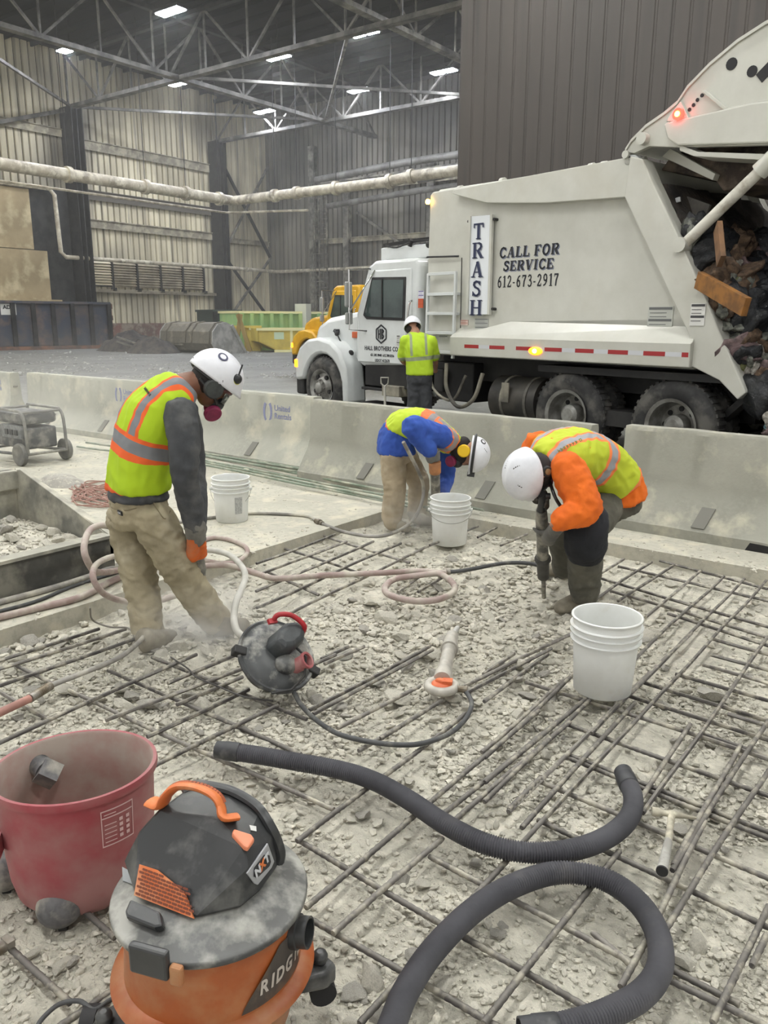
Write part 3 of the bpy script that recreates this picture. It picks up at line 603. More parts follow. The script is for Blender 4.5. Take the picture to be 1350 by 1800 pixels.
p = T(941, 617, -.11); mb = MB(); mb.ball((p.x, -.11, p.z), (.11, .02, .05), 16, 8); s = mb.build('side_marker', amber, truck, local=True, smooth=True); plab(s, 'glowing amber oval marker')
mb = MB(); mb.ball((p.x, -.125, p.z), (.04, .015, .03), 12, 6); mb.build('marker_bulb', amberhot, s, local=True)
p = T(747, 354); mb = MB(); mb.cyl((p.x, .07, p.z), (p.x, .04, p.z), .035, seg=16); mb.build('corner_marker', amberhot, truck, local=True)
# TRASH sign
a, b, c2, d2 = P(824, 380), P(862, 377), P(857, 553), P(819, 553)
mb = MB(); mb.prism([VV(q[0], .035, q[1]) for q in (a, b, c2, d2)], (0, .03, 0)); sg = mb.build('trash_sign', mat('sign_white', (214, 218, 222), .35), truck, local=True, bevel=.006); plab(sg, 'tall white sign reading TRASH downwards')
fr = MB()
for (p1, p2) in ((a, d2), (b, c2)): fr.bar(VV(p1[0], .03, p1[1]), VV(p2[0], .03, p2[1]), .04, .035, VV(1, 0, 0))
fr.build('sign_rail', wpaint, sg, local=True)
mb = MB(); mb2 = MB()
for i, ch in enumerate('TRASH'):
    q = T(841-1.2*i, 405+33.5*i+11, .03); M = Matrix(((1, 0, 0, q.x), (0, 0, -1, .028), (0, 1, 0, q.z-.03), (0, 0, 0, 1)))
    M2 = M @ Matrix.Translation((.012, -.008, -.002))
    serif(mb2, ch, M2, .195, sx=1.15, t=.001); serif(mb, ch, M, .195, sx=1.15, t=.003)
mb2.build('letter_shadow', inkg, sg, local=True); mb.build('sign_letters', mat('navy_lettering', (34, 42, 74), .5), sg, local=True)
mb = MB()
for (px, py) in ((821, 389), (866, 385), (819, 543), (863, 543)): q = T(px, py); mb.cyl((q.x, .09, q.z), (q.x, .02, q.z), .018, seg=8)
mb.build('sign_bolts', blackm, sg, local=True)
# body lettering
mb = MB(); mb2 = MB()
for (txt, px, py, h, sx, bx) in (('CALL FOR', 927, 450, .125, 1.10, 1), ('SERVICE', 926, 474, .118, 1.12, 1), ('612-673-2917', 925, 504, .145, .84, 0)):
    q = T(px, py, .08); sh = Matrix(((1, .12, 0, 0), (0, 1, 0, 0), (0, 0, 1, 0), (0, 0, 0, 1)))
    M = Matrix(((1, .10 if bx else 0, 0, q.x), (0, 0, -1, .088), (0, 1, 0, q.z), (0, 0, 0, 1)))
    if bx: serif(mb2, txt, M @ Matrix.Translation((.016, -.012, -.001)), h, sx=sx, t=.001, fat=1.3)
    serif(mb, txt, M, h, sx=sx, t=.003, fat=1.25 if bx else 1.0); mb.build('body_lettering', ink, body, local=True); mb = MB()
mb2.build('letter_shadow', mat('letter_shadow_blue', (120, 126, 146), .5), body, local=True)
# small placards
def placard(px, py, w, h, cols, parent, y=.08, name='placard'):
    q = T(px, py, y); mb = MB(); mb.box((q.x-w/2, y, q.z-h/2), (q.x+w/2, y+.012, q.z+h/2)); o = mb.build(name, mat('placard_%d_%d_%d' % cols[0], cols[0], .5), parent, local=True)
    mb = MB(); n = 5
    for i in range(n):
        if i in (0, 3): mb.box((q.x-w*.46, y-.002, q.z+h*(.42-.17*i)-h*.06), (q.x+w*.46, y, q.z+h*(.42-.17*i)+h*.05))
        else: mb.box((q.x-w*.42, y-.002, q.z+h*(.40-.17*i)-h*.02), (q.x+w*.25, y, q.z+h*(.40-.17*i)+h*.01))
    mb.build('placard_print', mat('placard_print_%d_%d_%d' % cols[1], cols[1], .5), o, local=True)
placard(1160, 559, .30, .24, ((176, 178, 172), (96, 98, 98)), body); placard(1226, 553, .16, .22, ((206, 206, 202), (60, 60, 62)), truck, -.062)
placard(846, 567, .24, .10, ((170, 172, 168), (110, 112, 112)), body); placard(846, 580, .24, .08, ((170, 172, 168), (110, 112, 112)), body)
placard(816, 567, .14, .07, ((200, 180, 172), (170, 110, 98)), body)
placard(740, 518, .11, .11, ((214, 214, 222), (92, 84, 140)), body); placard(739, 533, .10, .13, ((196, 92, 60), (186, 80, 50)), body)
placard(779, 590, .18, .10, ((200, 200, 194), (90, 94, 96)), body); placard(700, 600, .07, .18, ((190, 190, 186), (110, 110, 110)), truck, .07)
# access hatch outline and ladder
mb = MB(); a = T(745, 452); b = T(801, 450); mb.tube([(a.x, .06, a.z), (a.x+.05, .03, a.z), (b.x-.05, .03, b.z), (b.x, .06, b.z)], .014, 6)
mb.tube([(b.x+.03, .085, b.z-.02), (b.x+.04, .085, 1.42)], .007, 4); mb.build('hatch_handle', chassis, body, local=True)
lt = MB(); x0_, x1_ = T(753, 500).x, T(801, 500).x
for x in (x0_, x1_): lt.bar((x, .0, 2.26), (x, -.02, 1.12), .035, .04)
lt.bar((x0_, .0, 2.25), (x1_, .0, 2.25), .035, .04)
for z in (1.98, 1.72, 1.46, 1.20): lt.box((x0_, -.03, z-.02), (x1_, .09, z+.02))
lt.build('access_ladder', wpaint2, truck, local=True, bevel=.004)
# tubes along the roof
a = T(752, 336); b = T(1070, 288)
mb = MB(); mb.cyl((a.x, .25, a.z), (b.x, .25, b.z), .045, seg=12); mb.cyl((b.x-.02, .25, b.z-.005), (b.x+.30, .25, b.z+.04), .03, seg=10); mb.build('roof_cylinder', wpaint, truck, local=True, smooth=True)
mb = MB()
for (px, py) in ((786, 345), (860, 332), (1016, 308), (1038, 305)):
    q = T(px, py); mb.box((q.x-.03, .18, q.z-.12), (q.x+.03, .32, q.z+.10)); mb.cyl((q.x-.03, .25, q.z+.10), (q.x+.03, .25, q.z+.10), .06, seg=12)
mb.build('roof_bracket', wpaint, truck, local=True)
# hinge plate
mb = MB(); mb.prism([VV(q[0], -.02, q[1]) for q in (P(1050, 305), P(1090, 292), P(1102, 272), P(1118, 272), P(1133, 285), P(1135, 302), P(1110, 300))], (0, .10, 0)); h_ = mb.build('tailgate_hinge', wpaint2, truck, local=True, bevel=.01)
mb = MB(); q = T(1107, 283); mb.cyl((q.x, -.03, q.z), (q.x, -.025, q.z), .045, seg=16); mb.build('hinge_hole', chassis, h_, local=True)
mb = MB(); q = T(1104, 276); mb.cyl((q.x, -.06, q.z+.02), (q.x, .1, q.z+.02), .04, seg=16); mb.build('hinge_pin', wpaint, h_, local=True)
# raised tailgate
up = [(1104, 268), (1114, 252), (1140, 226), (1172, 204), (1196, 184), (1213, 158), (1252, 118), (1300, 78), (1350, 46), (1420, 14), (1500, -8), (1560, 20)]
dn_ = [(1560, 230), (1500, 258), (1350, 256), (1200, 260), (1145, 258), (1118, 270)]
TG = [P(*q) for q in up+dn_]
tg = MB(); tg.prism([VV(a, -.04, b) for a, b in TG], (0, .07, 0)); tgo = tg.build('raised_tailgate', wpaint, truck, local=True, bevel=.006)
mb = MB(); mb.prism([VV(a, 2.38, b) for a, b in TG], (0, .07, 0)); mb.build('tailgate_far_side', wpaint, tgo, local=True)
ups = [P(*q) for q in up]
mb = MB(); vs = []
for (a, b) in ups: vs += [VV(a, -.06, b), VV(a, 2.45, b), VV(a, 2.45, b+.03), VV(a, -.06, b+.03)]
fs = []
for i in range(len(ups)-1):
    for k in range(4): fs.append((4*i+k, 4*i+(k+1) % 4, 4*i+4+(k+1) % 4, 4*i+4+k))
mb.add(vs, fs); mb.build('tailgate_back_skin', wpaint, tgo, local=True)
def tgp(pts, y, d, name, m, bev=.006, par=None):
    mb = MB(); mb.prism([VV(P(*q)[0], y, P(*q)[1]) for q in pts], (0, d, 0)); return mb.build(name, m, par or tgo, local=True, bevel=bev)
tgp([(1176, 222), (1180, 218), (1330, 184), (1560, 160), (1560, 225), (1490, 250), (1200, 258), (1182, 246)], -.10, .08, 'tailgate_box_beam', wpaint, .015)
tgp([(1178, 216), (1182, 210), (1204, 180), (1220, 214)], -.085, .05, 'lamp_gusset', wpaint)
tgp([(1245, 160), (1285, 192), (1350, 178), (1560, 140), (1560, 150), (1350, 186), (1284, 199), (1241, 164)], -.08, .05, 'stiffener_rib', wpaint, .004)
tgp([(1200, 256), (1232, 268), (1350, 272), (1560, 275), (1560, 292), (1350, 283), (1225, 276), (1200, 266)], -.06, .4, 'tailgate_sill', wpaint)
mb = MB()
for (px, py, r) in ((1290, 114, .055), (1326, 127, .05), (1230, 177, .018), (1216, 194, .018), (1223, 186, .018), (1238, 169, .018)):
    q = T(px, py); mb = MB(); mb.cyl((q.x, -.03, q.z), (q.x, -.047, q.z), r, seg=14); mb.build('plate_hole', chassis, tgo, local=True)
mb = MB(); q = T(1338, 140); r_ = T(1365, 112); mb.bar((q.x, -.044, q.z), (r_.x, -.044, r_.z), .10, .01, VV(0, 1, 0)); mb.build('plate_slot', chassis, tgo, local=True)
q = T(1138, 246); mb = MB(); mb.cyl((q.x, -.03, q.z), (q.x, -.12, q.z), .06, seg=16); mb.build('pivot_boss', wpaint, tgo, local=True, smooth=True)
q = T(1203, 204); mb = MB(); mb.cyl((q.x, -.09, q.z), (q.x, -.13, q.z), .055, seg=20); lp = mb.build('tail_lamp', redl, tgo, local=True, smooth=True); plab(lp, 'round red tail lamp, lit')
mb = MB(); mb.cyl((q.x, -.13, q.z), (q.x, -.14, q.z), .026, seg=12); mb.build('lamp_core', redhot, lp, local=True)
# inner packer parts under the tailgate
rust = mat('rusty_dark_steel', (66, 54, 46), .7, .3, (38, 34, 32), 2.5, (.4, .6), dust=(104, 92, 80), dsc=3)
tgp([(1150, 262), (1200, 250), (1560, 240), (1560, 350), (1400, 335), (1300, 318), (1240, 330), (1225, 310), (1170, 300), (1128, 292)], .35, 1.7, 'packer_blade', rust, .02)
tgp([(1140, 270), (1155, 255), (1235, 300), (1230, 312)], .25, .1, 'blade_link', wpaint)
# lift cylinder
a = T(1205, 427, -.02); b = T(1345, 292, -.02); c = b+(b-a)*.9; b2 = a.lerp(b, .93)
mb = MB(); mb.cyl(a, b2, .055, seg=16); mb.build('lift_ram', mat('scuffed_white_ram', (196, 194, 184), .5, 0, (140, 132, 118), 5, (.5, .7)), truck, local=True, smooth=True)
mb = MB(); mb.cyl(b2, c, .085, seg=18); mb.build('lift_cylinder', wpaint, truck, local=True, smooth=True)
mb = MB(); mb.cyl((a.x-.03, -.10, a.z-.02), (a.x-.03, .1, a.z-.02), .075, seg=18); mb.build('ram_eye', wpaint, truck, local=True, smooth=True)
mb = MB(); q = T(1315, 700); mb.bar((q.x-.5, .4, .55), (q.x-.02, .1, q.z+.02), .08, .08); mb.bar((q.x-.5, .1, .35), (q.x-.45, 2.2, .35), .10, .14); mb.build('rear_bumper', chassis, truck, local=True)
# mud flap & wheel arches shadow panel
mb = MB(); mb.box((4.55, .05, 1.02), (7.0, .8, 1.10)); mb.build('wheel_arch_plate', chassis, truck, local=True)
# ---------------------------------------------------------------- yellow truck behind
OY = G(525, 622, SLAB)
ypaint = mat('yellow_truck_paint', (206, 160, 34), .35, 0, (186, 140, 26), 2)
yo = D(541, 640, 23); yo.z = SLAB
ytr = empty('yellow_truck', frame(yo, du, dn), 'yellow truck cab parked behind the white truck hood', 'truck')
make_cab(ytr, ypaint)
wheel_part(ytr, 0, -.02, .30, None); wheel_part(ytr, 0, 2.05, .30, None); wheel_part(ytr, 4.6, .05, .55, None, front=False); wheel_part(ytr, 4.6, 1.9, .55, None, front=False)
mb = MB(); mb.box((-.5, .75, .55), (5.5, .9, .9)); mb.box((-.5, 1.55, .55), (5.5, 1.7, .9)); mb.box((-.5, .9, .6), (.8, 1.55, .8)); mb.cyl((0, .2, .5), (0, 2.2, .5), .07); mb.cyl((4.6, .2, .5), (4.6, 2.2, .5), .07); mb.build('chassis_frame', chassis, ytr, local=True)
crm = mat('cream_post', (222, 206, 160), .5)
mb = MB(); mb.box((1.60, 2.3, .9), (1.72, 2.42, 3.45)); mb.box((1.5, 2.3, 3.42), (3.2, 2.42, 3.50)); mb.box((3.1, 2.3, .9), (3.2, 2.42, 3.45)); mb.bar((1.66, 2.36, 2.6), (1.9, 2.36, 2.2), .06, .06); mb.build('lift_frame', crm, ytr, local=True)
# ---------------------------------------------------------------- jersey barriers
barm = mat('cast_barrier_concrete', (172, 172, 160), .85, 0, (152, 152, 142), 1.6, (.35, .65), bump=.25, bscale=45, bdist=.006, dust=(194, 190, 172), dsc=3, dlim=(.5, .72), fine=.12)
barm2 = mat('cast_barrier_concrete_dark', (158, 157, 146), .85, 0, (138, 138, 128), 1.6, (.35, .65), bump=.25, bscale=45, bdist=.006, dust=(188, 183, 164), dsc=3, dlim=(.55, .75), fine=.12)
blueink = mat('faded_blue_stencil', (132, 136, 168), .8)
PR = [(-.30, 0), (-.30, .075), (-.285, .09), (-.125, .31), (-.09, .40), (-.075, .78), (-.06, .81), (.06, .81), (.075, .78), (.09, .40), (.125, .31), (.285, .09), (.30, .075), (.30, 0)]
def barrier(a, b, label, m=barm, slots=(.28, .72), logo=None, notch=()):
    a = VV(a[0], a[1], 0); b = VV(b[0], b[1], 0); L_ = (b-a).length; M = frame((a.x, a.y, SLAB), b-a, VV(0, 1, 0)); t = empty('concrete_barrier', M, label, 'barrier', None)
    mb = MB(); n = 44; vs = []; fs = []; K = len(PR)
    for i in range(n+1):
        x = L_*i/n
        for (y, z) in PR:
            w_ = .006*NZ.noise(VV(x*2.2+a.x*3, y*6, z*5)) + (.004*NZ.noise(VV(x*9+a.x, y*20, z*11)))
            zz = z
            if z == 0 and any(abs(x-q*L_) < .16 for q in notch): zz = .05
            zz = z + (0 if z < .05 else (.006*NZ.noise(VV(x*5, y*3, a.x))))
            vs.append(VV(x, y*(1+w_*6), zz))
    for i in range(n):
        for k in range(K): fs.append((i*K+k, i*K+(k+1) % K, (i+1)*K+(k+1) % K, (i+1)*K+k))
    fs.append(tuple(range(K))[::-1]); fs.append(tuple(n*K+k for k in range(K))); mb.add(vs, fs)
    mb.build('barrier_body', m, t, local=True, smooth=True, ang=25)
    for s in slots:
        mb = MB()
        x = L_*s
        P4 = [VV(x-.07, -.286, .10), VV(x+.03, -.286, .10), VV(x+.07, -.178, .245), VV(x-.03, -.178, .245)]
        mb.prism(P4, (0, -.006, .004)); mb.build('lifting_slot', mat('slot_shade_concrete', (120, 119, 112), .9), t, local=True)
    mb = MB()
    for s in notch: x = L_*s; mb.prism([VV(x-.15, -.303, 0), VV(x+.15, -.303, 0), VV(x+.13, -.303, .05), VV(x-.12, -.303, .06)], (0, .02, 0))
    if notch: mb.build('forklift_pocket', chassis, t, local=True)
    mb = MB()
    for x in (-.035, L_+.035):
        for z in (.22, .6): mb.tube([(x*1 if x < 0 else L_, -.03, z), (x, 0, z), (x*1 if x < 0 else L_, .03, z)], .012, 6)
    mb.build('joint_loop', steel, t, local=True)
    if logo is not None:
        x = L_*logo; yy = -.083
        Mt = M @ Matrix(((1, 0, 0, x), (0, .18*0, -1, yy), (0, 1, 0, .64), (0, 0, 0, 1)))
        mb = MB(); 
        for s in (-1, 1):
            pts = []
            for k in range(9): q = math.radians(-62+124*k/8); pts.append((s*(.028+.052*math.cos(q)-.02), .11*math.sin(q)))
            for k in range(8): mb.bar(VV(x-.17+pts[k][0], yy, .60+pts[k][1]), VV(x-.17+pts[k+1][0], yy, .60+pts[k+1][1]), .006, .032, VV(1, 0, 0))
        mb.build('stencil_emblem', blueink, t, local=True)
        text('United', 'stencil_word', blueink, t, M @ Matrix(((1, 0, 0, x-.06), (0, 0, -1, yy-.002), (0, 1, 0, .65), (0, 0, 0, 1))), .095, .001, 1, .001, 'LEFT')
        text('Rentals', 'stencil_word', blueink, t, M @ Matrix(((1, 0, 0, x-.06), (0, 0, -1, yy-.004), (0, 1, 0, .56), (0, 0, 0, 1))), .095, .001, 1, .001, 'LEFT')
    return t
B0 = 6.47
barrier((-15.1, B0+.24), (-12.08, B0+.12), 'concrete barrier at the left edge, farthest of the row', logo=.84)
barrier((-11.98, B0+.34), (-8.98, B0+.34), 'stencilled concrete barrier left of the grey-sleeved worker', logo=.84)
barrier((-8.90, B0+.28), (-5.86, B0+.16), 'stencilled concrete barrier between the two left workers', logo=.82)
barrier((-5.70, B0-.06), (-2.52, B0-.18), 'concrete barrier behind the blue-sleeved worker', barm2)
barrier((-2.30, B0+.0), (.75, B0-.12), 'concrete barrier at the right edge, its foot notched black', barm2, slots=(.24, .75), notch=(.40,))
# ---------------------------------------------------------------- skip bins, bucket, far things
navy = mat('scraped_blue_steel', (62, 68, 80), .5, .2, (96, 84, 78), 1.2, (.45, .7), dust=(126, 104, 92), dsc=.9, dlim=(.55, .75))
rustm = mat('rust_brown_steel', (120, 82, 62), .8, .1, (80, 62, 54), 2)
def rolloff(a, b, h, wdt, m, label, n=9, rib=.12, trim=None, cat='dumpster', lean=0):
    a = VV(a[0], a[1], 0); b = VV(b[0], b[1], 0); L_ = (b-a).length; M = frame((a.x, a.y, SLAB), b-a, VV(-(b-a).y, (b-a).x, 0)); t = empty('roll_off_dumpster', M, label, cat)
    y0 = 0
    mb = MB(); mb.box((0, 0, .18), (L_, .06, h)); mb.box((0, wdt-.06, .18), (L_, wdt, h)); mb.box((0, 0, .18), (.06, wdt, h)); mb.box((L_-.06, 0, .18), (L_, wdt, h)); mb.box((0, 0, .14), (L_, wdt, .22)); mb.build('bin_body', m, t, local=True)
    mb = MB()
    for i in range(n+1): x = (L_-.14)*i/n; mb.prism([VV(x, -.2, .2), VV(x, 0, .2), VV(x, 0, h-.1), VV(x, -.2, h-.1)], (.2, 0, 0))
    mb.build('side_ribs', dsteel if trim is None else m, t, local=True)
    mb = MB(); mb.box((-.05, -.18, h-.12), (L_+.05, .08, h)); mb.box((-.05, wdt-.08, h-.12), (L_+.05, wdt+.1, h)); mb.box((-.05, 0, h-.12), (.08, wdt, h)); mb.box((L_-.05, 0, h-.12), (L_+.08, wdt, h)); mb.build('top_rim', trim or m, t, local=True)
    mb = MB(); mb.box((0, -.16, 0), (L_, .1, .18)); mb.box((0, wdt-.2, 0), (L_, wdt, .18)); mb.build('bottom_rail', rustm if trim is None else m, t, local=True)
    return t, L_
d1, L1 = rolloff((-41.4, 14.0), (-38.9, 26.95), 2.45, 2.3, navy, 'long scraped blue roll-off dumpster with dark ribs', 13)
mb = MB(); mb.box((L1*.575, -.03, 1.75), (L1*.575+.75, -.005, 2.3)); pl_ = mb.build('plate', mat('white_bin_plate', (206, 206, 200), .6), d1, local=True)
text('ADB', 'plate_letters', ink, pl_, WM[d1.name] @ Matrix(((1, 0, 0, L1*.575+.37), (0, 0, -1, -.04), (0, 1, 0, 2.12), (0, 0, 0, 1))), .26, .01)
mb = MB()
for z in (.5, 1.0, 1.5, 2.1): mb.cyl((L1+.1, -.1, z), (L1+.1, -.1, z+.25), .07, seg=10)
mb.bar((L1+.14, .1, .2), (L1+.14, .1, 2.4), .08, .12); mb.bar((L1+.14, 1.2, .2), (L1+.14, 1.2, 2.4), .08, .12); mb.build('gate_hinge', rustm, d1, local=True)
def FP(px, py): return G(px, py, SLAB)
# green and yellow bins before the back wall
grn = mat('pale_green_steel', (150, 190, 128), .5, 0, (176, 200, 130), 1.2, (.4, .7)); yl = mat('yellow_bin_steel', (216, 196, 96), .5, 0, (188, 168, 84), 1.5, (.4, .7)); ylr = mat('pale_yellow_rim', (236, 232, 176), .5)
p = FP(425, 609)+VV(-.6, 6.5, 0)
def along(px0, px1, py, dep): return D(px0, py, dep), D(px1, py, dep)
a = D(421, 600, 42); b = D(575, 600, 45)
g2, _ = rolloff((a.x, a.y), (b.x, b.y), 2.0, 2.4, grn, 'pale green ribbed dumpster behind the yellow bin', 9, trim=ylr)
a = D(376, 600, 46); b = D(424, 600, 47)
rolloff((a.x, a.y), (b.x, b.y), 2.1, 2.2, mat('dark_green_steel', (54, 66, 58), .6), 'dark green dumpster left of the pale green one', 3)
def skip(a, b, h, wdt, m, label, trim):
    a = VV(a[0], a[1], 0); b = VV(b[0], b[1], 0); L_ = (b-a).length; M = frame((a.x, a.y, SLAB), b-a, VV(-(b-a).y, (b-a).x, 0)); t = empty('yellow_skip', M, label, 'skip bin')
    mb = MB(); mb.prism(XZ([(0, h*.45), (0, h), (L_, h), (L_, .1), (L_*.28, .1)], 0), (0, .06, 0)); mb.prism(XZ([(0, h*.45), (0, h), (L_, h), (L_, .1), (L_*.28, .1)], wdt), (0, .06, 0))
    mb.prism([VV(0, 0, h*.45), VV(0, wdt, h*.45), VV(0, wdt, h), VV(0, 0, h)], (.05, 0, 0)); mb.prism([VV(L_*.28, 0, .1), VV(L_*.28, wdt, .1), VV(0, wdt, h*.45), VV(0, 0, h*.45)], (.04, 0, .04)); mb.box((L_-.05, 0, .1), (L_, wdt, h)); mb.box((L_*.28, 0, .1), (L_, wdt, .15)); mb.build('skip_body', m, t, local=True)
    mb = MB(); mb.box((-.08, -.12, h-.1), (L_+.08, .06, h+.02)); mb.box((L_*.52, -.1, .1), (L_*.56, 0, h)); mb.box((-.08, wdt, h-.1), (L_+.08, wdt+.1, h+.02)); mb.box((L_*.26, -.1, 0), (L_, .1, .12)); mb.build('skip_rim', trim, t, local=True)
    mb = MB(); mb.box((L_*.26, -.02, h*.55), (L_*.42, -.005, h*.85)); mb.build('skip_sticker', mat('white_green_sticker', (206, 226, 196), .5), t, local=True)
    return t
a = D(454, 600, 40); b = D(560, 600, 41)
skip((a.x, a.y), (b.x, b.y), 1.15, 2.0, yl, 'bright yellow sloped skip standing in front of the green dumpster', ylr)
a = D(400, 600, 42); b = D(458, 600, 42)
t = skip((a.x, a.y), (b.x, b.y), 1.25, 2.0, yl, 'shaded yellow skip directly left of the bright yellow one', yl)
mb = MB(); a = D(413, 575, 36.2); q = D(434, 610, 36.2)
for (p1, p2) in (((418, 552), (440, 618)), ((423, 552), (414, 618))):
    A = D(p1[0], p1[1], 41.0); B = D(p2[0], p2[1], 41.0); B.z = SLAB; mb.bar(A, B, .16, .2)
tag(mb.build('bin_lift_frame', mat('ochre_steel', (150, 128, 72), .6)), 'ochre A-shaped steel frame leaning before the shaded yellow skip', 'frame')
# loader bucket lying on the yard
gb = mat('worn_grey_bucket_steel', (116, 112, 102), .6, .2, (88, 84, 76), 2, (.4, .6), dust=(140, 134, 120), dsc=2)
lite = mat('bare_bright_steel', (182, 182, 178), .5, .2, (150, 150, 146), 3)
a = FP(296, 618); b = FP(386, 622); L_ = (b-a).length
t = empty('loader_bucket', frame((a.x, a.y, SLAB), VV(b.x-a.x, b.y-a.y, 0), VV(-(b.y-a.y), b.x-a.x, 0)), 'big grey wheel-loader bucket lying on the yard', 'loader bucket')
prof = [(y*1.35, z*1.35) for y, z in [(-.35, .35), (-.30, .75), (-.05, 1.02), (.30, 1.08), (.55, .98), (1.1, .12), (1.15, 0), (.1, 0), (-.2, .1)]]
mb = MB(); mb.prism([VV(0, y, z) for y, z in prof], (L_, 0, 0)); mb.build('bucket_shell', gb, t, local=True, bevel=.02)
mb = MB(); mb.prism([VV(L_, y, z) for y, z in prof], (.06, 0, 0)); mb.prism([VV(-.06, y, z) for y, z in prof], (.06, 0, 0)); mb.build('side_plate', lite, t, local=True)
mb = MB()
for f in (.12, .5, .62, .95): mb.prism([VV(L_*f, y-.06, z+.04) for y, z in prof[:5]]+[VV(L_*f, .5, .8), VV(L_*f, 0, .8), VV(L_*f, -.2, .4)], (.08, 0, 0))
mb.box((L_*.22, -.45, .35), (L_*.45, -.3, .75)); mb.box((L_*.26, -.47, .45), (L_*.41, -.45, .65)); mb.build('back_ribs', gb, t, local=True)
mb = MB(); mb.box((L_+.06, .6, 0), (L_+.14, 1.4, .12)); mb.bar((L_+.1, .74, 1.32), (L_+.1, 1.55, .05), .06, .14); mb.build('cutting_edge', lite, t, local=True)
# dark junk and trailer tongue right of the blue dumpster
t = empty('trailer_tongue', D(215, 610, 40), 'small galvanised trailer tongue poking out beside the blue dumpster', 'trailer')
A = D(205, 592, 40); B = D(246, 606, 39.6); A2 = D(205, 600, 40); B2 = D(240, 612, 39.6)
mb = MB(); mb.bar(A, B, .07, .08); mb.bar(A2, B2, .07, .08); mb.build('tongue_bar', steel, t)
q = D(246, 606, 39.6); mb = MB(); q.z = .42; mb.cyl(q+VV(0, -.05, 0), q+VV(0, .1, 0), .32, seg=18); mb.build('jack_wheel', blackm, t)
def heap(name, c, rx, ry, rz, m, label, cat, seed=0, n=26, amp=.35):
    mb = MB(); vs = []; fs = []
    for j in range(n+1):
        for i in range(n+1):
            u = -1+2*i/n; v = -1+2*j/n; r2 = u*u+v*v; z = max(0, 1-r2)**.8
            q = VV(u*rx, v*ry, 0); z = z*rz*(1+amp*NZ.noise(q*1.7+VV(seed, 0, 0)))+max(0, 1-r2)**.3*amp*rz*.6*abs(NZ.noise(q*5+VV(0, seed, 0)))-.02
            vs.append(c+VV(u*rx, v*ry, z))
    for j in range(n):
        for i in range(n): a = j*(n+1)+i; fs.append((a, a+1, a+n+2, a+n+1))
    mb.add(vs, fs); return tag(mb.build(name, m, smooth=True), label, cat)
dk = mat('black_debris', (44, 42, 42), .9, 0, (74, 68, 62), 3)
p = D(232, 606, 41.5); p.z = SLAB; heap('debris_heap', p, 2.0, 1.5, .85, dk, 'dark heap of refuse between the blue dumpster and the loader bucket', 'heap', 3)
p = D(270, 610, 39); p.z = SLAB; heap('debris_heap', p, 1.3, 1.2, .7, dk, 'smaller black heap touching the loader bucket', 'heap', 8)
p = FP(790, 722); p = VV(OT.x, OT.y, SLAB)+du*2.6+dn*(-.85); heap('rubble_heap', p, .75, .5, .24, mat('pale_rubble', (168, 163, 148), .9, 0, (120, 116, 106), 9), 'low pale rubble heap on the yard under the truck body', 'heap', 5)
# wall cabinet (white) far
q = D(528, 535, 44); mb = MB(); mb.box((q.x-.4, q.y, 0), (q.x+.4, q.y+.4, 2.5)); tag(mb.build('electrical_cabinet', mat('white_cabinet', (196, 198, 184), .5)), 'small white electrical cabinet before the back wall', 'cabinet')
# scattered chips on the yard as loose grit
# ---------------------------------------------------------------- rebar
rebm = mat('dusty_rebar', (104, 101, 100), .6, .35, (74, 71, 71), 9, (.35, .6), dust=(160, 155, 142), dsc=14, dlim=(.50, .68), dup=.25)
rebm2 = mat('pale_dusty_rebar', (128, 124, 120), .6, .3, (96, 92, 90), 9, (.35, .6), dust=(176, 171, 156), dsc=12, dlim=(.48, .68), dup=.15)
RA = [(850,1185,904,1150),(850,1233,965,1150),(850,1331,1009,1185),(846,1322,1000,1186),(850,1376,1035,1224),(850,1409,1037,1230),(894,1426,1214,1112),(918,1457,1117,1235),(917,1483,1348,1020),(1128,1409,1213,1274),(1131,1431,1350,1120),
 (1180,1531,1350,1265),(1183,1524,1298,1309),(1161,1639,1350,1352),(850,1798,1085,1495),(1087,1735,1240,1445),(1254,1798,1350,1591),(1324,1698,1350,1645),
 (1053,1010,1097,983),(1050,1050,1145,988),(1087,1057,1185,992),(1133,1085,1232,1003),(1060,1212,1273,1012),(1040,1290,1308,1018),(813,1207,1015,1110),(820,1216,967,1140),
 (-20,1166,174,1105),(-20,1182,222,1105),(-20,1213,237,1122),(-20,1316,345,1150),(185,1265,426,1176),(259,1294,437,1211),(259,1354,489,1239),(311,1239,426,1190),(296,1202,426,1146),
 (450,991,590,939),(461,1007,609,952),(450,1039,657,952),(450,1068,705,955),(505,1081,761,955),(544,1248,757,1137),(550,1256,760,1141),(594,1281,739,1207),(668,1300,776,1230),(565,1159,613,1137),(570,1168,640,1137),(850,1230,950,1159),(735,1041,779,1015),(700,1040,742,1011),
 (524,1480,820,1254),(537,1594,946,1250),(587,1643,778,1474),(798,1446,1000,1270),(780,1428,990,1262),(631,1320,746,1250),(894,1424,950,1369),(633,1800,894,1512),(430,1140,480,1115),(470,1205,590,1150),
 (100,1805,204,1735),(120,1812,205,1750),(755,960,840,925),(840,945,915,905),(880,960,925,938)]
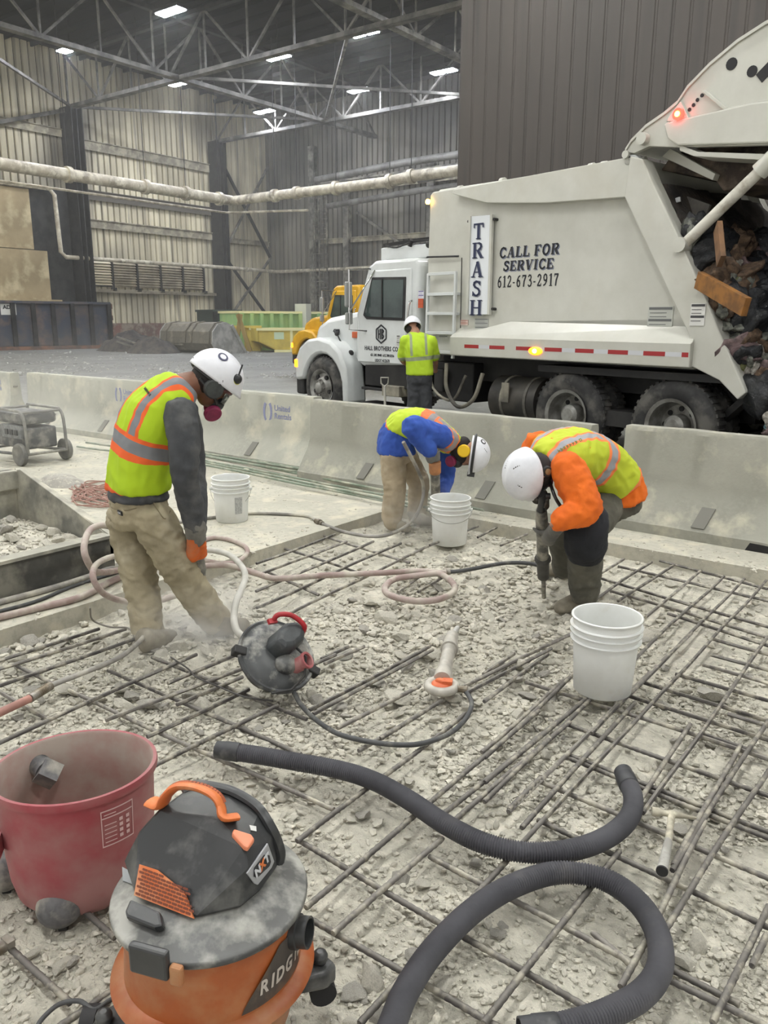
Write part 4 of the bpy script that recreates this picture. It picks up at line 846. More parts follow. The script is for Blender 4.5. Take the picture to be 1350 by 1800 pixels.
RB = [(755,1505,1109,1691),(1165,1717,1370,1815),(1172,1700,1300,1765),(520,1475,1030,1772),(120,1215,585,1425),(190,1178,530,1325),(265,1155,540,1265),(22,1168,93,1202),(-10,1209,85,1265),(147,1598,204,1647),(546,1617,880,1808),
 (945,1441,1370,1642),(946,1372,1370,1550),(990,1330,1370,1482),(995,1326,1370,1470),(994,1272,1370,1408),(924,1198,1370,1342),(1105,1224,1370,1309),(1128,1198,1370,1274),(1187,1185,1370,1236),(1235,1168,1370,1206),(1250,1150,1370,1182),
 (1053,1015,1370,1108),(1087,995,1370,1060),(1073,1038,1370,1127),(1173,1080,1370,1143),(1253,1123,1370,1156),(1160,985,1350,1035),(1040,1640,1110,1700),(1230,1290,1370,1335),(500,965,640,1010),(470,1005,560,1045),(560,940,720,990),(18,1667,125,1762),(1280,1255,1350,1277),(-10,1340,30,1360)]
def rebar(seg, z, r, i, m, fam):
    a = G(seg[0], seg[1], z); b = G(seg[2], seg[3], z); L_ = (b-a).length; mid = (a+b)/2; dist = mid.length
    fine_ = dist < 3.3; n = int(L_/.014) if fine_ else max(3, int(L_/.12)); pts = []; rs = []
    sd = (b-a).normalized().cross(UPZ)
    for k in range(n+1):
        t = k/n; p = a.lerp(b, t); w_ = NZ.noise(p*1.3+VV(i*7.1, 0, 0))*.012; pts.append(p+sd*w_+UPZ*(NZ.noise(p*1.1+VV(0, i*3.3, 0))*.008)); rs.append(r*(1.09 if k % 2 else .93) if fine_ else r)
    mb = MB(); mb.tube(pts, rs, 7 if fine_ else 6); o = mb.build('rebar_rod', m, smooth=True, ang=60)
    near = 'nearer' if mid.dot(FW) < 3 else ('middle' if mid.dot(FW) < 4.3 else 'farther')
    tag(o, 'dusty steel rebar rod %s in the exposed grid, %s' % ('running away' if fam == 'A' else 'running crosswise', 'half buried in rubble' if L_ < 1 else 'laid long over the crushed bed'), 'rebar', 'rebar rods of the exposed grid %s%s' % ('running away' if fam == 'A' else 'running crosswise', ' short' if L_ < 1 else ' long'))
    return o
for i, s in enumerate(RB): rebar(s, .045, .0092, i, rebm if i % 4 else rebm2, 'B')
for i, s in enumerate(RA): rebar(s, .065, .0096, i+50, rebm2 if i % 3 == 0 else rebm, 'A')
# ---------------------------------------------------------------- rubble
chunkm = mat('broken_concrete', (198, 194, 181), .95, 0, (162, 159, 148), 11, (.38, .62), bump=.7, bscale=120, bdist=.004, dust=(214, 209, 194), dsc=22, dlim=(.5, .7), fine=.25)
chunkd = mat('broken_concrete_grey', (168, 165, 157), .95, 0, (138, 135, 128), 11, (.38, .62), bump=.7, bscale=120, bdist=.004, dust=(196, 191, 176), dsc=22, dlim=(.5, .7), fine=.25)
def rock(seed, sub=2, flat=.6):
    bm = bmesh.new(); bmesh.ops.create_icosphere(bm, subdivisions=sub, radius=1); r = random.Random(seed)
    for k in range(9):                           # chip flat facets off
        n = VV(r.uniform(-1, 1), r.uniform(-1, 1), r.uniform(-1, 1)).normalized(); d = r.uniform(.45, .8)
        for v in bm.verts:
            q = v.co.dot(n)
            if q > d: v.co -= n*(q-d)
    for v in bm.verts: v.co *= 1+.12*NZ.noise(v.co*2.5+VV(seed, 0, 0)); v.co.z *= flat; v.co.y *= r.uniform(.98, 1.02)
    me = bpy.data.meshes.new('chunk'); bm.to_mesh(me); bm.free(); return me
rocks = [rock(i, 2, rnd.uniform(.35, .75)) for i in range(14)]
for i, me in enumerate(rocks): me.materials.append(chunkm if i % 3 else chunkd)
ZN = [((360,1080,560,1300),.5),((560,1060,1000,1260),1.0),((760,1250,1000,1420),1.0),((1000,1100,1180,1260),.6),((0,1110,330,1330),.9),((300,1180,700,1330),.7),((950,1400,1100,1500),1.0),((1080,1380,1350,1500),.4),((700,930,980,1060),.6),((1180,1180,1350,1330),.5),((880,880,1060,1020),.3),((560,1700,900,1800),.1),((600,1500,900,1760),.18),((300,1340,560,1500),.18),((0,1600,200,1800),.15),((1150,1560,1350,1790),.2),((430,1420,540,1600),.3)]
def dens(px, py):
    d = .07
    for (a, b, c, e), w_ in ZN:
        if a <= px <= c and b <= py <= e: d = max(d, w_)
    return d*(.25+1.5*max(0, NZ.noise(VV(px*.011, py*.015, 3))+.35))
avoid = []
cnt = 0; cand = []
while len(cand) < 290:
    px, py = rnd.uniform(-10, 1360), rnd.uniform(915, 1810)
    p = G(px, py, 0)
    if not inex(p.x, p.y) or rnd.random() > dens(px, py): continue
    if (Vector((p.x, p.y))-Vector((-1.24, 1.0))).length < .3 or (Vector((p.x, p.y))-Vector((-2.06, 1.19))).length < .3: continue
    cand.append(p)
for i, p in enumerate(cand):
    s = min(.09, .024+.032*rnd.random()+.03*rnd.random()**4)*(1.15 if p.dot(FW) > 3.3 else .7)
    o = bpy.data.objects.new('concrete_chunk', rocks[rnd.randrange(14)]); COL.objects.link(o)
    o.location = (p.x, p.y, hgt(p.x, p.y)+s*.3); o.rotation_euler = (rnd.uniform(-.5, .5), rnd.uniform(-.5, .5), rnd.uniform(0, 6.3)); o.scale = (s, s*rnd.uniform(.6, .95), s*rnd.uniform(.7, 1))
    tag(o, 'broken pale concrete chunk lying loose in the excavated rebar bed', 'rubble', 'broken concrete chunks in the rebar bed')
def small_rubble(name, pts, m, label):
    base = []
    for k in range(6):
        bm = bmesh.new(); bmesh.ops.create_icosphere(bm, subdivisions=1, radius=1); r = random.Random(k+90)
        for v in bm.verts: v.co *= r.uniform(.6, 1.15)
        base.append(([v.co.copy() for v in bm.verts], [tuple(v.index for v in f.verts) for f in bm.faces])); bm.free()
    vs = []; fs = []
    for (p, s) in pts:
        bv, bf = base[rnd.randrange(6)]; a = rnd.uniform(0, 6.28); ca, sa = math.cos(a), math.sin(a); n = len(vs); fx, fy, fz = s*rnd.uniform(.8, 1.3), s*rnd.uniform(.5, 1), s*rnd.uniform(.35, .75); tl = rnd.uniform(-.4, .4)
        for v in bv:
            x, y, z = v.x*fx, v.y*fy, v.z*fz; z2 = z+x*tl; vs.append((p.x+x*ca-y*sa, p.y+x*sa+y*ca, p.z+z2))
        for f in bf: fs.append(tuple(n+q for q in f))
    me = bpy.data.meshes.new(name); me.from_pydata(vs, [], fs); me.materials.append(m); o = bpy.data.objects.new(name, me); COL.objects.link(o)
    return tag(o, label, 'gravel', kind='stuff')
pts = []
while len(pts) < 24000:
    px, py = rnd.uniform(-20, 1370), rnd.uniform(905, 1830); p = G(px, py, 0)
    if not inex(p.x, p.y) or rnd.random() > dens(px, py)**1.0*1.25+.03: continue
    dd = p.dot(FW); s = (.005+.019*rnd.random()**2.2)*(.7 if dd < 2.4 else (1.0 if dd < 4 else 1.5)); pts.append((VV(p.x, p.y, hgt(p.x, p.y)+s*.35), s))
small_rubble('rubble_grit', pts, chunkm, 'small broken concrete grit strewn over the excavated rebar bed')
pts = []
while len(pts) < 1500:
    px, py = rnd.uniform(-20, 1370), rnd.uniform(770, 1110); p = G(px, py, SLAB)
    if inex(p.x, p.y) or p.y > 6.1 and p.x > -5 or p.y > 6.5: continue
    k = .5 if p.y > 5.7 or NZ.noise(p*1.1) > .05 else .08
    if rnd.random() > k: continue
    pts.append((VV(p.x, p.y, SLAB), .006+.018*rnd.random()**3))
small_rubble('slab_grit', pts, chunkm, 'thin scatter of concrete crumbs on the uncut slab before the barriers')
pts = []
while len(pts) < 1800:
    px, py = rnd.uniform(0, 520), rnd.uniform(618, 665); p = G(px, py, SLAB)
    if p.y < 8 or rnd.random() > .3+.9*NZ.noise(p*.4): continue
    pts.append((VV(p.x, p.y, SLAB), .015+.07*rnd.random()**3))
small_rubble('yard_grit', pts, mat('pale_yard_grit', (176, 176, 170), .6, 0, (120, 120, 116), 6), 'bright loose grit scattered on the grey yard beyond the barriers')
# ---------------------------------------------------------------- plastic buckets
bucketm = mat('white_bucket_plastic', (222, 224, 222), .45, 0, (206, 207, 202), 3, (.4, .7), dust=(200, 196, 184), dsc=6, dlim=(.6, .78))
wire = mat('bail_wire', (150, 150, 146), .4, .7)
def bucket(c, z, label, bail=None, tilt=0):
    M = Matrix.Translation((c.x, c.y, z)) @ Matrix.Rotation(tilt, 4, R0); t = empty('plastic_bucket', M, label, 'bucket')
    prof = [(.0001, .0), (.125, .0), (.131, .006), (.145, .235), (.1455, .25), (.158, .252), (.160, .258), (.147, .262), (.1475, .285), (.160, .287), (.162, .293), (.1485, .297), (.149, .315), (.162, .317), (.164, .323), (.151, .327), (.152, .352), (.158, .356), (.160, .366), (.156, .370), (.150, .368), (.1455, .350), (.141, .2), (.127, .012), (.0001, .010)]
    mb = MB(); mb.lathe(prof, 56, None, False, False); mb.build('bucket_shell', bucketm, t, smooth=True, local=True, ang=50)
    if bail is not None:
        e1 = R0*.165; mb = MB(); 
        for s in (-1, 1): mb.cyl(e1*s*.93+UPZ*.27, e1*s*1.06+UPZ*.27, .012, seg=10)
        mb.build('bail_ear', bucketm, t, local=True)
        dv = Vector(bail).normalized(); mb = MB(); pp = [R0*(.168*math.cos(a))+dv*(.172*math.sin(a))+UPZ*.27 for a in [math.pi*k/20 for k in range(21)]]; mb.tube(pp, .0022, 6); mb.build('bail_handle', wire, t, local=True, smooth=True)
    return t
c = G(1058, 1212, .07); b3 = bucket(c, .072, 'nearest white bucket, standing on the rebar grid at the right')
c = G(790, 955, .03); b2 = bucket(c, .035, 'white bucket in the middle, next to the worker with blue sleeves', bail=(-FW*.9-UPZ*.45))
c = G(408, 914, SLAB); b1 = bucket(c, SLAB, 'dirty white bucket on the slab behind the grey-sleeved worker', bail=(-R0*.0-FW*.5-UPZ*.8))
mb = MB()
for k in range(9):
    a0 = TH+math.radians(-90+22+k*3); a1 = TH+math.radians(-90+22+(k+1)*3)
    for (za, zb) in ((.08, .22),):
        r0_, r1_ = .1372, .1452
        mb.quad(VV(r0_*math.cos(a0), r0_*math.sin(a0), za), VV(r0_*math.cos(a1), r0_*math.sin(a1), za), VV(r1_*math.cos(a1), r1_*math.sin(a1), zb), VV(r1_*math.cos(a0), r1_*math.sin(a0), zb))
mb.build('warning_label', mat('grey_label', (176, 178, 176), .5, 0, (150, 152, 150), 60), b1, local=True)
# ---------------------------------------------------------------- hoses
pinkh = mat('dusty_pink_hose', (164, 148, 142), .7, 0, (144, 124, 119), 3, (.4, .6), dust=(186, 180, 168), dsc=5, dlim=(.45, .65))
greyh = mat('dusty_grey_hose', (150, 147, 142), .7, 0, (120, 117, 112), 3, (.4, .6), dust=(186, 182, 168), dsc=5, dlim=(.45, .65))
darkh = mat('dark_rubber_hose', (74, 75, 76), .6, 0, (58, 59, 60), 4, (.4, .6), dust=(128, 126, 118), dsc=7, dlim=(.55, .75))
brass = mat('hose_coupling', (150, 146, 138), .4, .6, (110, 100, 84), 8)
def hose(px, r, m, label, name='air_hose', zs=None, z=None, coup=(), cat='hose', n=8, top=()):
    P_ = []
    for i, q in enumerate(px):
        base = (SLAB if not inex(*G(q[0], q[1], .05).xy) else .075) if z is None else z
        zz = base + r + (zs[i] if zs else 0); P_.append(G(q[0], q[1], zz))
    pts = arc(P_, n); t = empty(name, pts[0], label, cat); mb = MB(); mb.tube(pts, r, 12); mb.build('hose_tube', m, t, smooth=True)
    for (i, L_) in coup:
        p = pts[min(i*n, len(pts)-2)]; d = (pts[min(i*n+1, len(pts)-1)]-p).normalized(); mb = MB(); mb.cyl(p-d*L_, p+d*L_, r*1.45, seg=12); mb.cyl(p-d*L_*.3, p+d*L_*.3, r*2.0, seg=8); mb.build('coupling', brass, t)
    return t
hose([(-30,1066),(80,1037),(160,1012),(230,985),(300,965)], .019, greyh, 'thick grey air hose along the foot of the rubble bin')
hose([(-30,1092),(70,1068),(140,1050),(200,1020),(250,1000),(320,985)], .021, pinkh, 'thick pinkish air hose in front of the grey one by the bin')
hose([(-30,1082),(60,1058),(130,1030),(210,1005),(240,995)], .011, darkh, 'thin dark hose between the two thick hoses by the bin')
hose([(300,962),(260,955),(217,938),(187,924),(160,930),(148,958),(153,985),(170,1005),(205,1003),(250,992)], .020, pinkh, 'pinkish hose standing in a tall loop behind the leg of the grey-sleeved worker', zs=[0,.12,.26,.36,.38,.34,.26,.14,.05,0.02])
hose([(300,968),(240,975),(200,978),(172,990),(163,1008),(170,1030),(190,1048),(225,1058),(270,1058),(330,1040)], .018, pinkh, 'pinkish hose in a lower loop touching the rear leg of the grey-sleeved worker', zs=[.1,.14,.18,.22,.22,.16,.08,.03,0,0])
hose([(330,975),(358,967),(397,973),(423,993),(431,1017),(416,1055),(411,1085),(416,1108),(428,1120)], .019, mat('white_dusty_hose', (196, 194, 186), .7, 0, (172, 170, 162), 4), 'white dusty hose curving down to the black vacuum lid', zs=[0,.05,.12,.16,.16,.12,.1,.1,.08])
hose([(355,950),(380,945),(410,951),(432,962),(433,975),(415,988),(390,990),(355,985)], .017, pinkh, 'small pinkish hose coil right of the worker holding the orange tool', z=SLAB)
hose([(340,996),(400,994),(450,1008),(487,1017),(561,1012),(672,1007),(739,1004),(776,1010),(799,1030),(791,1046),(757,1056),(717,1055),(683,1045),(677,1032),(694,1018),(731,1012),(783,1006)], .020, pinkh, 'long pinkish air hose looping once in the middle of the bed')
hose([(783,1006),(820,1002),(887,990),(935,991),(960,1000)], .014, darkh, 'dark hose end leading to the orange-sleeved worker breaker', coup=((0, .03),))
hose([(300,920),(365,911),(430,903),(480,903),(539,907),(561,918),(605,935),(657,943),(694,936),(725,915),(741,885),(744,855),(736,830),(722,802),(709,777)], .014, greyh, 'grey hose rising to the breaker of the blue-sleeved worker', zs=[0,0,0,0,0,0,0,0,.0,.03,.16,.30,.45,.62,.74], coup=((5, .05),))
hose([(985,1003),(1010,1006),(1035,1001)], .016, darkh, 'short dark hose end behind the front leg of the orange-sleeved worker')
hose([(262,1105),(243,1130),(207,1157),(148,1182),(93,1204),(56,1226),(-30,1262)], .013, greyh, 'grey hose running from the rear boot to the silver fitting at the left edge', zs=[.02,.02]+[0]*5)
t = empty('hose_swivel', G(40, 1235, .09), 'pinkish tool hose end with silver spiral fitting at the left edge', 'hose')
a, b, c = G(-20, 1262, .12), G(52, 1228, .12), G(88, 1206, .11)
mb = MB(); mb.cyl(a, b, .018, seg=14); mb.build('hose_tube', mat('salmon_hose', (176, 128, 116), .6, 0, (150, 110, 100), 6), t, smooth=True)
mb = MB(); n = 24; mb.tube([b.lerp(c, k/n) for k in range(n+1)], [.017 if k % 2 else .021 for k in range(n+1)], 12); mb.build('spiral_fitting', brass, t, smooth=True)
hose([(158,1068),(163,1090),(193,1102),(225,1104),(238,1120)], .005, mat('thin_wire', (120, 116, 108), .5, .4), 'thin bent tie wire sticking up left of the rear boot', name='tie_wire', cat='wire', zs=[.15,.05,.02,.01,0])
hose([(300,1155),(330,1175),(345,1190),(380,1205),(430,1225),(480,1232)], .004, mat('thin_black_wire', (60, 58, 56), .5), 'thin black wire left of the black vacuum lid', name='tie_wire', cat='wire')
# tangled cord on the slab behind the bin
cordm = mat('faded_red_cord', (150, 116, 104), .7)
pts = []
for k in range(70):
    q = G(170+38*math.sin(k*1.7+.3)+12*math.sin(k*.61), 868+16*math.cos(k*1.31)+8*math.sin(k*.37), SLAB+.012+.012*abs(math.sin(k*.9))); pts.append(q)
mb = MB(); mb.tube(arc(pts, 4), .006, 5); tag(mb.build('extension_cord', cordm, smooth=True), 'tangled reddish cord heaped on the slab behind the rubble bin', 'cord')
# green coated bars beside the barriers
grb = mat('green_coated_bar', (132, 144, 128), .5, .1, (112, 124, 108), 5, (.4, .6), dust=(176, 174, 158), dsc=4, dlim=(.5, .7))
for i, (x0_, y0_, x1_, y1_) in enumerate([(346,790,880,880),(346,795,905,886),(348,800,900,893),(340,805,790,893),(344,809,800,902),(350,815,770,900),(360,800,850,897),(355,792,760,866),(150,778,345,802),(135,785,350,812)]):
    a = G(x0_, y0_, SLAB+.03+.02*(i % 3)); b = G(x1_, y1_, SLAB+.03+.02*((i+1) % 3)); mb = MB(); mb.tube([a.lerp(b, k/10)+VV(0, .01*math.sin(k*1.3+i), 0) for k in range(11)], .0125, 8)
    tag(mb.build('green_bar', grb, smooth=True), 'pale green coated bar lying along the foot of the barriers', 'bar', 'green coated bars along the barriers')
a = G(405, 838, SLAB+.02); b = G(440, 824, SLAB+.02); mb = MB(); mb.bar(a, b, .07, .035); tag(mb.build('wood_block', mat('pale_wood', (180, 174, 156), .8)), 'pale timber block under the green bars behind the dirty bucket', 'block')
# ---------------------------------------------------------------- ribbed vacuum hoses
ribm = mat('ribbed_grey_hose', (92, 92, 97), .5, 0, (78, 78, 83), 5, (.4, .6), dust=(124, 122, 118), dsc=3.5, dlim=(.55, .8))
def ribbed(px, r, label, cuffs=(True, True), zb=.07, lift=None):
    P_ = arc([G(q[0], q[1], zb+r+(lift[i] if lift else 0)) for i, q in enumerate(px)], 16)
    cum = [0]
    for i in range(1, len(P_)): cum.append(cum[-1]+(P_[i]-P_[i-1]).length)
    st = .0042; n = int(cum[-1]/st); pts = []; j = 0
    for k in range(n+1):
        s = k*st
        while j < len(cum)-2 and cum[j+1] < s: j += 1
        t = (s-cum[j])/max(1e-6, cum[j+1]-cum[j]); pts.append(P_[j].lerp(P_[j+1], t))
    t = empty('ribbed_vacuum_hose', pts[0], label, 'hose'); mb = MB(); mb.tube(pts, [r*(1.0 if k % 2 else .83) for k in range(n+1)], 26); mb.build('ribbed_tube', ribm, t, smooth=True, ang=22)
    for e, cf in ((0, cuffs[0]), (1, cuffs[1])):
        if not cf: continue
        p = pts[0] if e == 0 else pts[-1]; q = pts[6] if e == 0 else pts[-7]; d = (p-q).normalized(); M = frame(p-d*.05, d.cross(UPZ), UPZ) ; z = d
        X = d.cross(UPZ).normalized(); Y = d.cross(X); M = Matrix(((X.x, Y.x, d.x, p.x-d.x*.05), (X.y, Y.y, d.y, p.y-d.y*.05), (X.z, Y.z, d.z, p.z-d.z*.05), (0, 0, 0, 1)))
        mb = MB(); mb.lathe([(r*.98, 0), (r*1.06, .004), (r*1.06, .06), (r*1.0, .064), (r*.98, .095), (r*.84, .095), (r*.82, 0)], 28, M, False, False); mb.build('hose_cuff', mat('dark_cuff', (52, 53, 56), .5, 0, (90, 90, 90), 12, (.55, .7)), t, smooth=True)
    return t
h1 = ribbed([(400,1320),(450,1327),(520,1339),(600,1354),(660,1374),(720,1407),(780,1447),(850,1482),(930,1499),(1010,1493),(1070,1470),(1106,1437),(1113,1402),(1100,1368)], .0345, 'dark ribbed vacuum hose lying in an S from mid bed to the hammer')
h2 = ribbed([(672,1850),(690,1800),(715,1740),(762,1670),(830,1602),(900,1558),(980,1534),(1060,1545),(1120,1585),(1155,1640),(1160,1700),(1128,1748),(1060,1785),(990,1806),(945,1812)], .0345, 'grey ribbed vacuum hose lying in a wide hook, nearest the viewer', cuffs=(False, True))
# ---------------------------------------------------------------- rubble bin on the left
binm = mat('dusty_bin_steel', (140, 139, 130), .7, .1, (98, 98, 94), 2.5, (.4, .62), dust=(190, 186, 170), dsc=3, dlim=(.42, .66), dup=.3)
bx0, bx1, by1 = -5.62, -4.50, 3.02
t = empty('rubble_bin', (-5.0, 2.2, SLAB), 'open dusty steel bin of rubble at the left edge', 'bin')
zl, zh = .33, .66; by0 = .6
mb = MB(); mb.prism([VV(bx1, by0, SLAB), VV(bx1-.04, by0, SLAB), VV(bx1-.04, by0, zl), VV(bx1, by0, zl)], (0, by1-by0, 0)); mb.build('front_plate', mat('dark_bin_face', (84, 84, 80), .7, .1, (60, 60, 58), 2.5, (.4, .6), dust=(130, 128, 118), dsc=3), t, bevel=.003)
mb = MB(); mb.prism([VV(bx1+.02, by0, zl), VV(bx1-.07, by0, zl+.0), VV(bx1-.07, by0, zl+.025), VV(bx1+.02, by0, zl+.02)], (0, by1-by0+.14, 0)); mb.build('front_lip', binm, t)
mb = MB(); mb.prism([VV(bx1, by1-.03, SLAB+.1), VV(bx0, by1-.03, SLAB+.1), VV(bx0, by1-.03, zh), VV(bx0+.08, by1-.03, zh+.01), VV(bx1, by1-.03, zl+.01)], (0, .035, 0)); mb.build('side_plate', binm, t, bevel=.004)
mb = MB(); mb.bar(VV(bx0, by1, zh+.0), VV(bx1, by1, zl+.01), .05, .02); mb.build('side_flange', binm, t)
mb = MB(); mb.box((bx0-.12, by0, zh-.14), (bx0+.04, by1-.02, zh)); mb.box((bx0-.04, by0, SLAB), (bx0, by1-.02, zh)); mb.build('back_beam', binm, t, bevel=.01)
mb = MB(); mb.box((bx0, by0, SLAB+.02), (bx1-.02, by1-.02, SLAB+.05)); mb.build('bin_floor', binm, t)
pts = []
bh = lambda x, y: .17+.20*max(0, 1-abs((y-2.0)/1.6)**2)*(1-.35*max(0, (x+5.2)/.7)) + .03*NZ.noise(VV(x*4, y*4, 2))
vs = []; fs = []; n = 40
for j in range(n+1):
    for i in range(n+1): x = bx0+.01+(bx1-bx0-.06)*i/n; y = by0+.05+(by1-by0-.1)*j/n; vs.append(VV(x, y, min(bh(x, y), zl+.1)))
for j in range(n):
    for i in range(n): a = j*(n+1)+i; fs.append((a, a+1, a+n+2, a+n+1))
mb = MB(); mb.add(vs, fs); o = mb.build('bin_rubble', chunkm, smooth=False); tag(o, 'packed fine rubble filling the open bin', 'rubble', kind='stuff')
for i in range(2200): x = rnd.uniform(bx0+.03, bx1-.08); y = rnd.uniform(by0+.1, by1-.06); pts.append((VV(x, y, bh(x, y)+.004), .007+.018*rnd.random()**2))
small_rubble('bin_grit', pts, chunkm, 'small broken concrete pieces heaped in the open bin')
for i in range(75):
    x = rnd.uniform(bx0+.08, bx1-.12); y = rnd.uniform(1.3, by1-.1); s = .03+.05*rnd.random()**2
    o = bpy.data.objects.new('concrete_chunk', rocks[rnd.randrange(14)]); COL.objects.link(o); o.location = (x, y, bh(x, y)+s*.35); o.rotation_euler = (rnd.uniform(-.6, .6), rnd.uniform(-.6, .6), rnd.uniform(0, 6.3)); o.scale = (s, s*.8, s)
    tag(o, 'broken concrete lump heaped inside the open steel bin', 'rubble', 'concrete lumps in the bin')
# ---------------------------------------------------------------- generator
g0 = G(58, 822, SLAB); GX = VV(-.995, -.10, 0); GM = frame((g0.x, g0.y, SLAB), VV(-1, 0, 0), VV(0, -1, 0)); GM = frame((g0.x-.05, g0.y+.5, SLAB), VV(-1, .0, 0), VV(0, -1, 0))
t = empty('portable_generator', GM, 'dusty portable generator with wheels near the barriers at the left edge', 'generator')
gm = mat('dusty_black_frame', (100, 100, 98), .6, .2, (70, 70, 70), 4, (.4, .6), dust=(160, 158, 148), dsc=4, dlim=(.4, .7))
gd = mat('generator_casing', (62, 64, 66), .6, 0, (90, 90, 88), 5, (.4, .7), dust=(140, 138, 130), dsc=5, dlim=(.5, .7))
mb = MB()
for y in (.02, .5):
    mb.tube(arc([(.02, y, .14), (.04, y, .5), (.10, y, .60), (.2, y, .62), (.7, y, .62), (.8, y, .58), (.84, y, .14), (.02, y, .14)], 3), .018, 8)
for x in (.02, .84): mb.cyl((x, .02, .14), (x, .5, .14), .016, seg=8)
mb.cyl((.1, .02, .6), (.1, .5, .6), .016, seg=8); mb.cyl((.78, .02, .6), (.78, .5, .6), .016, seg=8); mb.build('tube_frame', gm, t, local=True, smooth=True)
mb = MB(); mb.box((.10, .08, .18), (.76, .46, .42)); mb.build('engine_block', gd, t, local=True, bevel=.02)
mb = MB(); mb.box((.10, .06, .46), (.78, .48, .59)); mb.build('fuel_tank', gd, t, local=True, bevel=.04)
mb = MB(); mb.box((.14, .46, .30), (.55, .50, .45)); o = mb.build('control_panel', mat('panel_grey', (120, 122, 122), .5, 0, (90, 92, 92), 20), t, local=True, bevel=.005)
mb = MB()
for x in (.2, .3, .4): mb.box((x, .50, .34), (x+.06, .515, .40))
mb.build('outlet', blackm, o, local=True)
for y in (.53, -.03):
    mb = MB(); M = Matrix.Translation((.14, y, .13)) @ Matrix.Rotation(math.radians(-90), 4, 'X'); mb.lathe([(.03, -.02), (.08, -.02), (.10, -.03), (.125, -.025), (.13, 0), (.125, .025), (.1, .03), (.08, .02), (.03, .02)], 28, M); mb.build('wheel', gm, t, local=True, smooth=True)
# ---------------------------------------------------------------- rock pile on slab
p = G(110, 850, SLAB); p.z = SLAB-.01; heap('rubble_heap', p, .35, .22, .12, chunkd, 'low grey pile of chunks on the slab behind the rubble bin', 'heap', 4)
# ---------------------------------------------------------------- red vacuum drum
redm = mat('dusty_red_plastic', (148, 52, 64), .5, 0, (138, 44, 56), 3, (.4, .6), dust=(154, 110, 108), dsc=3.2, dlim=(.32, .60), bump=.05, bscale=80)
redin = mat('dust_caked_red', (150, 116, 110), .8, 0, (150, 60, 64), 4, (.58, .72), dust=(160, 148, 138), dsc=5, dlim=(.35, .6))
greyw = mat('dusty_grey_caster', (104, 103, 104), .7, 0, (70, 70, 72), 12, (.4, .65), dust=(150, 146, 136), dsc=10, dlim=(.45, .65))
rc = G(131, 1345, .44); RM = Matrix.Translation((rc.x, rc.y, 0)) @ Matrix.Rotation(TH+math.radians(12), 4, 'Z')
t = empty('red_vacuum_drum', RM, 'dusty open red vacuum drum with casters at the lower left', 'vacuum drum')
sx, sy = .232, .205
prof = [(.0001, .035), (.74, .035), (.84, .06), (.90, .12), (.95, .26), (.98, .40), (.985, .415), (1.03, .418), (1.04, .43), (1.03, .442), (.985, .442)]
mb = MB(); mb.lathe(prof, 64, None, False, False, sx, sy); mb.build('drum_shell', redm, t, local=True, smooth=True, ang=50)
prof = [(.985, .442), (.96, .435), (.93, .30), (.88, .14), (.80, .08), (.0001, .06)]
mb = MB(); mb.lathe(prof, 64, None, False, False, sx, sy); mb.build('drum_lining', redin, t, local=True, smooth=True)
# inlet seen inside: at the far left of the drum wall
ia = math.radians(128); ip = VV(sx*.93*math.cos(ia), sy*.93*math.sin(ia), .365); idr = VV(-math.cos(ia), -math.sin(ia), -.15).normalized()
mb = MB(); mb.cyl(ip-idr*.03, ip+idr*.035, .034, seg=20); mb.box((-.03, -.03, -.03), (.03, .03, .03), Matrix.Translation(ip+idr*.05) @ Matrix.Rotation(.6, 4, 'Y') @ Matrix.Rotation(.5, 4, 'X')); mb.build('inlet_elbow', greyw, t, local=True, smooth=True)
for a_ in (math.radians(200),):
    c_ = VV(sx*math.cos(a_), sy*math.sin(a_), .33); mb = MB(); mb.tube([c_+VV(-.01, -.03, .07), c_+VV(-.05, -.03, .04), c_+VV(-.05, -.03, -.03), c_+VV(-.0, -.03, -.06)], .014, 8); mb.box((c_.x-.03, c_.y-.06, .24), (c_.x+.02, c_.y, .30)); mb.build('side_handle', redm, t, local=True, smooth=True)
for (px, py, s) in ((105, 1592, 1), (8, 1530, 1)):
    q = RM.inverted() @ G(px, py+4, .07); mb = MB(); mb.ball((q.x, q.y, .075), (.066, .055, .062), 24, 14); o = mb.build('caster_hood', greyw, t, local=True, smooth=True)
    q2 = RM.inverted() @ (G(px, py, .055)+R0*.02-FW*.03); mb = MB(); mb.cyl(VV(q2.x-.012, q2.y, .022), VV(q2.x+.012, q2.y, .022), .022, seg=16); mb.build('caster_wheel', blackm, o, local=True)
# printed panel on the drum
mb = MB(); mk2 = MB()
def drum(a, z, off=.002):
    r = .90+.08*(z-.12)/.28*1.0; r = .95+(z-.26)*.03/.14 if z > .26 else .90+(z-.12)*.05/.14
    return VV((sx*r+off)*math.cos(a), (sy*r+off)*math.sin(a), z)
a0, a1 = math.radians(-66), math.radians(-40)
for (za, zb, aa, ab) in ((.385, .389, a0, a1), (.270, .274, a0, a1), (.270, .389, a0, a0+.012), (.270, .389, a1-.012, a1), (.362, .366, a0, a1)):
    n = 8
    for k in range(n):
        u0 = aa+(ab-aa)*k/n; u1 = aa+(ab-aa)*(k+1)/n; mb.quad(drum(u0, za), drum(u1, za), drum(u1, zb), drum(u0, zb))
for r_ in range(4):
    for c_ in range(2):
        u = a0+.24+c_*.10; z = .285+.018*r_; mb.quad(drum(u, z), drum(u+.05, z), drum(u+.05, z+.011), drum(u, z+.011))
for r_ in range(6): z = .372 if r_ == 5 else .283+.014*r_; mb.quad(drum(a0+.04, z), drum(a0+.20, z), drum(a0+.20, z+.003), drum(a0+.04, z+.003))
mb.build('printed_instructions', mat('faded_white_print', (206, 176, 174), .6), t, local=True)
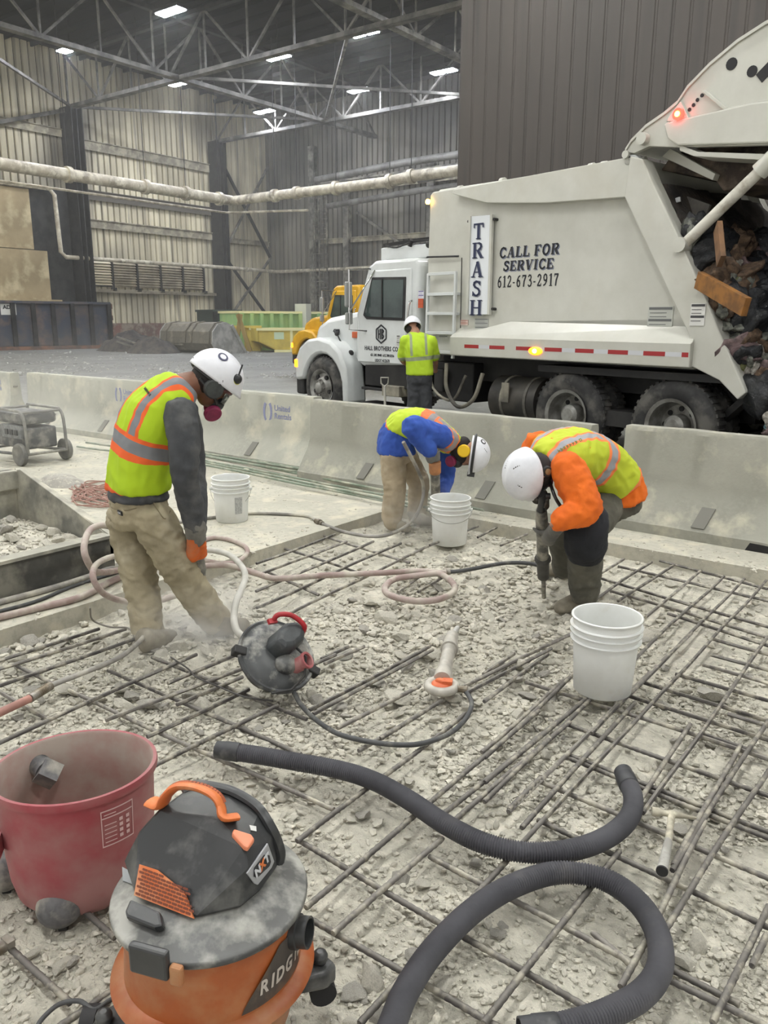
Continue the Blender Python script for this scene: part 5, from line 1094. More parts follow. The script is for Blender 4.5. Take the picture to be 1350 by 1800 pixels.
# ---------------------------------------------------------------- orange wet-dry vacuum
orm = mat('dusty_orange_plastic', (158, 82, 36), .45, 0, (146, 74, 32), 4, (.4, .6), dust=(168, 122, 84), dsc=5, dlim=(.42, .70), bump=.04, bscale=90)
orh = mat('bright_orange_plastic', (214, 122, 66), .45, 0, (196, 100, 50), 8, (.4, .6), dust=(206, 152, 112), dsc=9, dlim=(.5, .7))
lidm = mat('dusty_black_lid', (66, 68, 70), .45, 0, (50, 51, 53), 6, (.4, .6), dust=(158, 157, 150), dsc=9, dlim=(.42, .66), dup=.2)
headm = mat('glossy_black_head', (40, 42, 44), .35, 0, (54, 55, 57), 5, (.45, .65), dust=(110, 110, 108), dsc=7, dlim=(.52, .78), dup=.12)
vc = G(370, 1556, .42); OM = Matrix.Translation((vc.x, vc.y, 0)) @ Matrix.Rotation(TH, 4, 'Z')      # local x right, y away
t = empty('wet_dry_vacuum', OM, 'orange and black wet-dry shop vacuum, nearest object at the lower left', 'vacuum cleaner')
prof = [(.0001, .05), (.17, .05), (.185, .07), (.20, .14), (.210, .19), (.236, .195), (.246, .205), (.236, .218), (.213, .225), (.208, .30), (.212, .385), (.214, .405)]
mb = MB(); mb.lathe(prof, 72, None, False, True); dr = mb.build('drum', orm, t, local=True, smooth=True, ang=45)
prof = [(.214, .392), (.228, .392), (.232, .396), (.233, .408), (.229, .412), (.222, .413), (.205, .422), (.17, .438), (.14, .448), (.0001, .456)]
mb = MB(); mb.lathe(prof, 72, None, False, False); lid = mb.build('lid', lidm, t, local=True, smooth=True, ang=50)
# motor head: faceted housing seen as a convex hood
def face_at(c_, n, up): n = Vector(n).normalized(); x = Vector(up).cross(n).normalized(); y = n.cross(x); return Matrix(((x.x, y.x, n.x, c_[0]), (x.y, y.y, n.y, c_[1]), (x.z, y.z, n.z, c_[2]), (0, 0, 0, 1)))
OMi = OM.inverted()
def VP(zx, zy, z): return OMi @ G(180+zx/3.068, 1360+zy/3.068, z)
hv = [VP(172,655,.452), VP(495,784,.452), VP(745,724,.452), VP(852,636,.452), VP(945,505,.456), VP(968,428,.470), VP(195,312,.545), VP(470,375,.548), VP(600,465,.540), VP(668,540,.528), VP(300,195,.592), VP(405,112,.600), VP(640,250,.600), VP(762,400,.575), VP(480,62,.598), VP(700,98,.604), VP(850,190,.592), VP(930,318,.545), VP(112,470,.47), VP(775,520,.535), VP(900,372,.548)]
bc = sum(hv, VV(0, 0, 0))/len(hv)
for (x_, y_) in ((-.11, .07), (-.05, .13), (.05, .15), (.12, .11)): hv.append(VV(x_, y_, .452))
bm = bmesh.new()
for v in hv: bm.verts.new(v)
bmesh.ops.convex_hull(bm, input=bm.verts); bmesh.ops.dissolve_limit(bm, angle_limit=math.radians(9), verts=bm.verts, edges=bm.edges)
for v in [v for v in bm.verts if not v.link_faces]: bm.verts.remove(v)
bm.verts.index_update(); mb = MB(); mb.add([v.co.copy() for v in bm.verts], [tuple(v.index for v in f.verts) for f in bm.faces]); bm.free()
hd = mb.build('motor_head', headm, t, local=True, bevel=.007, smooth=True, ang=14)
from mathutils.bvhtree import BVHTree
def caster(objs):
    vs = []; fs = []
    for o in objs:
        n = len(vs); Mw = WM[o.name] if o.parent is not None else Matrix.Translation(o.location); vs += [Mw @ v.co for v in o.data.vertices]; fs += [tuple(n+i for i in p.vertices) for p in o.data.polygons]
    return BVHTree.FromPolygons(vs, fs)
def hit(bv, px, py):
    d = ray(px, py).normalized(); r = bv.ray_cast(VV(0, 0, EYE), d)
    return (r[0], r[1] if r[1].dot(d) < 0 else -r[1]) if r[0] is not None else (None, None)
def faceM(p, n, up): n = n.normalized(); x = up.cross(n).normalized(); y = n.cross(x); return Matrix(((x.x, y.x, n.x, p.x), (x.y, y.y, n.y, p.y), (x.z, y.z, n.z, p.z), (0, 0, 0, 1)))
hb = caster([hd, lid, dr])
def HZ(zx, zy): return hit(hb, 180+zx/3.068, 1360+zy/3.068)
def on_face(pts, c, th, name, m, par, off=.002, bev=0):   # flat panel laid on the face met at c
    p, n = HZ(*c); out = []
    for (zx, zy) in pts:
        d = ray(180+zx/3.068, 1360+zy/3.068); tt = (p+n*off-VV(0, 0, EYE)).dot(n)/d.dot(n); out.append(VV(0, 0, EYE)+d*tt)
    mb = MB(); mb.prism(out, n*th); return mb.build(name, m, par, bevel=bev), out, n
ridge = [VP(430,90,.598), VP(500,58,.604), VP(600,70,.608), VP(700,95,.610), VP(800,150,.602), VP(855,200,.594), VP(905,280,.568), VP(938,345,.535), VP(962,425,.490), VP(955,480,.462)]
mb = MB(); mb.tube(arc(ridge, 4), .013, 8, flat=.8); mb.build('head_ridge', headm, hd, local=True, smooth=True)
gr, gq, gn_ = on_face([(207,490),(300,520),(400,600),(452,650),(497,782),(178,657)], (320, 640), .006, 'vent_grille', orh, hd); plab(gr, 'orange honeycomb vent grille')
p0, pu, pv = gq[5], (gq[4]-gq[5]), (gq[0]-gq[5])
mb = MB()
for r_ in range(8):
    for c_ in range(10):
        u = .03+c_*.094+(.047 if r_ % 2 else 0); v = .05+r_*.115
        topv = 1.0-.30*max(0, u-.25) if u < .85 else .55
        if u > .93-.03*v or v+.09 > topv: continue
        o_ = p0+pu*u+pv*v+gn_*.0065; e = pu*.072; f_ = pv*.075; mb.prism([o_, o_+e, o_+e*1.12+f_*.5, o_+e+f_, o_+f_, o_-e*.12+f_*.5], gn_*.0008)
mb.build('vent_cells', mat('vent_shadow_brown', (112, 58, 38), .7), gr)
# carry handle
hp = [VP(262,150,.592), VP(318,168,.600), VP(345,120,.628), VP(392,76,.648), VP(450,66,.655), VP(540,84,.655), VP(612,126,.645), VP(640,180,.625), VP(652,236,.610), VP(725,232,.602)]
mb = MB(); hpp = arc(hp, 5); mb.tube(hpp, .022, 12, flat=.42); hn = mb.build('carry_handle', orh, t, local=True, smooth=True); plab(hn, 'orange carry handle')
mb = MB()
for i in range(12, 34):
    p = hpp[i]; d = (hpp[i+1]-hpp[i]).normalized(); s_ = d.cross(UPZ).normalized(); u_ = s_.cross(d).normalized()
    for k in (-1, 0, 1): c_ = p+s_*k*.0105+u_*(.0068 if k == 0 else .0058); mb.box((-.0034, -.0036, -.001), (.0034, .0036, .0008), Matrix(((s_.x, d.x, u_.x, c_.x), (s_.y, d.y, u_.y, c_.y), (s_.z, d.z, u_.z, c_.z), (0, 0, 0, 1))))
mb.build('grip_cells', mat('grip_brown', (160, 84, 52), .7), hn, local=True)
sw, _, _ = on_face([(705,320),(800,350),(818,375),(782,425),(760,415),(695,345)], (750, 375), .014, 'power_switch', mat('salmon_switch', (214, 130, 96), .5), hd, -.002, .004)
lg, lq, ln = on_face([(770,535),(885,372),(920,470),(905,505),(830,598),(812,590)], (850, 500), .005, 'logo_plate', mat('silver_plate', (176, 178, 182), .3, .4), hd, .001, .002)
lf, _, _ = on_face([(818,508),(872,438),(900,440),(908,475),(900,498),(835,560),(815,555)], (850, 500), .001, 'logo_field', headm, lg, .0065)
pw, _ = HZ(862, 498); lx = (lq[1]-lq[0]).normalized(); ly = ln.cross(lx)
for ch, (zx, zy), mm in (('N', (838,530), 'w'), ('X', (862,497), 'o'), ('T', (886,462), 'w')):
    d = ray(180+zx/3.068, 1360+zy/3.068); tt = (pw+ln*.009-VV(0, 0, EYE)).dot(ln)/d.dot(ln); c_ = VV(0, 0, EYE)+d*tt
    text(ch, 'logo_letter', mat('white_print', (200, 202, 206), .4) if mm == 'w' else orh, lg, Matrix(((lx.x, ly.x, ln.x, c_.x), (lx.y, ly.y, ln.y, c_.y), (lx.z, ly.z, ln.z, c_.z), (0, 0, 0, 1))), .030, .0014, .9, .0006, shear=.2)
on_face([(792,278),(828,285),(830,312),(800,305)], (810, 295), .0012, 'small_sticker', mat('white_sticker', (210, 210, 208), .5), hd)
on_face([(108,505),(165,535),(168,600),(112,580)], (140, 560), .002, 'grey_sticker', mat('grey_sticker', (140, 144, 146), .5), hd, .001)
ccl, _, _ = on_face([(140,770),(170,700),(330,770),(345,850),(300,860),(150,800)], (240, 800), .022, 'cord_clip', headm, t, .0, .006)
mb = MB(); pL, nL = HZ(270, 1000); M = OMi @ faceM(pL, (nL-UPZ*nL.z), UPZ); mb.box((-.047, -.030, .0), (.047, .040, .020), M); mb.build('lid_latch', headm, t, local=True, bevel=.006)
mb = MB(); mb.box((.048, -.040, -.002), (.078, .008, .016), M); mb.build('latch_pocket', orm, t, local=True, bevel=.006)
# inlet port on the right and label field
mb = MB(); a_ = math.radians(-14); d_ = VV(math.cos(a_), math.sin(a_), .10).normalized(); p_ = VV(.205*math.cos(a_), .205*math.sin(a_), .335)
X = d_.cross(UPZ).normalized(); Y = d_.cross(X); M = Matrix(((X.x, Y.x, d_.x, p_.x), (X.y, Y.y, d_.y, p_.y), (X.z, Y.z, d_.z, p_.z), (0, 0, 0, 1)))
mb.lathe([(.040, -.02), (.040, .02), (.036, .022), (.036, .045), (.031, .045), (.029, -.01), (.0001, -.012)], 32, M, False, False); mb.build('inlet_port', headm, t, local=True, smooth=True, ang=45)
def cylp(a, z, off=.0015): r = .2125+off; return VV(r*math.cos(a), r*math.sin(a), z)
mb = MB(); n = 24; A0, A1 = math.radians(-62), math.radians(-8); poly = []
def lz(u): return (.232, .232+.135*min(1, u/.55)**.8)
for k in range(n):
    u0, u1 = k/n, (k+1)/n; l0, h0 = lz(u0); l1, h1_ = lz(u1); mb.quad(cylp(A0+(A1-A0)*u0, l0), cylp(A0+(A1-A0)*u1, l1), cylp(A0+(A1-A0)*u1, h1_-.02*u1), cylp(A0+(A1-A0)*u0, h0-.02*u0))
lb = mb.build('brand_label', mat('charcoal_label', (66, 60, 56), .5, 0, (100, 84, 70), 14, (.5, .7)), t, local=True)
for i, ch in enumerate('RIDGID'):
    a_ = math.radians([-47, -40.5, -34, -25, -16, -9.5][i]); c_ = cylp(a_, .278, .003); n_ = (math.cos(a_), math.sin(a_), 0)
    text(ch, 'label_letter', mat('silver_print', (180, 172, 164), .4), lb, OM @ face_at(c_, n_, (0, 0, 1)), .048, .0014, .8, .0006, shear=.2)
# caster feet
for a_ in (math.radians(16), math.radians(115), math.radians(205), math.radians(-100)):
    c_ = VV(.235*math.cos(a_), .235*math.sin(a_), 0); M = Matrix.Translation(c_) @ Matrix.Rotation(a_, 4, 'Z'); mb = MB(); mb.prism([M @ VV(-.06, -.05, .09), M @ VV(.04, -.04, .08), M @ VV(.075, 0, .06), M @ VV(.04, .04, .08), M @ VV(-.06, .05, .09)], (0, 0, .055)); mb.cyl(M @ VV(.03, 0, .13), M @ VV(.03, 0, .165), .02, seg=14)
    o = mb.build('caster_foot', headm, t, local=True, bevel=.012, smooth=True); mb = MB(); mb.cyl(M @ VV(.035, -.014, .04), M @ VV(.035, .014, .04), .035, seg=18); mb.build('caster_wheel', blackm, o, local=True)
# ---------------------------------------------------------------- black vacuum lid with motor (lying tilted)
lc = D(488, 1152, 3.42); n_ = (R0*.52+UPZ*.66-FW*.46).normalized()
X = (R0*.62-UPZ*.05+FW*.5); X = (X-n_*X.dot(n_)).normalized(); Y = n_.cross(X); LMx = Matrix(((X.x, Y.x, n_.x, lc.x), (X.y, Y.y, n_.y, lc.y), (X.z, Y.z, n_.z, lc.z), (0, 0, 0, 1)))
t = empty('vacuum_lid', LMx, 'black vacuum motor lid with red handle, tipped over on the rebar', 'vacuum lid')
mb = MB(); mb.lathe([(.0001, .030), (.10, .030), (.150, .020), (.172, .006), (.180, .0), (.192, .003), (.199, -.006), (.197, -.018), (.184, -.022), (.165, -.02), (.0001, -.02)], 64, None, False, False, 1, .93); mb.build('lid_disc', mat('scraped_black_lid', (72, 74, 75), .4, 0, (54, 56, 57), 6, (.4, .6), dust=(156, 155, 148), dsc=9, dlim=(.48, .66)), t, local=True, smooth=True, ang=40)
mb = MB(); mb.lathe([(.115, -.02), (.110, -.14), (.09, -.155), (.0001, -.155)], 40, None, False, False); mb.build('filter_cage', mat('dusty_filter', (88, 84, 76), .9, 0, (52, 50, 48), 20), t, local=True, smooth=True, ang=40)
up2 = LMx.inverted().to_3x3() @ UPZ; up2.z = 0; up2.normalize(); sd2 = VV(up2.y, -up2.x, 0)
def L2(a, b, z): return sd2*a+up2*b+VV(0, 0, z)
mb = MB(); vs_ = []
for (zz, k_) in ((.02, 1.0), (.07, .97), (.10, .86), (.115, .6)):
    for j_ in range(10): a_ = 2*math.pi*j_/10; rr_ = (.088+.022*math.cos(2*a_-.6))*k_; vs_.append(L2(.045+rr_*math.cos(a_), .040+rr_*.92*math.sin(a_), zz))
fs_ = [(i*10+j, i*10+(j+1) % 10, i*10+10+(j+1) % 10, i*10+10+j) for i in range(3) for j in range(10)]+[tuple(range(30, 40)), tuple(range(10))[::-1]]
mb.add(vs_, fs_); mb.build('motor_dome', mat('charcoal_dome', (66, 70, 72), .5, 0, (52, 54, 56), 10, dust=(112, 112, 108), dsc=9, dlim=(.55, .75)), t, local=True, smooth=True, bevel=.010, ang=25)
mb = MB(); mb.tube(arc([L2(.00, .135, .09), L2(.02, .145, .125), L2(.075, .115, .14), L2(.12, .055, .125), L2(.125, .035, .085)], 6), .012, 10); mb.box((-.022, -.012, -.008), (.022, .012, .008), Matrix.Translation(L2(-.005, .135, .095))); o = mb.build('carry_handle', mat('red_plastic', (172, 40, 48), .4, 0, (150, 36, 42), 8), t, local=True, smooth=True); plab(o, 'red carry handle')
mb = MB(); q = L2(.035, -.085, .02); mb.lathe([(.034, 0), (.034, .07), (.040, .072), (.040, .085), (.034, .087), (.029, .085), (.027, .03), (.0001, .03)], 28, Matrix.Translation(q) @ Matrix.Rotation(.35, 4, X), False, False); o = mb.build('exhaust_port', mat('dusty_red_port', (150, 76, 80), .5, 0, (170, 120, 118), 14), t, local=True, smooth=True, ang=45); plab(o, 'red exhaust port ring')
mb = MB(); mb.ball(L2(-.01, -.06, .035), (.055, .05, .035), 16, 8); mb.build('port_collar', lidm, t, local=True, smooth=True)
for (a, b) in ((-.17, .085), (.14, -.13)): mb = MB(); mb.box((-.03, -.02, -.03), (.03, .02, .02), Matrix.Translation(L2(a, b, -.005)) @ Matrix.Rotation(math.atan2(b, a), 4, 'Z')); mb.build('lid_latch', blackm, t, local=True, bevel=.006)
mb = MB(); mb.tube([L2(.062, -.02, .07), L2(.06, -.08, .10), L2(.03, -.15, .06), L2(-.04, -.175, .02), L2(-.13, -.15, .0)], .006, 6); mb.build('power_cord', blackm, t, local=True, smooth=True)
hose([(517,1218),(530,1240),(555,1265),(590,1288),(630,1300),(680,1308),(735,1308),(785,1292),(815,1268),(829,1240),(822,1220),(806,1207)], .0105, darkh, 'dark hose bowing from the black lid to the breaker hammer', z=.08)
# ---------------------------------------------------------------- pneumatic chipping hammer on the ground
t = empty('chipping_hammer', G(778, 1205, .09), 'grey chipping hammer with orange trigger ring lying on rubble', 'hammer drill')
a, b, c_, e_ = G(778, 1192, .115), G(790, 1140, .125), G(795, 1118, .13), G(804, 1104, .12)
alu = mat('dusty_pale_metal', (186, 182, 172), .5, .15, (150, 146, 138), 9, (.45, .7)); orp = mat('orange_trigger', (214, 110, 60), .5, 0, (190, 90, 50), 12)
pp = [a.lerp(b, k/8) for k in range(9)]; mb = MB(); mb.tube([a-(b-a)*.05]+pp, [.040, .042, .042, .036, .034, .033, .033, .033, .034, .036], 20); mb.build('hammer_barrel', alu, t, smooth=True)
mb = MB(); mb.tube([b-(b-a)*.03, b, b+(c_-b)*.3, c_], [.045, .046, .038, .034], 20); mb.build('hammer_collar', alu, t, smooth=True)
mb = MB(); mb.cyl(c_, e_, .014, seg=12); mb.build('chisel_tip', mat('pale_chisel', (200, 200, 196), .4, .4), t, smooth=True)
rcn = G(776, 1206, .10); mb = MB(); ring_ = []
dA = (b-a).normalized(); sA = dA.cross(UPZ).normalized()
for k in range(28): q = 2*math.pi*k/28; ring_.append(rcn + sA*.062*math.cos(q)+dA*.060*math.sin(q))
mb.tube(ring_, .021, 12, closed=True); mb.build('handle_ring', alu, t, smooth=True)
mb = MB(); mb.ball(rcn+UPZ*.012, (.048, .048, .012), 20, 8); mb.ball(rcn+UPZ*.022+sA*.0, (.035, .018, .016), 12, 6); mb.box((-.015, -.02, -.012), (.03, .02, .012), frame(rcn+UPZ*.022+sA*.02, sA, dA)); o = mb.build('trigger', orp, t, smooth=True); plab(o, 'orange trigger inside the ring')
mb = MB(); q = G(802, 1204, .10); mb.cyl(rcn+sA*.07-dA*.01, rcn+sA*.12-dA*.015, .016, seg=12); mb.build('hose_swivel', brass, t)
# ---------------------------------------------------------------- claw/brick hammer
t = empty('brick_hammer', G(1165, 1540, .08), 'dusty bricklayer hammer lying across the rebar at the lower right', 'hammer')
hm = mat('dusty_hammer_steel', (150, 144, 128), .5, .2, (104, 100, 92), 12, (.4, .65), dust=(204, 198, 178), dsc=12, dlim=(.45, .65))
a = G(1164, 1530, .12); b = G(1175, 1478, .12); c_ = G(1181, 1431, .12)
mb = MB(); mb.tube([a, a.lerp(b, .1), a.lerp(b, .5), b.lerp(a, .1), b.lerp(c_, .15)], [.0175, .0165, .0145, .0135, .010], 14, flat=.8); mb.build('grip', mat('pale_grip', (170, 168, 162), .7, 0, (140, 138, 132), 16), t, smooth=True)
mb = MB(); d_ = (a-b).normalized(); mb.cyl(a, a+d_*.006, .018, seg=20); mb.build('grip_cap', blackm, t)
mb = MB(); mb.tube([b, b.lerp(c_, .5), c_], [.012, .011, .012], 10, flat=.8); mb.build('shank', hm, t, smooth=True)
l_, r_ = G(1146, 1426, .12), G(1224, 1438, .11)
mb = MB(); mb.tube([l_, l_.lerp(c_, .35), l_.lerp(c_, .45), l_.lerp(c_, .8), c_, c_.lerp(r_, .4), r_], [.0165, .0165, .012, .011, .014, .010, .004], 14, flat=.9); mb.build('head', hm, t, smooth=True)
# stray items at the lower left corner
t = empty('hose_fitting', G(8, 1665, .05), 'small dusty metal hose fitting at the lower left edge', 'fitting')
mb = MB(); mb.cyl(G(-8, 1672, .06), G(8, 1662, .06), .018, seg=14); mb.cyl(G(8, 1662, .06), G(26, 1648, .07), .008, seg=10); mb.box((-.02, -.01, -.01), (.02, .01, .01), Matrix.Translation(G(14, 1655, .07))); mb.build('fitting_body', brass, t, smooth=True)
hose([(60,1815),(75,1790),(105,1765),(140,1760),(165,1775),(190,1760),(210,1750)], .006, darkh, 'thin dark cable curling on the bed left of the orange vacuum', name='power_cable', cat='cable')
t = empty('caster_wheel', G(160, 1800, .03), 'small dark swivel wheel at the bottom edge left of the orange vacuum', 'wheel'); q = G(160, 1798, .045)
mb = MB(); mb.cyl(q-R0*.018, q+R0*.018, .042, seg=24); mb.build('tyre', blackm, t, smooth=True); mb = MB(); mb.cyl(q-R0*.024-FW*.0, q+R0*.024, .026, seg=20); mb.build('hub', greyw, t, smooth=True)
# ---------------------------------------------------------------- trash pile
trashb = mat('dark_refuse', (40, 38, 38), .8, 0, (66, 58, 50), 2.5, (.4, .65), bump=.8, bscale=9, bdist=.05)
mb = MB(); n = 70
def pileh(x, y):                                 # truck coordinates, height over ground
    u = (x-8.75)/(1.75 if x < 8.75 else 3.0); v = (y-1.25)/2.1; r2 = u*u+v*v
    return max(0, 1-r2**2.2)*2.55*(1+.10*NZ.noise(VV(x*1.1, y*1.1, 4)))+.14*NZ.noise(VV(x*3.2, y*3.2, 1))-.06
vs = []; fs = []
for j in range(n+1):
    for i in range(n+1): x = 6.98+4.2*i/n; y = -.9+4.2*j/n; vs.append(MT @ VV(x, y, pileh(x, y)))
for j in range(n):
    for i in range(n): a = j*(n+1)+i; fs.append((a, a+1, a+n+2, a+n+1))
mb.add(vs, fs); hp1 = mb.build('refuse_heap', trashb, smooth=True); tag(hp1, 'packed dark refuse fallen from the garbage truck onto the ground', 'refuse', kind='stuff')
mb = MB(); vs = []; fs = []; n1, n2 = 40, 34
for i in range(n1+1):                            # refuse bulging out of the slanted opening
    t_ = i/n1; z = 3.05-2.35*t_; x0_ = 5.80+(3.4-z)*.60
    for j in range(n2+1):
        w_ = j/n2; y = .13+2.2*w_; bl = math.sin(math.pi*min(1, w_*1.15+.0))**.5; x = x0_+(.05+.55*t_)*bl*(1+.5*NZ.noise(VV(y*1.3, z*1.3, 7)))+.12*NZ.noise(VV(y*4, z*4, 2))
        vs.append(MT @ VV(x, y, z))
for i in range(n1):
    for j in range(n2): a = i*(n2+1)+j; fs.append((a, a+1, a+n2+2, a+n2+1))
mb.add(vs, fs); hp2 = mb.build('refuse_load', trashb, smooth=True); tag(hp2, 'dark compacted refuse bulging out of the open back of the truck body', 'refuse', kind='stuff')
bt = caster([hp1, hp2])
def crumple(seed, sub=4, amp=.45, fl=.7):
    bm = bmesh.new(); bmesh.ops.create_icosphere(bm, subdivisions=sub, radius=1)
    for v in bm.verts:
        q = v.co.copy(); v.co = q*(1+amp*NZ.noise(q*1.4+VV(seed*3, 0, 0))+amp*.6*(abs(NZ.noise(q*3.4+VV(0, seed, 0)))-.2)+amp*.45*(abs(NZ.noise(q*7+VV(0, seed, 0)))-.2)); v.co.z *= fl
    me = bpy.data.meshes.new('crumple'); bm.to_mesh(me); bm.free()
    for p in me.polygons: p.use_smooth = True
    return me
KINDS = [('trash_bag', 'black plastic bag', [(34, 36, 40), (26, 28, 30)], .30, 46, .3), ('crumpled_cloth', 'dirty brown rag', [(104, 84, 66), (70, 56, 46)], .2, 60, .9), ('paper_wad', 'pale crumpled paper', [(170, 166, 158), (120, 116, 108)], .10, 70, .8), ('plastic_wrap', 'greyish plastic wrapping', [(120, 122, 112), (74, 76, 72)], .17, 60, .35), ('packaging_scrap', 'olive food packaging', [(110, 112, 70), (80, 84, 50)], .12, 40, .5), ('torn_bag', 'mauve torn bag', [(112, 92, 92), (80, 66, 66)], .17, 36, .5), ('bottle_scrap', 'blue-green crushed bottle', [(64, 96, 116), (120, 150, 150)], .07, 30, .2)]
for kname, lb_, cols, size, num, rg_ in KINDS:
    mk_ = mat('refuse_'+kname, cols[0], rg_, 0, cols[1], 2.5, (.42, .6), bump=.5, bscale=5, bdist=.08)
    mes = [crumple(hash(kname) % 97 if 0 else len(kname)*7+q, 3, .55, .6) for q in range(3)]
    for me in mes: me.materials.append(mk_)
    for i in range(int(num*1.5)):
        px, py = rnd.uniform(1140, 1375), rnd.uniform(300, 775)
        p, nn = hit(bt, px, py)
        if p is None: continue
        q = MTi @ p
        if q.z < .03 or q.x < 5.83+(3.4-q.z)*.58 or (q.z > 2.5 and q.x < 7): continue
        o = bpy.data.objects.new(kname, mes[i % 3]); COL.objects.link(o); s = size*rnd.uniform(.55, 1.2); o.location = p+nn*s*.1; o.rotation_euler = (rnd.uniform(0, 3), rnd.uniform(0, 3), rnd.uniform(0, 6.3)); o.scale = (s, s*rnd.uniform(.6, 1), s*rnd.uniform(.5, .9))
        tag(o, lb_+' among the refuse spilled behind the truck', 'refuse', lb_+' pieces in the refuse heap')
def board(px0, py0, px1, py1, w_, h_, m, label, y0=-.3, y1=-.3, name='wood_board'):
    a = MT @ T(px0, py0, y0); b = MT @ T(px1, py1, y1); mb = MB(); mb.bar(a, b, h_, w_, UPZ); return tag(mb.build(name, m, bevel=.004), label, 'board')
board(1228, 492, 1312, 540, .17, .06, mat('orange_brown_board', (140, 94, 40), .7, 0, (104, 70, 34), 6), 'thick orange-brown board sticking out of the refuse', -.1, -.55)
board(1262, 398, 1268, 460, .16, .05, mat('brown_cardboard', (122, 90, 62), .8, 0, (96, 72, 52), 5), 'brown cardboard strip hanging in the refuse', -.05, -.25)
board(1196, 354, 1245, 372, .14, .03, mat('grey_sheet_panel', (104, 100, 94), .5, 0, (80, 78, 74), 5), 'grey flat sheet lying in the truck opening', .5, .4)
board(1200, 398, 1218, 388, .12, .02, mat('red_box_card', (170, 48, 44), .6, 0, (190, 180, 196), 9, (.5, .55)), 'small red and white printed carton by the lift ram', .2, .2, 'carton')
board(1166, 360, 1196, 350, .05, .02, mat('white_strip', (176, 178, 180), .5), 'thin white strip in the dark truck opening', .3, .3)
# ---------------------------------------------------------------- people
def fabric(name, c, c2, dust=None, dl=(.5, .75), bump=.25):
    return mat(name, c, .9, 0, c2, 6, (.38, .64), bump=bump, bscale=70, bdist=.006, dust=dust, dsc=4, dlim=dl)
skin = mat('brown_skin', (128, 88, 68), .55, 0, (112, 76, 58), 9)
skin2 = mat('tan_skin', (168, 124, 100), .55, 0, (150, 108, 88), 9)
helm = mat('white_helmet', (222, 224, 230), .3, 0, (204, 206, 212), 6, (.45, .7))
blk = mat('black_plastic', (34, 35, 37), .45, 0, (48, 49, 50), 9); clearm = mat('clear_visor', (200, 206, 204), .1, 0, trans=.9)
maroon = mat('magenta_filter', (134, 36, 76), .6, 0, (116, 30, 66), 14)
def loft(mb, secs, seg=20, n=4):
    # secs: (centre, side axis, half width, front axis, half depth)
    vs = []; fs = []; rows = []
    S_ = [secs[0]] + list(secs) + [secs[-1]]
    def cr(a, b, c, d, t): return 0.5*((b*2)+(c-a)*t+(a*2-b*5+c*4-d)*t*t+(b*3-a-c*3+d)*t*t*t)
    for i in range(1, len(S_)-2):
        for k in range(n if i < len(S_)-3 else n+1):
            t = k/n; q = [cr(S_[i-1][j], S_[i][j], S_[i+1][j], S_[i+2][j], t) for j in range(5)]; rows.append(q)
    for (c, s, w, f, d) in rows:
        s = s.normalized(); f = f.normalized()
        for k in range(seg):
            a = 2*math.pi*k/seg; ca, sa = math.cos(a), math.sin(a); e = .8
            vs.append(c+s*w*(abs(ca)**e)*(1 if ca >= 0 else -1)+f*d*(abs(sa)**e)*(1 if sa >= 0 else -1))
    for i in range(len(rows)-1):
        for k in range(seg): fs.append((i*seg+k, i*seg+(k+1) % seg, (i+1)*seg+(k+1) % seg, (i+1)*seg+k))
    fs.append(tuple(range(seg))[::-1]); fs.append(tuple((len(rows)-1)*seg+k for k in range(seg)))
    mb.add(vs, fs)
def limb(mb, pts, rs, seg=14, n=5, ends=True):
    pts = [Vector(p) for p in pts]; P_ = arc(pts, n); R_ = []
    for i in range(len(pts)-1):
        for k in range(n): R_.append(rs[i]+(rs[i+1]-rs[i])*(k/n))
    R_.append(rs[-1])
    if ends:
        d0 = (P_[0]-P_[1]).normalized(); d1 = (P_[-1]-P_[-2]).normalized()
        P_ = [P_[0]+d0*R_[0]*.95, P_[0]+d0*R_[0]*.6] + P_ + [P_[-1]+d1*R_[-1]*.6, P_[-1]+d1*R_[-1]*.95]; R_ = [R_[0]*.3, R_[0]*.8]+R_+[R_[-1]*.8, R_[-1]*.3]
    mb.tube(P_, R_, seg)
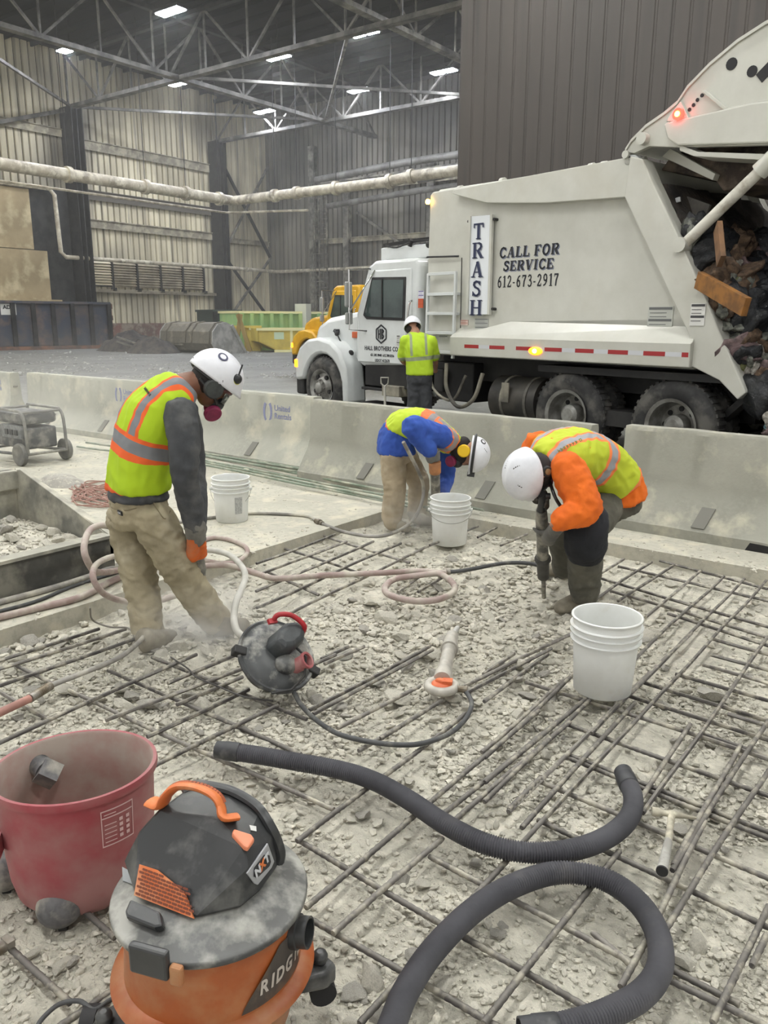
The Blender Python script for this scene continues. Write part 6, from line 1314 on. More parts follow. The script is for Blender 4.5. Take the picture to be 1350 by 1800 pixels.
def skinmesh(mb, name, m, parent, vox=.011, smooth=6, wr=None, attr=None, cut=None):
    me = bpy.data.meshes.new('tmp'); me.from_pydata(mb.v, [], mb.f); bm = bmesh.new(); bm.from_mesh(me); bmesh.ops.recalc_face_normals(bm, faces=bm.faces); bm.to_mesh(me); bm.free()
    o = bpy.data.objects.new('tmp', me); COL.objects.link(o); md = o.modifiers.new('r', 'REMESH'); md.mode = 'VOXEL'; md.voxel_size = vox
    bpy.context.view_layer.update(); m2 = bpy.data.meshes.new_from_object(o.evaluated_get(bpy.context.evaluated_depsgraph_get())); bpy.data.objects.remove(o)
    bm = bmesh.new(); bm.from_mesh(m2)
    if cut: 
        dl = [v for v in bm.verts if cut(v.co)]; bmesh.ops.delete(bm, geom=dl, context='VERTS')
    for _ in range(smooth): bmesh.ops.smooth_vert(bm, verts=bm.verts, factor=.5, use_axis_x=True, use_axis_y=True, use_axis_z=True)
    if wr:
        bm.normal_update(); am, fr, st = wr
        for v in bm.verts:
            p = v.co; q = VV(p.x*fr, p.y*fr, p.z*fr*st); h = NZ.noise(q+VV(NZ.noise(q*.7)*1.5, 0, NZ.noise(q*.5+VV(5, 5, 5))*2)); g = 1-abs(h)*2.2
            g2 = 1-abs(NZ.noise(q*2.3+VV(0, 9, 0)))*2.6; v.co = p+v.normal*(am*g+am*.55*g2)
    bm.to_mesh(m2); bm.free(); m2.materials.clear(); m2.materials.append(m); m2.name = name
    if attr:
        a = m2.attributes.new('pattern', 'FLOAT_VECTOR', 'POINT'); dat = []
        for v in m2.vertices: dat += list(attr(v.co))
        a.data.foreach_set('vector', dat)
    m2.transform(WM[parent.name].inverted())
    for p in m2.polygons: p.use_smooth = True
    o = bpy.data.objects.new(name, m2); COL.objects.link(o); o.parent = parent; WM[o.name] = WM[parent.name].copy(); return o
def vestmat(name, lime, lime2, band, inner, th, hb=.40, vb=.52, wide=1.0):
    m = bpy.data.materials.new(name); m.use_nodes = True; nt = m.node_tree; N = nt.nodes; L = nt.links; b = N['Principled BSDF']; b.inputs['Roughness'].default_value = .8
    at = N.new('ShaderNodeAttribute'); at.attribute_name = 'pattern'; sp = N.new('ShaderNodeSeparateXYZ'); L.new(at.outputs['Vector'], sp.inputs[0]); T_, L_, F_ = sp.outputs
    def M_(op, a, b_=None, c=None):
        n = N.new('ShaderNodeMath'); n.operation = op
        for i, v in enumerate((a, b_, c)):
            if v is None: continue
            if isinstance(v, (int, float)): n.inputs[i].default_value = v
            else: L.new(v, n.inputs[i])
        return n.outputs[0]
    def near(x, c, w): return M_('LESS_THAN', M_('ABSOLUTE', M_('SUBTRACT', x, c)), w)
    al = M_('ABSOLUTE', L_)
    above = M_('GREATER_THAN', T_, hb)
    hO, hG = near(T_, hb, .085*wide), near(T_, hb, .05*wide)
    vO = M_('MULTIPLY', near(al, vb, .20*wide), above); vG = M_('MULTIPLY', near(al, vb, .11*wide), above)
    edge = M_('LESS_THAN', T_, .018)
    O = M_('MAXIMUM', M_('MAXIMUM', hO, vO), edge); Gm = M_('MAXIMUM', hG, M_('MULTIPLY', vG, M_('SUBTRACT', 1.0, hO)))
    tc = N.new('ShaderNodeTexCoord'); nz = N.new('ShaderNodeTexNoise'); nz.inputs['Scale'].default_value = 7; nz.inputs['Detail'].default_value = 4; L.new(tc.outputs['Object'], nz.inputs[0])
    def mx(f, A, B):
        x = N.new('ShaderNodeMix'); x.data_type = 'RGBA'; L.new(f, x.inputs[0])
        for s, i in ((A, 6), (B, 7)):
            if isinstance(s, tuple): x.inputs[i].default_value = s
            else: L.new(s, x.inputs[i])
        return x.outputs[2]
    base = mx(nz.outputs[0], lin(lime), lin(lime2)); c = mx(O, base, lin(band)) if band else base; c = mx(Gm, c, lin(inner)); L.new(c, b.inputs['Base Color']); return m
vestA = vestmat('hi_vis_vest', (178, 208, 30), (156, 186, 24), (226, 98, 44), (122, 124, 128), 0)
vestC = vestmat('hi_vis_vest_dusty', (190, 202, 48), (170, 182, 44), (236, 128, 70), (150, 152, 156), 0, hb=.42)
vestB = vestmat('hi_vis_vest_short', (186, 208, 50), (168, 190, 46), (224, 116, 70), (146, 140, 140), 0, hb=.55, vb=.6)
vestD = vestmat('hi_vis_shirt', (178, 208, 44), (160, 192, 38), None, (140, 150, 120), 0, hb=.40, wide=.8)
def grip(mb, wrist, c, ax, rt, u, sgn=1, k=1.0):
    ax = ax.normalized(); u = (u-ax*u.dot(ax)).normalized(); v = ax.cross(u)*sgn
    pc = c+u*(rt+.022); mb.ball(pc, .034*k, 12, 8); mb.ball(pc+ax*.022, .028*k, 12, 8); mb.ball(pc-ax*.022, .028*k, 12, 8)
    limb(mb, [wrist, wrist.lerp(pc, .6), pc], [.034*k, .031*k, .032*k])
    for i in range(4):
        off = (i-1.5)*.0225; r = rt+.011; a1 = 185-abs(i-1.3)*14; pts = [pc+ax*off] + [c+ax*off+(u*math.cos(math.radians(t))+v*math.sin(math.radians(t)))*r for t in (30, 75, 125, a1)]
        limb(mb, pts, [.0125, .0118, .0112, .0105, .0092], 8, 3)
    pts = [pc+ax*.03] + [c+ax*(.048)+(u*math.cos(math.radians(t))-v*math.sin(math.radians(t)))*(rt+.012) for t in (25, 70, 115)]
    limb(mb, pts, [.015, .0135, .0125, .0105], 8, 3)
def helmet(par, c, hu, hf, stickers=(), slots=False, col=None, brim=True):
    hu = hu.normalized(); hf = (hf-hu*hf.dot(hu)).normalized(); hs = hu.cross(hf); M = Matrix(((hf.x, hs.x, hu.x, c.x), (hf.y, hs.y, hu.y, c.y), (hf.z, hs.z, hu.z, c.z), (0, 0, 0, 1)))
    mb = MB(); vs = []; fs = []; n, s_ = 18, 40
    for i in range(n+1):
        t = math.radians(-12+102*i/n)
        for k in range(s_):
            a = 2*math.pi*k/s_; x = .145*math.cos(t)*math.cos(a)*(1.04 if math.cos(a) > 0 else 1); y = .115*math.cos(t)*math.sin(a); z = .125*math.sin(t)
            rd = .006*max(0, 1-abs(abs(y)-.0)/.018)*max(0, math.sin(t)*1.2-.1) + .004*max(0, 1-abs(abs(y)-.05)/.012)*max(0, math.sin(t)-.2)
            fl = max(0, -math.sin(t))*.10; fl += (max(0, math.cos(a))**3*.10 if i < 3 else 0)*(1-i/3)
            vs.append(M @ VV(x*(1+fl*1.6), y*(1+fl*.5), z+rd))
    for i in range(n):
        for k in range(s_): fs.append((i*s_+k, i*s_+(k+1) % s_, (i+1)*s_+(k+1) % s_, (i+1)*s_+k))
    mb.add(vs, fs); o = mb.build('hard_hat', col or helm, par, smooth=True, ang=70, solid=-.004)
    mb = MB(); ring_ = [M @ VV(.128*math.cos(2*math.pi*k/32), .100*math.sin(2*math.pi*k/32), -.012) for k in range(32)]; mb.tube(ring_, .006, 6, closed=True); mb.build('head_band', blk, o, smooth=True)
    if slots:
        mb = MB()
        for (a, t0) in slots:
            for j in range(4):
                t = math.radians(t0+j*5.2); a_ = math.radians(a+j*3); p = VV(.146*math.cos(t)*math.cos(a_), .116*math.cos(t)*math.sin(a_), .127*math.sin(t)); nn = VV(p.x/.145**2, p.y/.115**2, p.z/.125**2).normalized(); tg = VV(-math.sin(t)*math.cos(a_), -math.sin(t)*math.sin(a_), math.cos(t)).normalized(); X = tg.cross(nn).normalized(); Mx = M @ Matrix(((tg.x, X.x, nn.x, p.x), (tg.y, X.y, nn.y, p.y), (tg.z, X.z, nn.z, p.z), (0, 0, 0, 1))); mb.box((-.0045, -.0028, -.002), (.0045, .0028, .0025), Mx)
        mb.build('vent_slots', blk, o)
    for (a, t0, r, m_) in stickers:
        t = math.radians(t0); a_ = math.radians(a); p = VV(.147*math.cos(t)*math.cos(a_), .117*math.cos(t)*math.sin(a_), .128*math.sin(t)); nn = VV(p.x/.145**2, p.y/.115**2, p.z/.125**2).normalized()
        mb = MB(); mb.cyl(M @ p, M @ (p+nn*.003), r, seg=20); q = mb.build('helmet_sticker', m_, o); mb = MB(); mb.cyl(M @ (p+nn*.003), M @ (p+nn*.004), r*.62, seg=16); mb.build('sticker_print', mat('pale_print', (214, 214, 220), .5) if m_ is blk or m_.name.startswith('navy') else ink, q)
    return o, M
def head(mb, c, hu, hf, k=1.0):
    hu = hu.normalized(); hf = (hf-hu*hf.dot(hu)).normalized(); hs = hu.cross(hf); M = Matrix(((hf.x, hs.x, hu.x, 0), (hf.y, hs.y, hu.y, 0), (hf.z, hs.z, hu.z, 0), (0, 0, 0, 1)))
    mb.ball(c+hu*.015, (.098, .078, .105), 20, 14, M); mb.ball(c+hf*.03-hu*.065, (.062, .056, .062), 16, 10, M); mb.ball(c+hf*.095-hu*.03, (.018, .013, .024), 10, 8, M)
    for s in (-1, 1): mb.ball(c+hs*s*.078-hu*.02, (.018, .010, .030), 10, 8, M); mb.ball(c+hf*.08+hs*s*.03+hu*.005, (.02, .02, .014), 8, 6, M)
    mb.ball(c+hf*.088-hu*.068, (.012, .024, .007), 8, 6, M)
def disc(par, c, n, r, th, name, m, seg=28):
    n = n.normalized(); mb = MB(); mb.tube([c-n*th/2, c-n*th*.35, c+n*th*.35, c+n*th/2], [r*.86, r, r, r*.86], seg); return mb.build(name, m, par, smooth=True, ang=35)
def boot(mb, heel, toe, ank, r=.045):
    d = (toe-heel).normalized(); limb(mb, [ank, heel+UPZ*.05, heel.lerp(toe, .25)+UPZ*.02], [r*1.25, r*1.2, r*1.05]); limb(mb, [heel, heel.lerp(toe, .5), toe], [r*.85, r*.95, r*.9]); limb(mb, [heel.lerp(toe, .3)+UPZ*.03, toe+UPZ*.002], [r, r*.85])
def spine_attr(sp, s, hw):
    cum = [0]
    for i in range(1, len(sp)): cum.append(cum[-1]+(sp[i]-sp[i-1]).length)
    def f(p):
        best = None
        for i in range(len(sp)-1):
            a, b = sp[i], sp[i+1]; d = b-a; t = max(0 if i else -.5, min(1 if i < len(sp)-2 else 1.5, (p-a).dot(d)/d.length_squared)); q = a+d*t; e = (p-q).length
            if best is None or e < best[0]: best = (e, (cum[i]+t*d.length)/cum[-1], q)
        return (best[1], (p-best[2]).dot(s)/hw, 0)
    return f
def logo_bars(par, o, M, m, n=9, w=.11, h=.016, name='vest_lettering'):
    mb = MB(); r = random.Random(3)
    for i in range(n):
        x = -w/2+w*i/n
        for _ in range(2): a = r.uniform(0, h*.6); mb.box((x+r.uniform(0, .003), a, 0), (x+w/n*.55, a+h*.35, .002), M)
        mb.box((x, 0, 0), (x+.003, h, .002), M)
    mb.box((w/2+.006, 0, 0), (w/2+.010, h, .002), M); mb.box((w/2+.016, 0, 0), (w/2+.020, h, .002), M); mb.box((w/2+.006, h-.004, 0), (w/2+.020, h, .002), M); mb.box((w/2+.006, 0, 0), (w/2+.020, .004, .002), M)
    return mb.build(name, m, par)
def caster(objs):
    vs = []; fs = []
    for o in objs:
        n = len(vs); Mw = WM[o.name] if o.parent is not None else Matrix.Translation(o.location); vs += [Mw @ v.co for v in o.data.vertices]; fs += [tuple(n+i for i in p.vertices) for p in o.data.polygons]
    return BVHTree.FromPolygons(vs, fs)
def hit(bv, px, py):
    d = ray(px, py).normalized(); r = bv.ray_cast(VV(0, 0, EYE), d)
    return (r[0], r[1] if r[1].dot(d) < 0 else -r[1]) if r[0] is not None else (None, None)
def faceM(p, n, up): n = n.normalized(); x = up.cross(n).normalized(); y = n.cross(x); return Matrix(((x.x, y.x, n.x, p.x), (x.y, y.y, n.y, p.y), (x.z, y.z, n.z, p.z), (0, 0, 0, 1)))
def hose_part(par, pts, r, m, name): mb = MB(); mb.tube(arc(pts, 6), r, 8); return mb.build(name, m, par, smooth=True)
# ================= worker 1: grey sleeves, khaki trousers, standing bowed on the left
w1 = empty('person', G(300, 1125, .03), 'person in lime vest with grey sleeves, standing with head bowed at a small breaker', 'person')
f1 = (R0*.75+FW*.66).normalized(); s1 = (R0*.66-FW*.75).normalized()
hip, wst, mid, che, shl, nck = D(244, 905, 4.14), D(242, 850, 4.12), D(250, 795, 4.1), D(268, 735, 4.1), D(296, 695, 4.12), D(325, 672, 4.14)
sp = [hip, wst, mid, che, shl, nck]
def ax(i): d = (sp[min(i+1, len(sp)-1)]-sp[max(i-1, 0)]).normalized(); return d
def fr(d, s): return s.cross(d).normalized()
SR, SL = D(320, 722, 3.96), D(322, 712, 4.36)
ER, EL, WR, WL_ = D(325, 825, 3.90), D(338, 822, 4.38), D(341, 922, 3.98), D(346, 925, 4.16)
RH, RK, RA_ = D(270, 915, 4.04), D(322, 1010, 4.10), D(382, 1098, 4.22)
LH, LK, LA = D(224, 912, 4.24), D(246, 1015, 4.16), D(262, 1116, 4.08)
hc = D(371, 672, 4.20); hu = (R0*.58+UPZ*.76+FW*.18); hf = (R0*.72-UPZ*.60+FW*.42)
mb = MB()
loft(mb, [(hip, s1, .15, fr(ax(0), s1), .11), (wst, s1, .14, fr(ax(1), s1), .105), (mid, s1, .145, fr(ax(2), s1), .11), (che, s1, .17, fr(ax(3), s1), .115), (shl, s1, .15, fr(ax(4), s1), .08), (nck, s1, .06, fr(ax(5), s1), .06)])
limb(mb, [nck-(nck-shl)*.3, nck.lerp(hc, .45), hc-(hc-nck)*.15], [.066, .062, .058]); head(mb, hc, hu, hf)
for a, b, c in ((SR, ER, WR), (SL, EL, WL_)): limb(mb, [a, b, c, c+(c-b).normalized()*.05], [.052, .042, .030, .026])
for a, b, c in ((RH, RK, RA_), (LH, LK, LA)): limb(mb, [a, b, c, c-UPZ*.03], [.08, .058, .042, .04])
skinmesh(mb, 'body', skin, w1, .012, 3)
# shirt
mb = MB()
loft(mb, [(hip.lerp(wst, .55), s1, .186, fr(ax(0), s1), .145), (wst, s1, .165, fr(ax(1), s1), .122), (mid, s1, .15, fr(ax(2), s1), .112), (che, s1, .172, fr(ax(3), s1), .112), (shl, s1, .152, fr(ax(4), s1), .080), (nck-(nck-shl)*.25, s1, .078, fr(ax(5), s1), .068)])
for a, b, c in ((SR, ER, WR), (SL, EL, WL_)): limb(mb, [a+(shl-a)*.0-ax(4)*.012, a.lerp(b, .4), b, b.lerp(c, .6), c], [.076, .078, .067, .059, .047])
skinmesh(mb, 'shirt', fabric('charcoal_shirt', (70, 72, 75), (58, 60, 63), (104, 104, 102)), w1, .011, 4, (.008, 9, .8))
# vest
mb = MB(); lowl = wst.lerp(hip, .18)
loft(mb, [(lowl, s1, .190, fr(ax(0), s1), .145), (wst.lerp(mid, .3), s1, .186, fr(ax(1), s1), .142), (mid, s1, .180, fr(ax(2), s1), .138), (che, s1, .198, fr(ax(3), s1), .138), (shl, s1, .180, fr(ax(4), s1), .105), (nck-(nck-shl)*.22, s1, .098, fr(ax(5), s1), .088)])
pa = spine_attr([lowl, mid, che, shl, nck], s1, .19)
vs1 = skinmesh(mb, 'safety_vest', vestA, w1, .010, 4, (.007, 7, .6), pa)
# trousers
kh = fabric('khaki_work_trousers', (158, 148, 122), (138, 129, 106), (176, 168, 146))
mb = MB(); crt = hip+(hip-wst).normalized()*.06
loft(mb, [(wst.lerp(hip, .28), s1, .158, fr(ax(0), s1), .118), (hip, s1, .172, fr(ax(0), s1), .135), (crt, s1, .165, fr(ax(0), s1), .13)])
limb(mb, [RH, RH.lerp(RK, .5), RK, RK.lerp(RA_, .6), RA_+UPZ*.02], [.108, .103, .092, .085, .082]); limb(mb, [LH, LH.lerp(LK, .5), LK, LK.lerp(LA, .6), LA+UPZ*.01], [.108, .102, .090, .083, .080])
tr1 = skinmesh(mb, 'trousers', kh, w1, .011, 4, (.010, 8, 1.6))
mb = MB(); loft(mb, [(wst.lerp(hip, .30), s1, .166, fr(ax(0), s1), .126), (wst.lerp(hip, .42), s1, .170, fr(ax(0), s1), .130)], 28, 2); mb.build('belt', blk, w1, smooth=True)
bv = caster([tr1])
for (px, py, w_, h_, m_, nm) in ((232, 895, .045, .03, blk, 'pocket_tag'),):
    p, n = hit(bv, 212, 901)
    if p is not None:
        Mx = faceM(p+n*.004, n, (wst-hip)); mb = MB(); mb.box((-.018, -.012, -.004), (.018, .012, .003), Mx); q = mb.build(nm, m_, w1); text('CAT', 'tag_letters', mat('white_print', (200, 202, 206), .4), q, Mx @ Matrix.Translation((0, 0, .004)), .014, .0006, 1, .0005)
        pp = []
        for (ax_, ay) in ((194, 885), (198, 893), (220, 897), (240, 893)):
            p2, n2 = hit(bv, ax_, ay)
            if p2 is not None: pp.append(p2+n2*.001)
        if len(pp) > 2: mb = MB(); mb.tube(arc(pp, 4), .003, 6); mb.build('pocket_seam', fabric('khaki_seam', (128, 118, 94), (120, 110, 88)), w1)
pp = []
for (ax_, ay) in ((262, 866), (268, 880), (278, 898), (290, 912), (299, 898), (303, 880)):
    p2, n2 = hit(bv, ax_, ay)
    if p2 is not None: pp.append(p2+n2*.002)
if len(pp) > 3: mb = MB(); mb.tube(arc(pp, 4), .003, 6); mb.build('side_pocket_seam', fabric('khaki_seam', (128, 118, 94), (120, 110, 88)), w1)
bv = caster([vs1]); p, n = hit(bv, 258, 690)
if p is not None: logo_bars(w1, vs1, faceM(p+n*.004, n, (nck-che)), ink, 8, .10, .014)
# boots
bootm = fabric('dusty_boots', (132, 126, 112), (104, 98, 86), (168, 162, 146))
mb = MB(); boot(mb, G(256, 1136, .05), G(300, 1118, .05), LA-UPZ*.02); skinmesh(mb, 'boot', bootm, w1, .01, 3)
mb = MB(); boot(mb, G(385, 1108, .05), G(428, 1098, .05), RA_-UPZ*.0); skinmesh(mb, 'boot', bootm, w1, .01, 3)
# gloves gripping the breaker
ta, tb = D(346, 940, 4.06), D(355, 1050, 4.20); tax = (ta-tb).normalized(); gc = tb+tax*(tb-D(347, 965, 4.09)).length
orgl = fabric('orange_work_glove', (216, 106, 40), (186, 88, 36), (150, 120, 96)); grgl = fabric('grey_work_glove', (112, 111, 107), (88, 87, 84), (130, 128, 120))
mb = MB(); grip(mb, WR, gc, tax, .028, (-FW*.9-R0*.35), 1, 1.08); g = skinmesh(mb, 'glove', orgl, w1, .0055, 3); plab(g, 'orange-backed glove')
mb = MB(); limb(mb, [WR+(ER-WR).normalized()*.0, WR+(gc-WR)*.55], [.052, .050]); skinmesh(mb, 'glove_cuff', grgl, w1, .007, 3, (.003, 20, 1))
mb = MB(); grip(mb, WL_, gc+tax*.10, tax, .028, (FW*.9+R0*.2), -1, 1.05); skinmesh(mb, 'glove', grgl, w1, .006, 3)
# helmet etc
ho, HMx = helmet(w1, hc+hu.normalized()*.045, hu, hf, stickers=((-120, 48, .027, mat('navy_sticker', (60, 62, 88), .5)), (-58, 22, .027, mat('yellow_sticker', (196, 196, 60), .5))))
hs_ = hu.normalized().cross(hf.normalized()).normalized()
sd_ = hs_ if hs_.dot(FW) < 0 else -hs_
hun, hfn = hu.normalized(), (hf-hu.normalized()*hf.dot(hu.normalized())).normalized()
e1 = hc+sd_*.088-hun*.02+hfn*.0
disc(w1, e1+sd_*.012, sd_, .050, .035, 'ear_muff', mat('dusty_black_muff', (62, 66, 64), .6, 0, (44, 46, 46), 16, dust=(110, 110, 104), dsc=12, dlim=(.6, .8))); disc(w1, hc-sd_*.10-hun*.02, sd_, .046, .035, 'ear_muff', blk)
mb = MB(); mb.tube(arc([e1+sd_*.02, e1+hun*.07+sd_*.01+hfn*.02, hc+hun*.11+sd_*.085+hfn*.06], 4), .005, 6); mb.ball(hc+hun*.095+sd_*.095+hfn*.07, .026, 12, 8); mb.tube([hc+hun*.09+sd_*.1+hfn*.07, hc+hun*.17+sd_*.10+hfn*.045], .005, 6); mb.build('muff_arm', blk, w1, smooth=True)
hair = mat('dark_hair', (30, 24, 22), .7)
mb = MB(); Mh = Matrix(((hfn.x, sd_.x, hun.x, 0), (hfn.y, sd_.y, hun.y, 0), (hfn.z, sd_.z, hun.z, 0), (0, 0, 0, 1))); mb.ball(hc-hfn*.022+hun*.0, (.093, .083, .085), 20, 12, Mh); mb.build('hair', hair, w1, smooth=True)
mb = MB(); q0 = hc-hfn*.12+hun*.035; ring_ = [hc+hun*.02+(hfn*.11*math.cos(2*math.pi*k/28)+sd_*.092*math.sin(2*math.pi*k/28))-hfn*.006 for k in range(28)]; mb.tube(ring_, .011, 8, closed=True, flat=1.6); mb.ball(q0, (.03, .03, .03), 12, 8); mb.build('suspension_band', blk, w1, smooth=True)
# respirator and visor
mk_ = hc+hfn*.085-hun*.075
mb = MB(); mb.ball(mk_, (.045, .05, .045), 16, 10); mb.tube(arc([mk_+sd_*.03, hc+sd_*.085-hun*.05+hfn*.03, hc+sd_*.07-hfn*.08-hun*.02], 5), .010, 8); mb.tube(arc([mk_-sd_*.03, hc-sd_*.085-hun*.05+hfn*.03, hc-sd_*.07-hfn*.08-hun*.02], 5), .010, 8); mb.build('respirator', blk, w1, smooth=True)
disc(w1, mk_+sd_*.065-hun*.05-hfn*.0, (sd_*.8+hfn*.3-hun*.3), .046, .03, 'filter_disc', maroon); disc(w1, mk_-sd_*.06-hun*.03+hfn*.02, (-sd_*.8+hfn*.4), .044, .03, 'filter_disc', maroon)
mb = MB(); pts = [hc+hfn*.115*math.cos(a)+sd_*.09*math.sin(a)+hun*.015 for a in [math.radians(-70+140*k/10) for k in range(11)]]; mb.tube(pts, .012, 8, flat=1.3); mb.build('goggle_frame', mat('maroon_goggle', (110, 34, 38), .4, 0, (40, 38, 38), 20), w1, smooth=True)
mb = MB(); n = 10
for k in range(n):
    a0, a1 = math.radians(-50+100*k/n), math.radians(-50+100*(k+1)/n); F_ = lambda a, h, r: hc+hfn*r*math.cos(a)+sd_*.095*math.sin(a)+hun*h
    mb.quad(F_(a0, .015, .118), F_(a1, .015, .118), F_(a1, -.055, .125), F_(a0, -.055, .125))
mb.build('face_visor', clearm, w1, smooth=True, solid=.002)
hose_part(w1, [hc-hfn*.15+hun*.045, hc-hfn*.10+hun*.085+sd_*.05, hc+sd_*.115+hun*.05, hc+sd_*.10+hfn*.02+hun*.0], .0025, blk, 'chin_cord')
# breaker of worker 1
t = empty('chipping_hammer', tb, 'small dusty breaker held upright by the grey-sleeved worker', 'hammer drill')
met = mat('dusty_tool_metal', (128, 126, 120), .55, .3, (96, 95, 92), 14, dust=(166, 162, 150), dsc=16, dlim=(.45, .65))
mb = MB(); mb.tube([gc+tax*.14, gc+tax*.10, gc, gc-tax*.08, gc-tax*.14, gc-tax*.15, gc-tax*.22, gc-tax*.24], [.030, .036, .027, .030, .036, .032, .028, .018], 16); mb.build('hammer_body', met, t, smooth=True)
mb = MB(); mb.cyl(gc-tax*.24, tb-tax*.02, .011, seg=10); mb.build('chisel', met, t, smooth=True)
# ================= worker 2: blue sleeves, bent over in the middle
w2 = empty('person', G(705, 925, .02), 'person in blue shirt with yellow ear muffs bent over behind the middle bucket', 'person')
s2 = (-FW*.96+R0*.15).normalized()
hip, wst, mid, che, shl, nck = D(697, 792, 6.62), D(697, 768, 6.62), D(716, 750, 6.6), D(748, 751, 6.55), D(778, 768, 6.5), D(798, 786, 6.48)
sp = [hip, wst, mid, che, shl, nck]
SR, SL = D(776, 768, 6.32), D(786, 776, 6.72); ER, WR = D(723, 749, 6.18), D(757, 795, 6.22); EL, WL_ = D(786, 838, 6.72), D(777, 868, 6.55)
RH, RK, RA_ = D(690, 800, 6.52), D(694, 862, 6.50), D(688, 915, 6.5); LH, LK, LA = D(712, 798, 6.74), D(736, 850, 6.74), D(732, 905, 6.78)
hc = D(823, 797, 6.45); hu = (R0*.97-UPZ*.10-FW*.15); hf = (-UPZ*.98-R0*.12-FW*.1)
mb = MB()
loft(mb, [(hip, s2, .15, fr(ax(0), s2), .11), (wst, s2, .14, fr(ax(1), s2), .105), (mid, s2, .145, fr(ax(2), s2), .105), (che, s2, .17, fr(ax(3), s2), .11), (shl, s2, .15, fr(ax(4), s2), .08), (nck, s2, .06, fr(ax(5), s2), .06)])
limb(mb, [nck, nck.lerp(hc, .5), hc], [.062, .06, .058]); head(mb, hc, hu, hf)
for a, b, c in ((SR, ER, WR), (SL, EL, WL_)): limb(mb, [a, b, c, c+(c-b).normalized()*.04], [.052, .042, .030, .026])
for a, b, c in ((RH, RK, RA_), (LH, LK, LA)): limb(mb, [a, b, c, c-UPZ*.03], [.08, .058, .042, .04])
skinmesh(mb, 'body', skin2, w2, .013, 3)
blue = fabric('blue_shirt', (54, 88, 172), (40, 68, 146), None)
mb = MB(); tail = hip+(hip-wst)*.2
loft(mb, [(tail, s2, .200, fr(ax(0), s2), .158), (wst, s2, .176, fr(ax(1), s2), .142), (mid, s2, .160, fr(ax(2), s2), .125), (che, s2, .185, fr(ax(3), s2), .122), (shl, s2, .165, fr(ax(4), s2), .092), (nck-(nck-shl)*.25, s2, .085, fr(ax(5), s2), .075)])
limb(mb, [SR, SR.lerp(ER, .5), ER, ER.lerp(WR, .5), WR-(WR-ER)*.08], [.092, .088, .082, .075, .062]); limb(mb, [SL, SL.lerp(EL, .5), EL, EL.lerp(WL_, .6), WL_], [.085, .075, .062, .055, .050])
skinmesh(mb, 'shirt', blue, w2, .012, 3, (.007, 9, 1))
mb = MB()
loft(mb, [(wst.lerp(mid, .35), s2, .182, fr(ax(1), s2), .150), (mid, s2, .180, fr(ax(2), s2), .145), (che, s2, .197, fr(ax(3), s2), .138), (shl, s2, .180, fr(ax(4), s2), .106), (nck-(nck-shl)*.15, s2, .098, fr(ax(5), s2), .09)])
skinmesh(mb, 'safety_vest', vestB, w2, .011, 3, (.008, 8, 1), spine_attr([wst.lerp(mid, .2), mid, che, shl, nck], s2, .19))
tan = fabric('tan_trousers', (172, 158, 134), (152, 138, 114), (186, 176, 156))
mb = MB(); loft(mb, [(wst, s2, .13, fr(ax(0), s2), .10), (hip, s2, .158, fr(ax(0), s2), .14), (hip-UPZ*.08, s2, .16, fr(ax(0), s2), .125)])
limb(mb, [RH, RH.lerp(RK, .5), RK, RK.lerp(RA_, .6), RA_], [.096, .100, .09, .086, .080]); limb(mb, [LH, LH.lerp(LK, .5), LK, LK.lerp(LA, .6), LA], [.094, .100, .088, .084, .078])
skinmesh(mb, 'trousers', tan, w2, .012, 3, (.007, 8, 1.5))
for (A_, B_, K_) in ((G(683, 922, .05), G(716, 929, .05), RA_), (G(726, 912, .05), G(757, 918, .05), LA)):
    mb = MB(); boot(mb, A_, B_, K_); skinmesh(mb, 'boot', bootm, w2, .011, 3)
ta, tb = D(764, 800, 6.25), D(768, 905, 6.40); tb.z = .04; tax = (ta-tb).normalized(); gc = ta+tax*.0
mb = MB(); grip(mb, WR, gc, tax, .026, (-R0*.6-FW*.6+UPZ*.2), 1, 1.25); skinmesh(mb, 'glove', grgl, w2, .007, 3)
mb = MB(); grip(mb, WL_, tb+tax*.22, tax, .028, (R0*.8+FW*.3), -1, 1.15); skinmesh(mb, 'glove', grgl, w2, .007, 3)
ho, HMx = helmet(w2, hc+hu.normalized()*.045, hu, hf, slots=((60, 50), (-60, 50), (-120, 40), (10, 60)), stickers=((-150, 30, .024, blk),))
hun, hfn = hu.normalized(), (hf-hu.normalized()*hf.dot(hu.normalized())).normalized(); hs_ = hun.cross(hfn); sd_ = hs_ if hs_.dot(FW) < 0 else -hs_
ym = mat('yellow_ear_muff', (232, 190, 24), .4)
disc(w2, hc+sd_*.10-hun*.035-hfn*.02, sd_, .052, .05, 'ear_muff', ym); disc(w2, hc-sd_*.10-hun*.035-hfn*.02, sd_, .05, .05, 'ear_muff', ym)
mb = MB(); ring_ = [hc+hun*.045+(hfn*.152*math.cos(2*math.pi*k/32)+sd_*.122*math.sin(2*math.pi*k/32)) for k in range(32)]; mb.tube(ring_, .012, 8, closed=True, flat=1.5); mb.box((-.03, -.03, -.02), (.03, .03, .02), faceM(hc+hun*.045+hfn*.165, hfn, hun)); mb.build('headlamp_strap', blk, w2, smooth=True)
mb = MB(); mb.ball(hc-hun*.045, (.088, .088, .088), 18, 12); mb.ball(hc-hun*.05-hfn*.06, (.06, .075, .075), 16, 10); limb(mb, [hc-hun*.04, nck+(hc-nck)*.3], [.085, .082]); mb.build('hood_liner', fabric('black_hood', (46, 42, 42), (36, 34, 34)), w2, smooth=True)
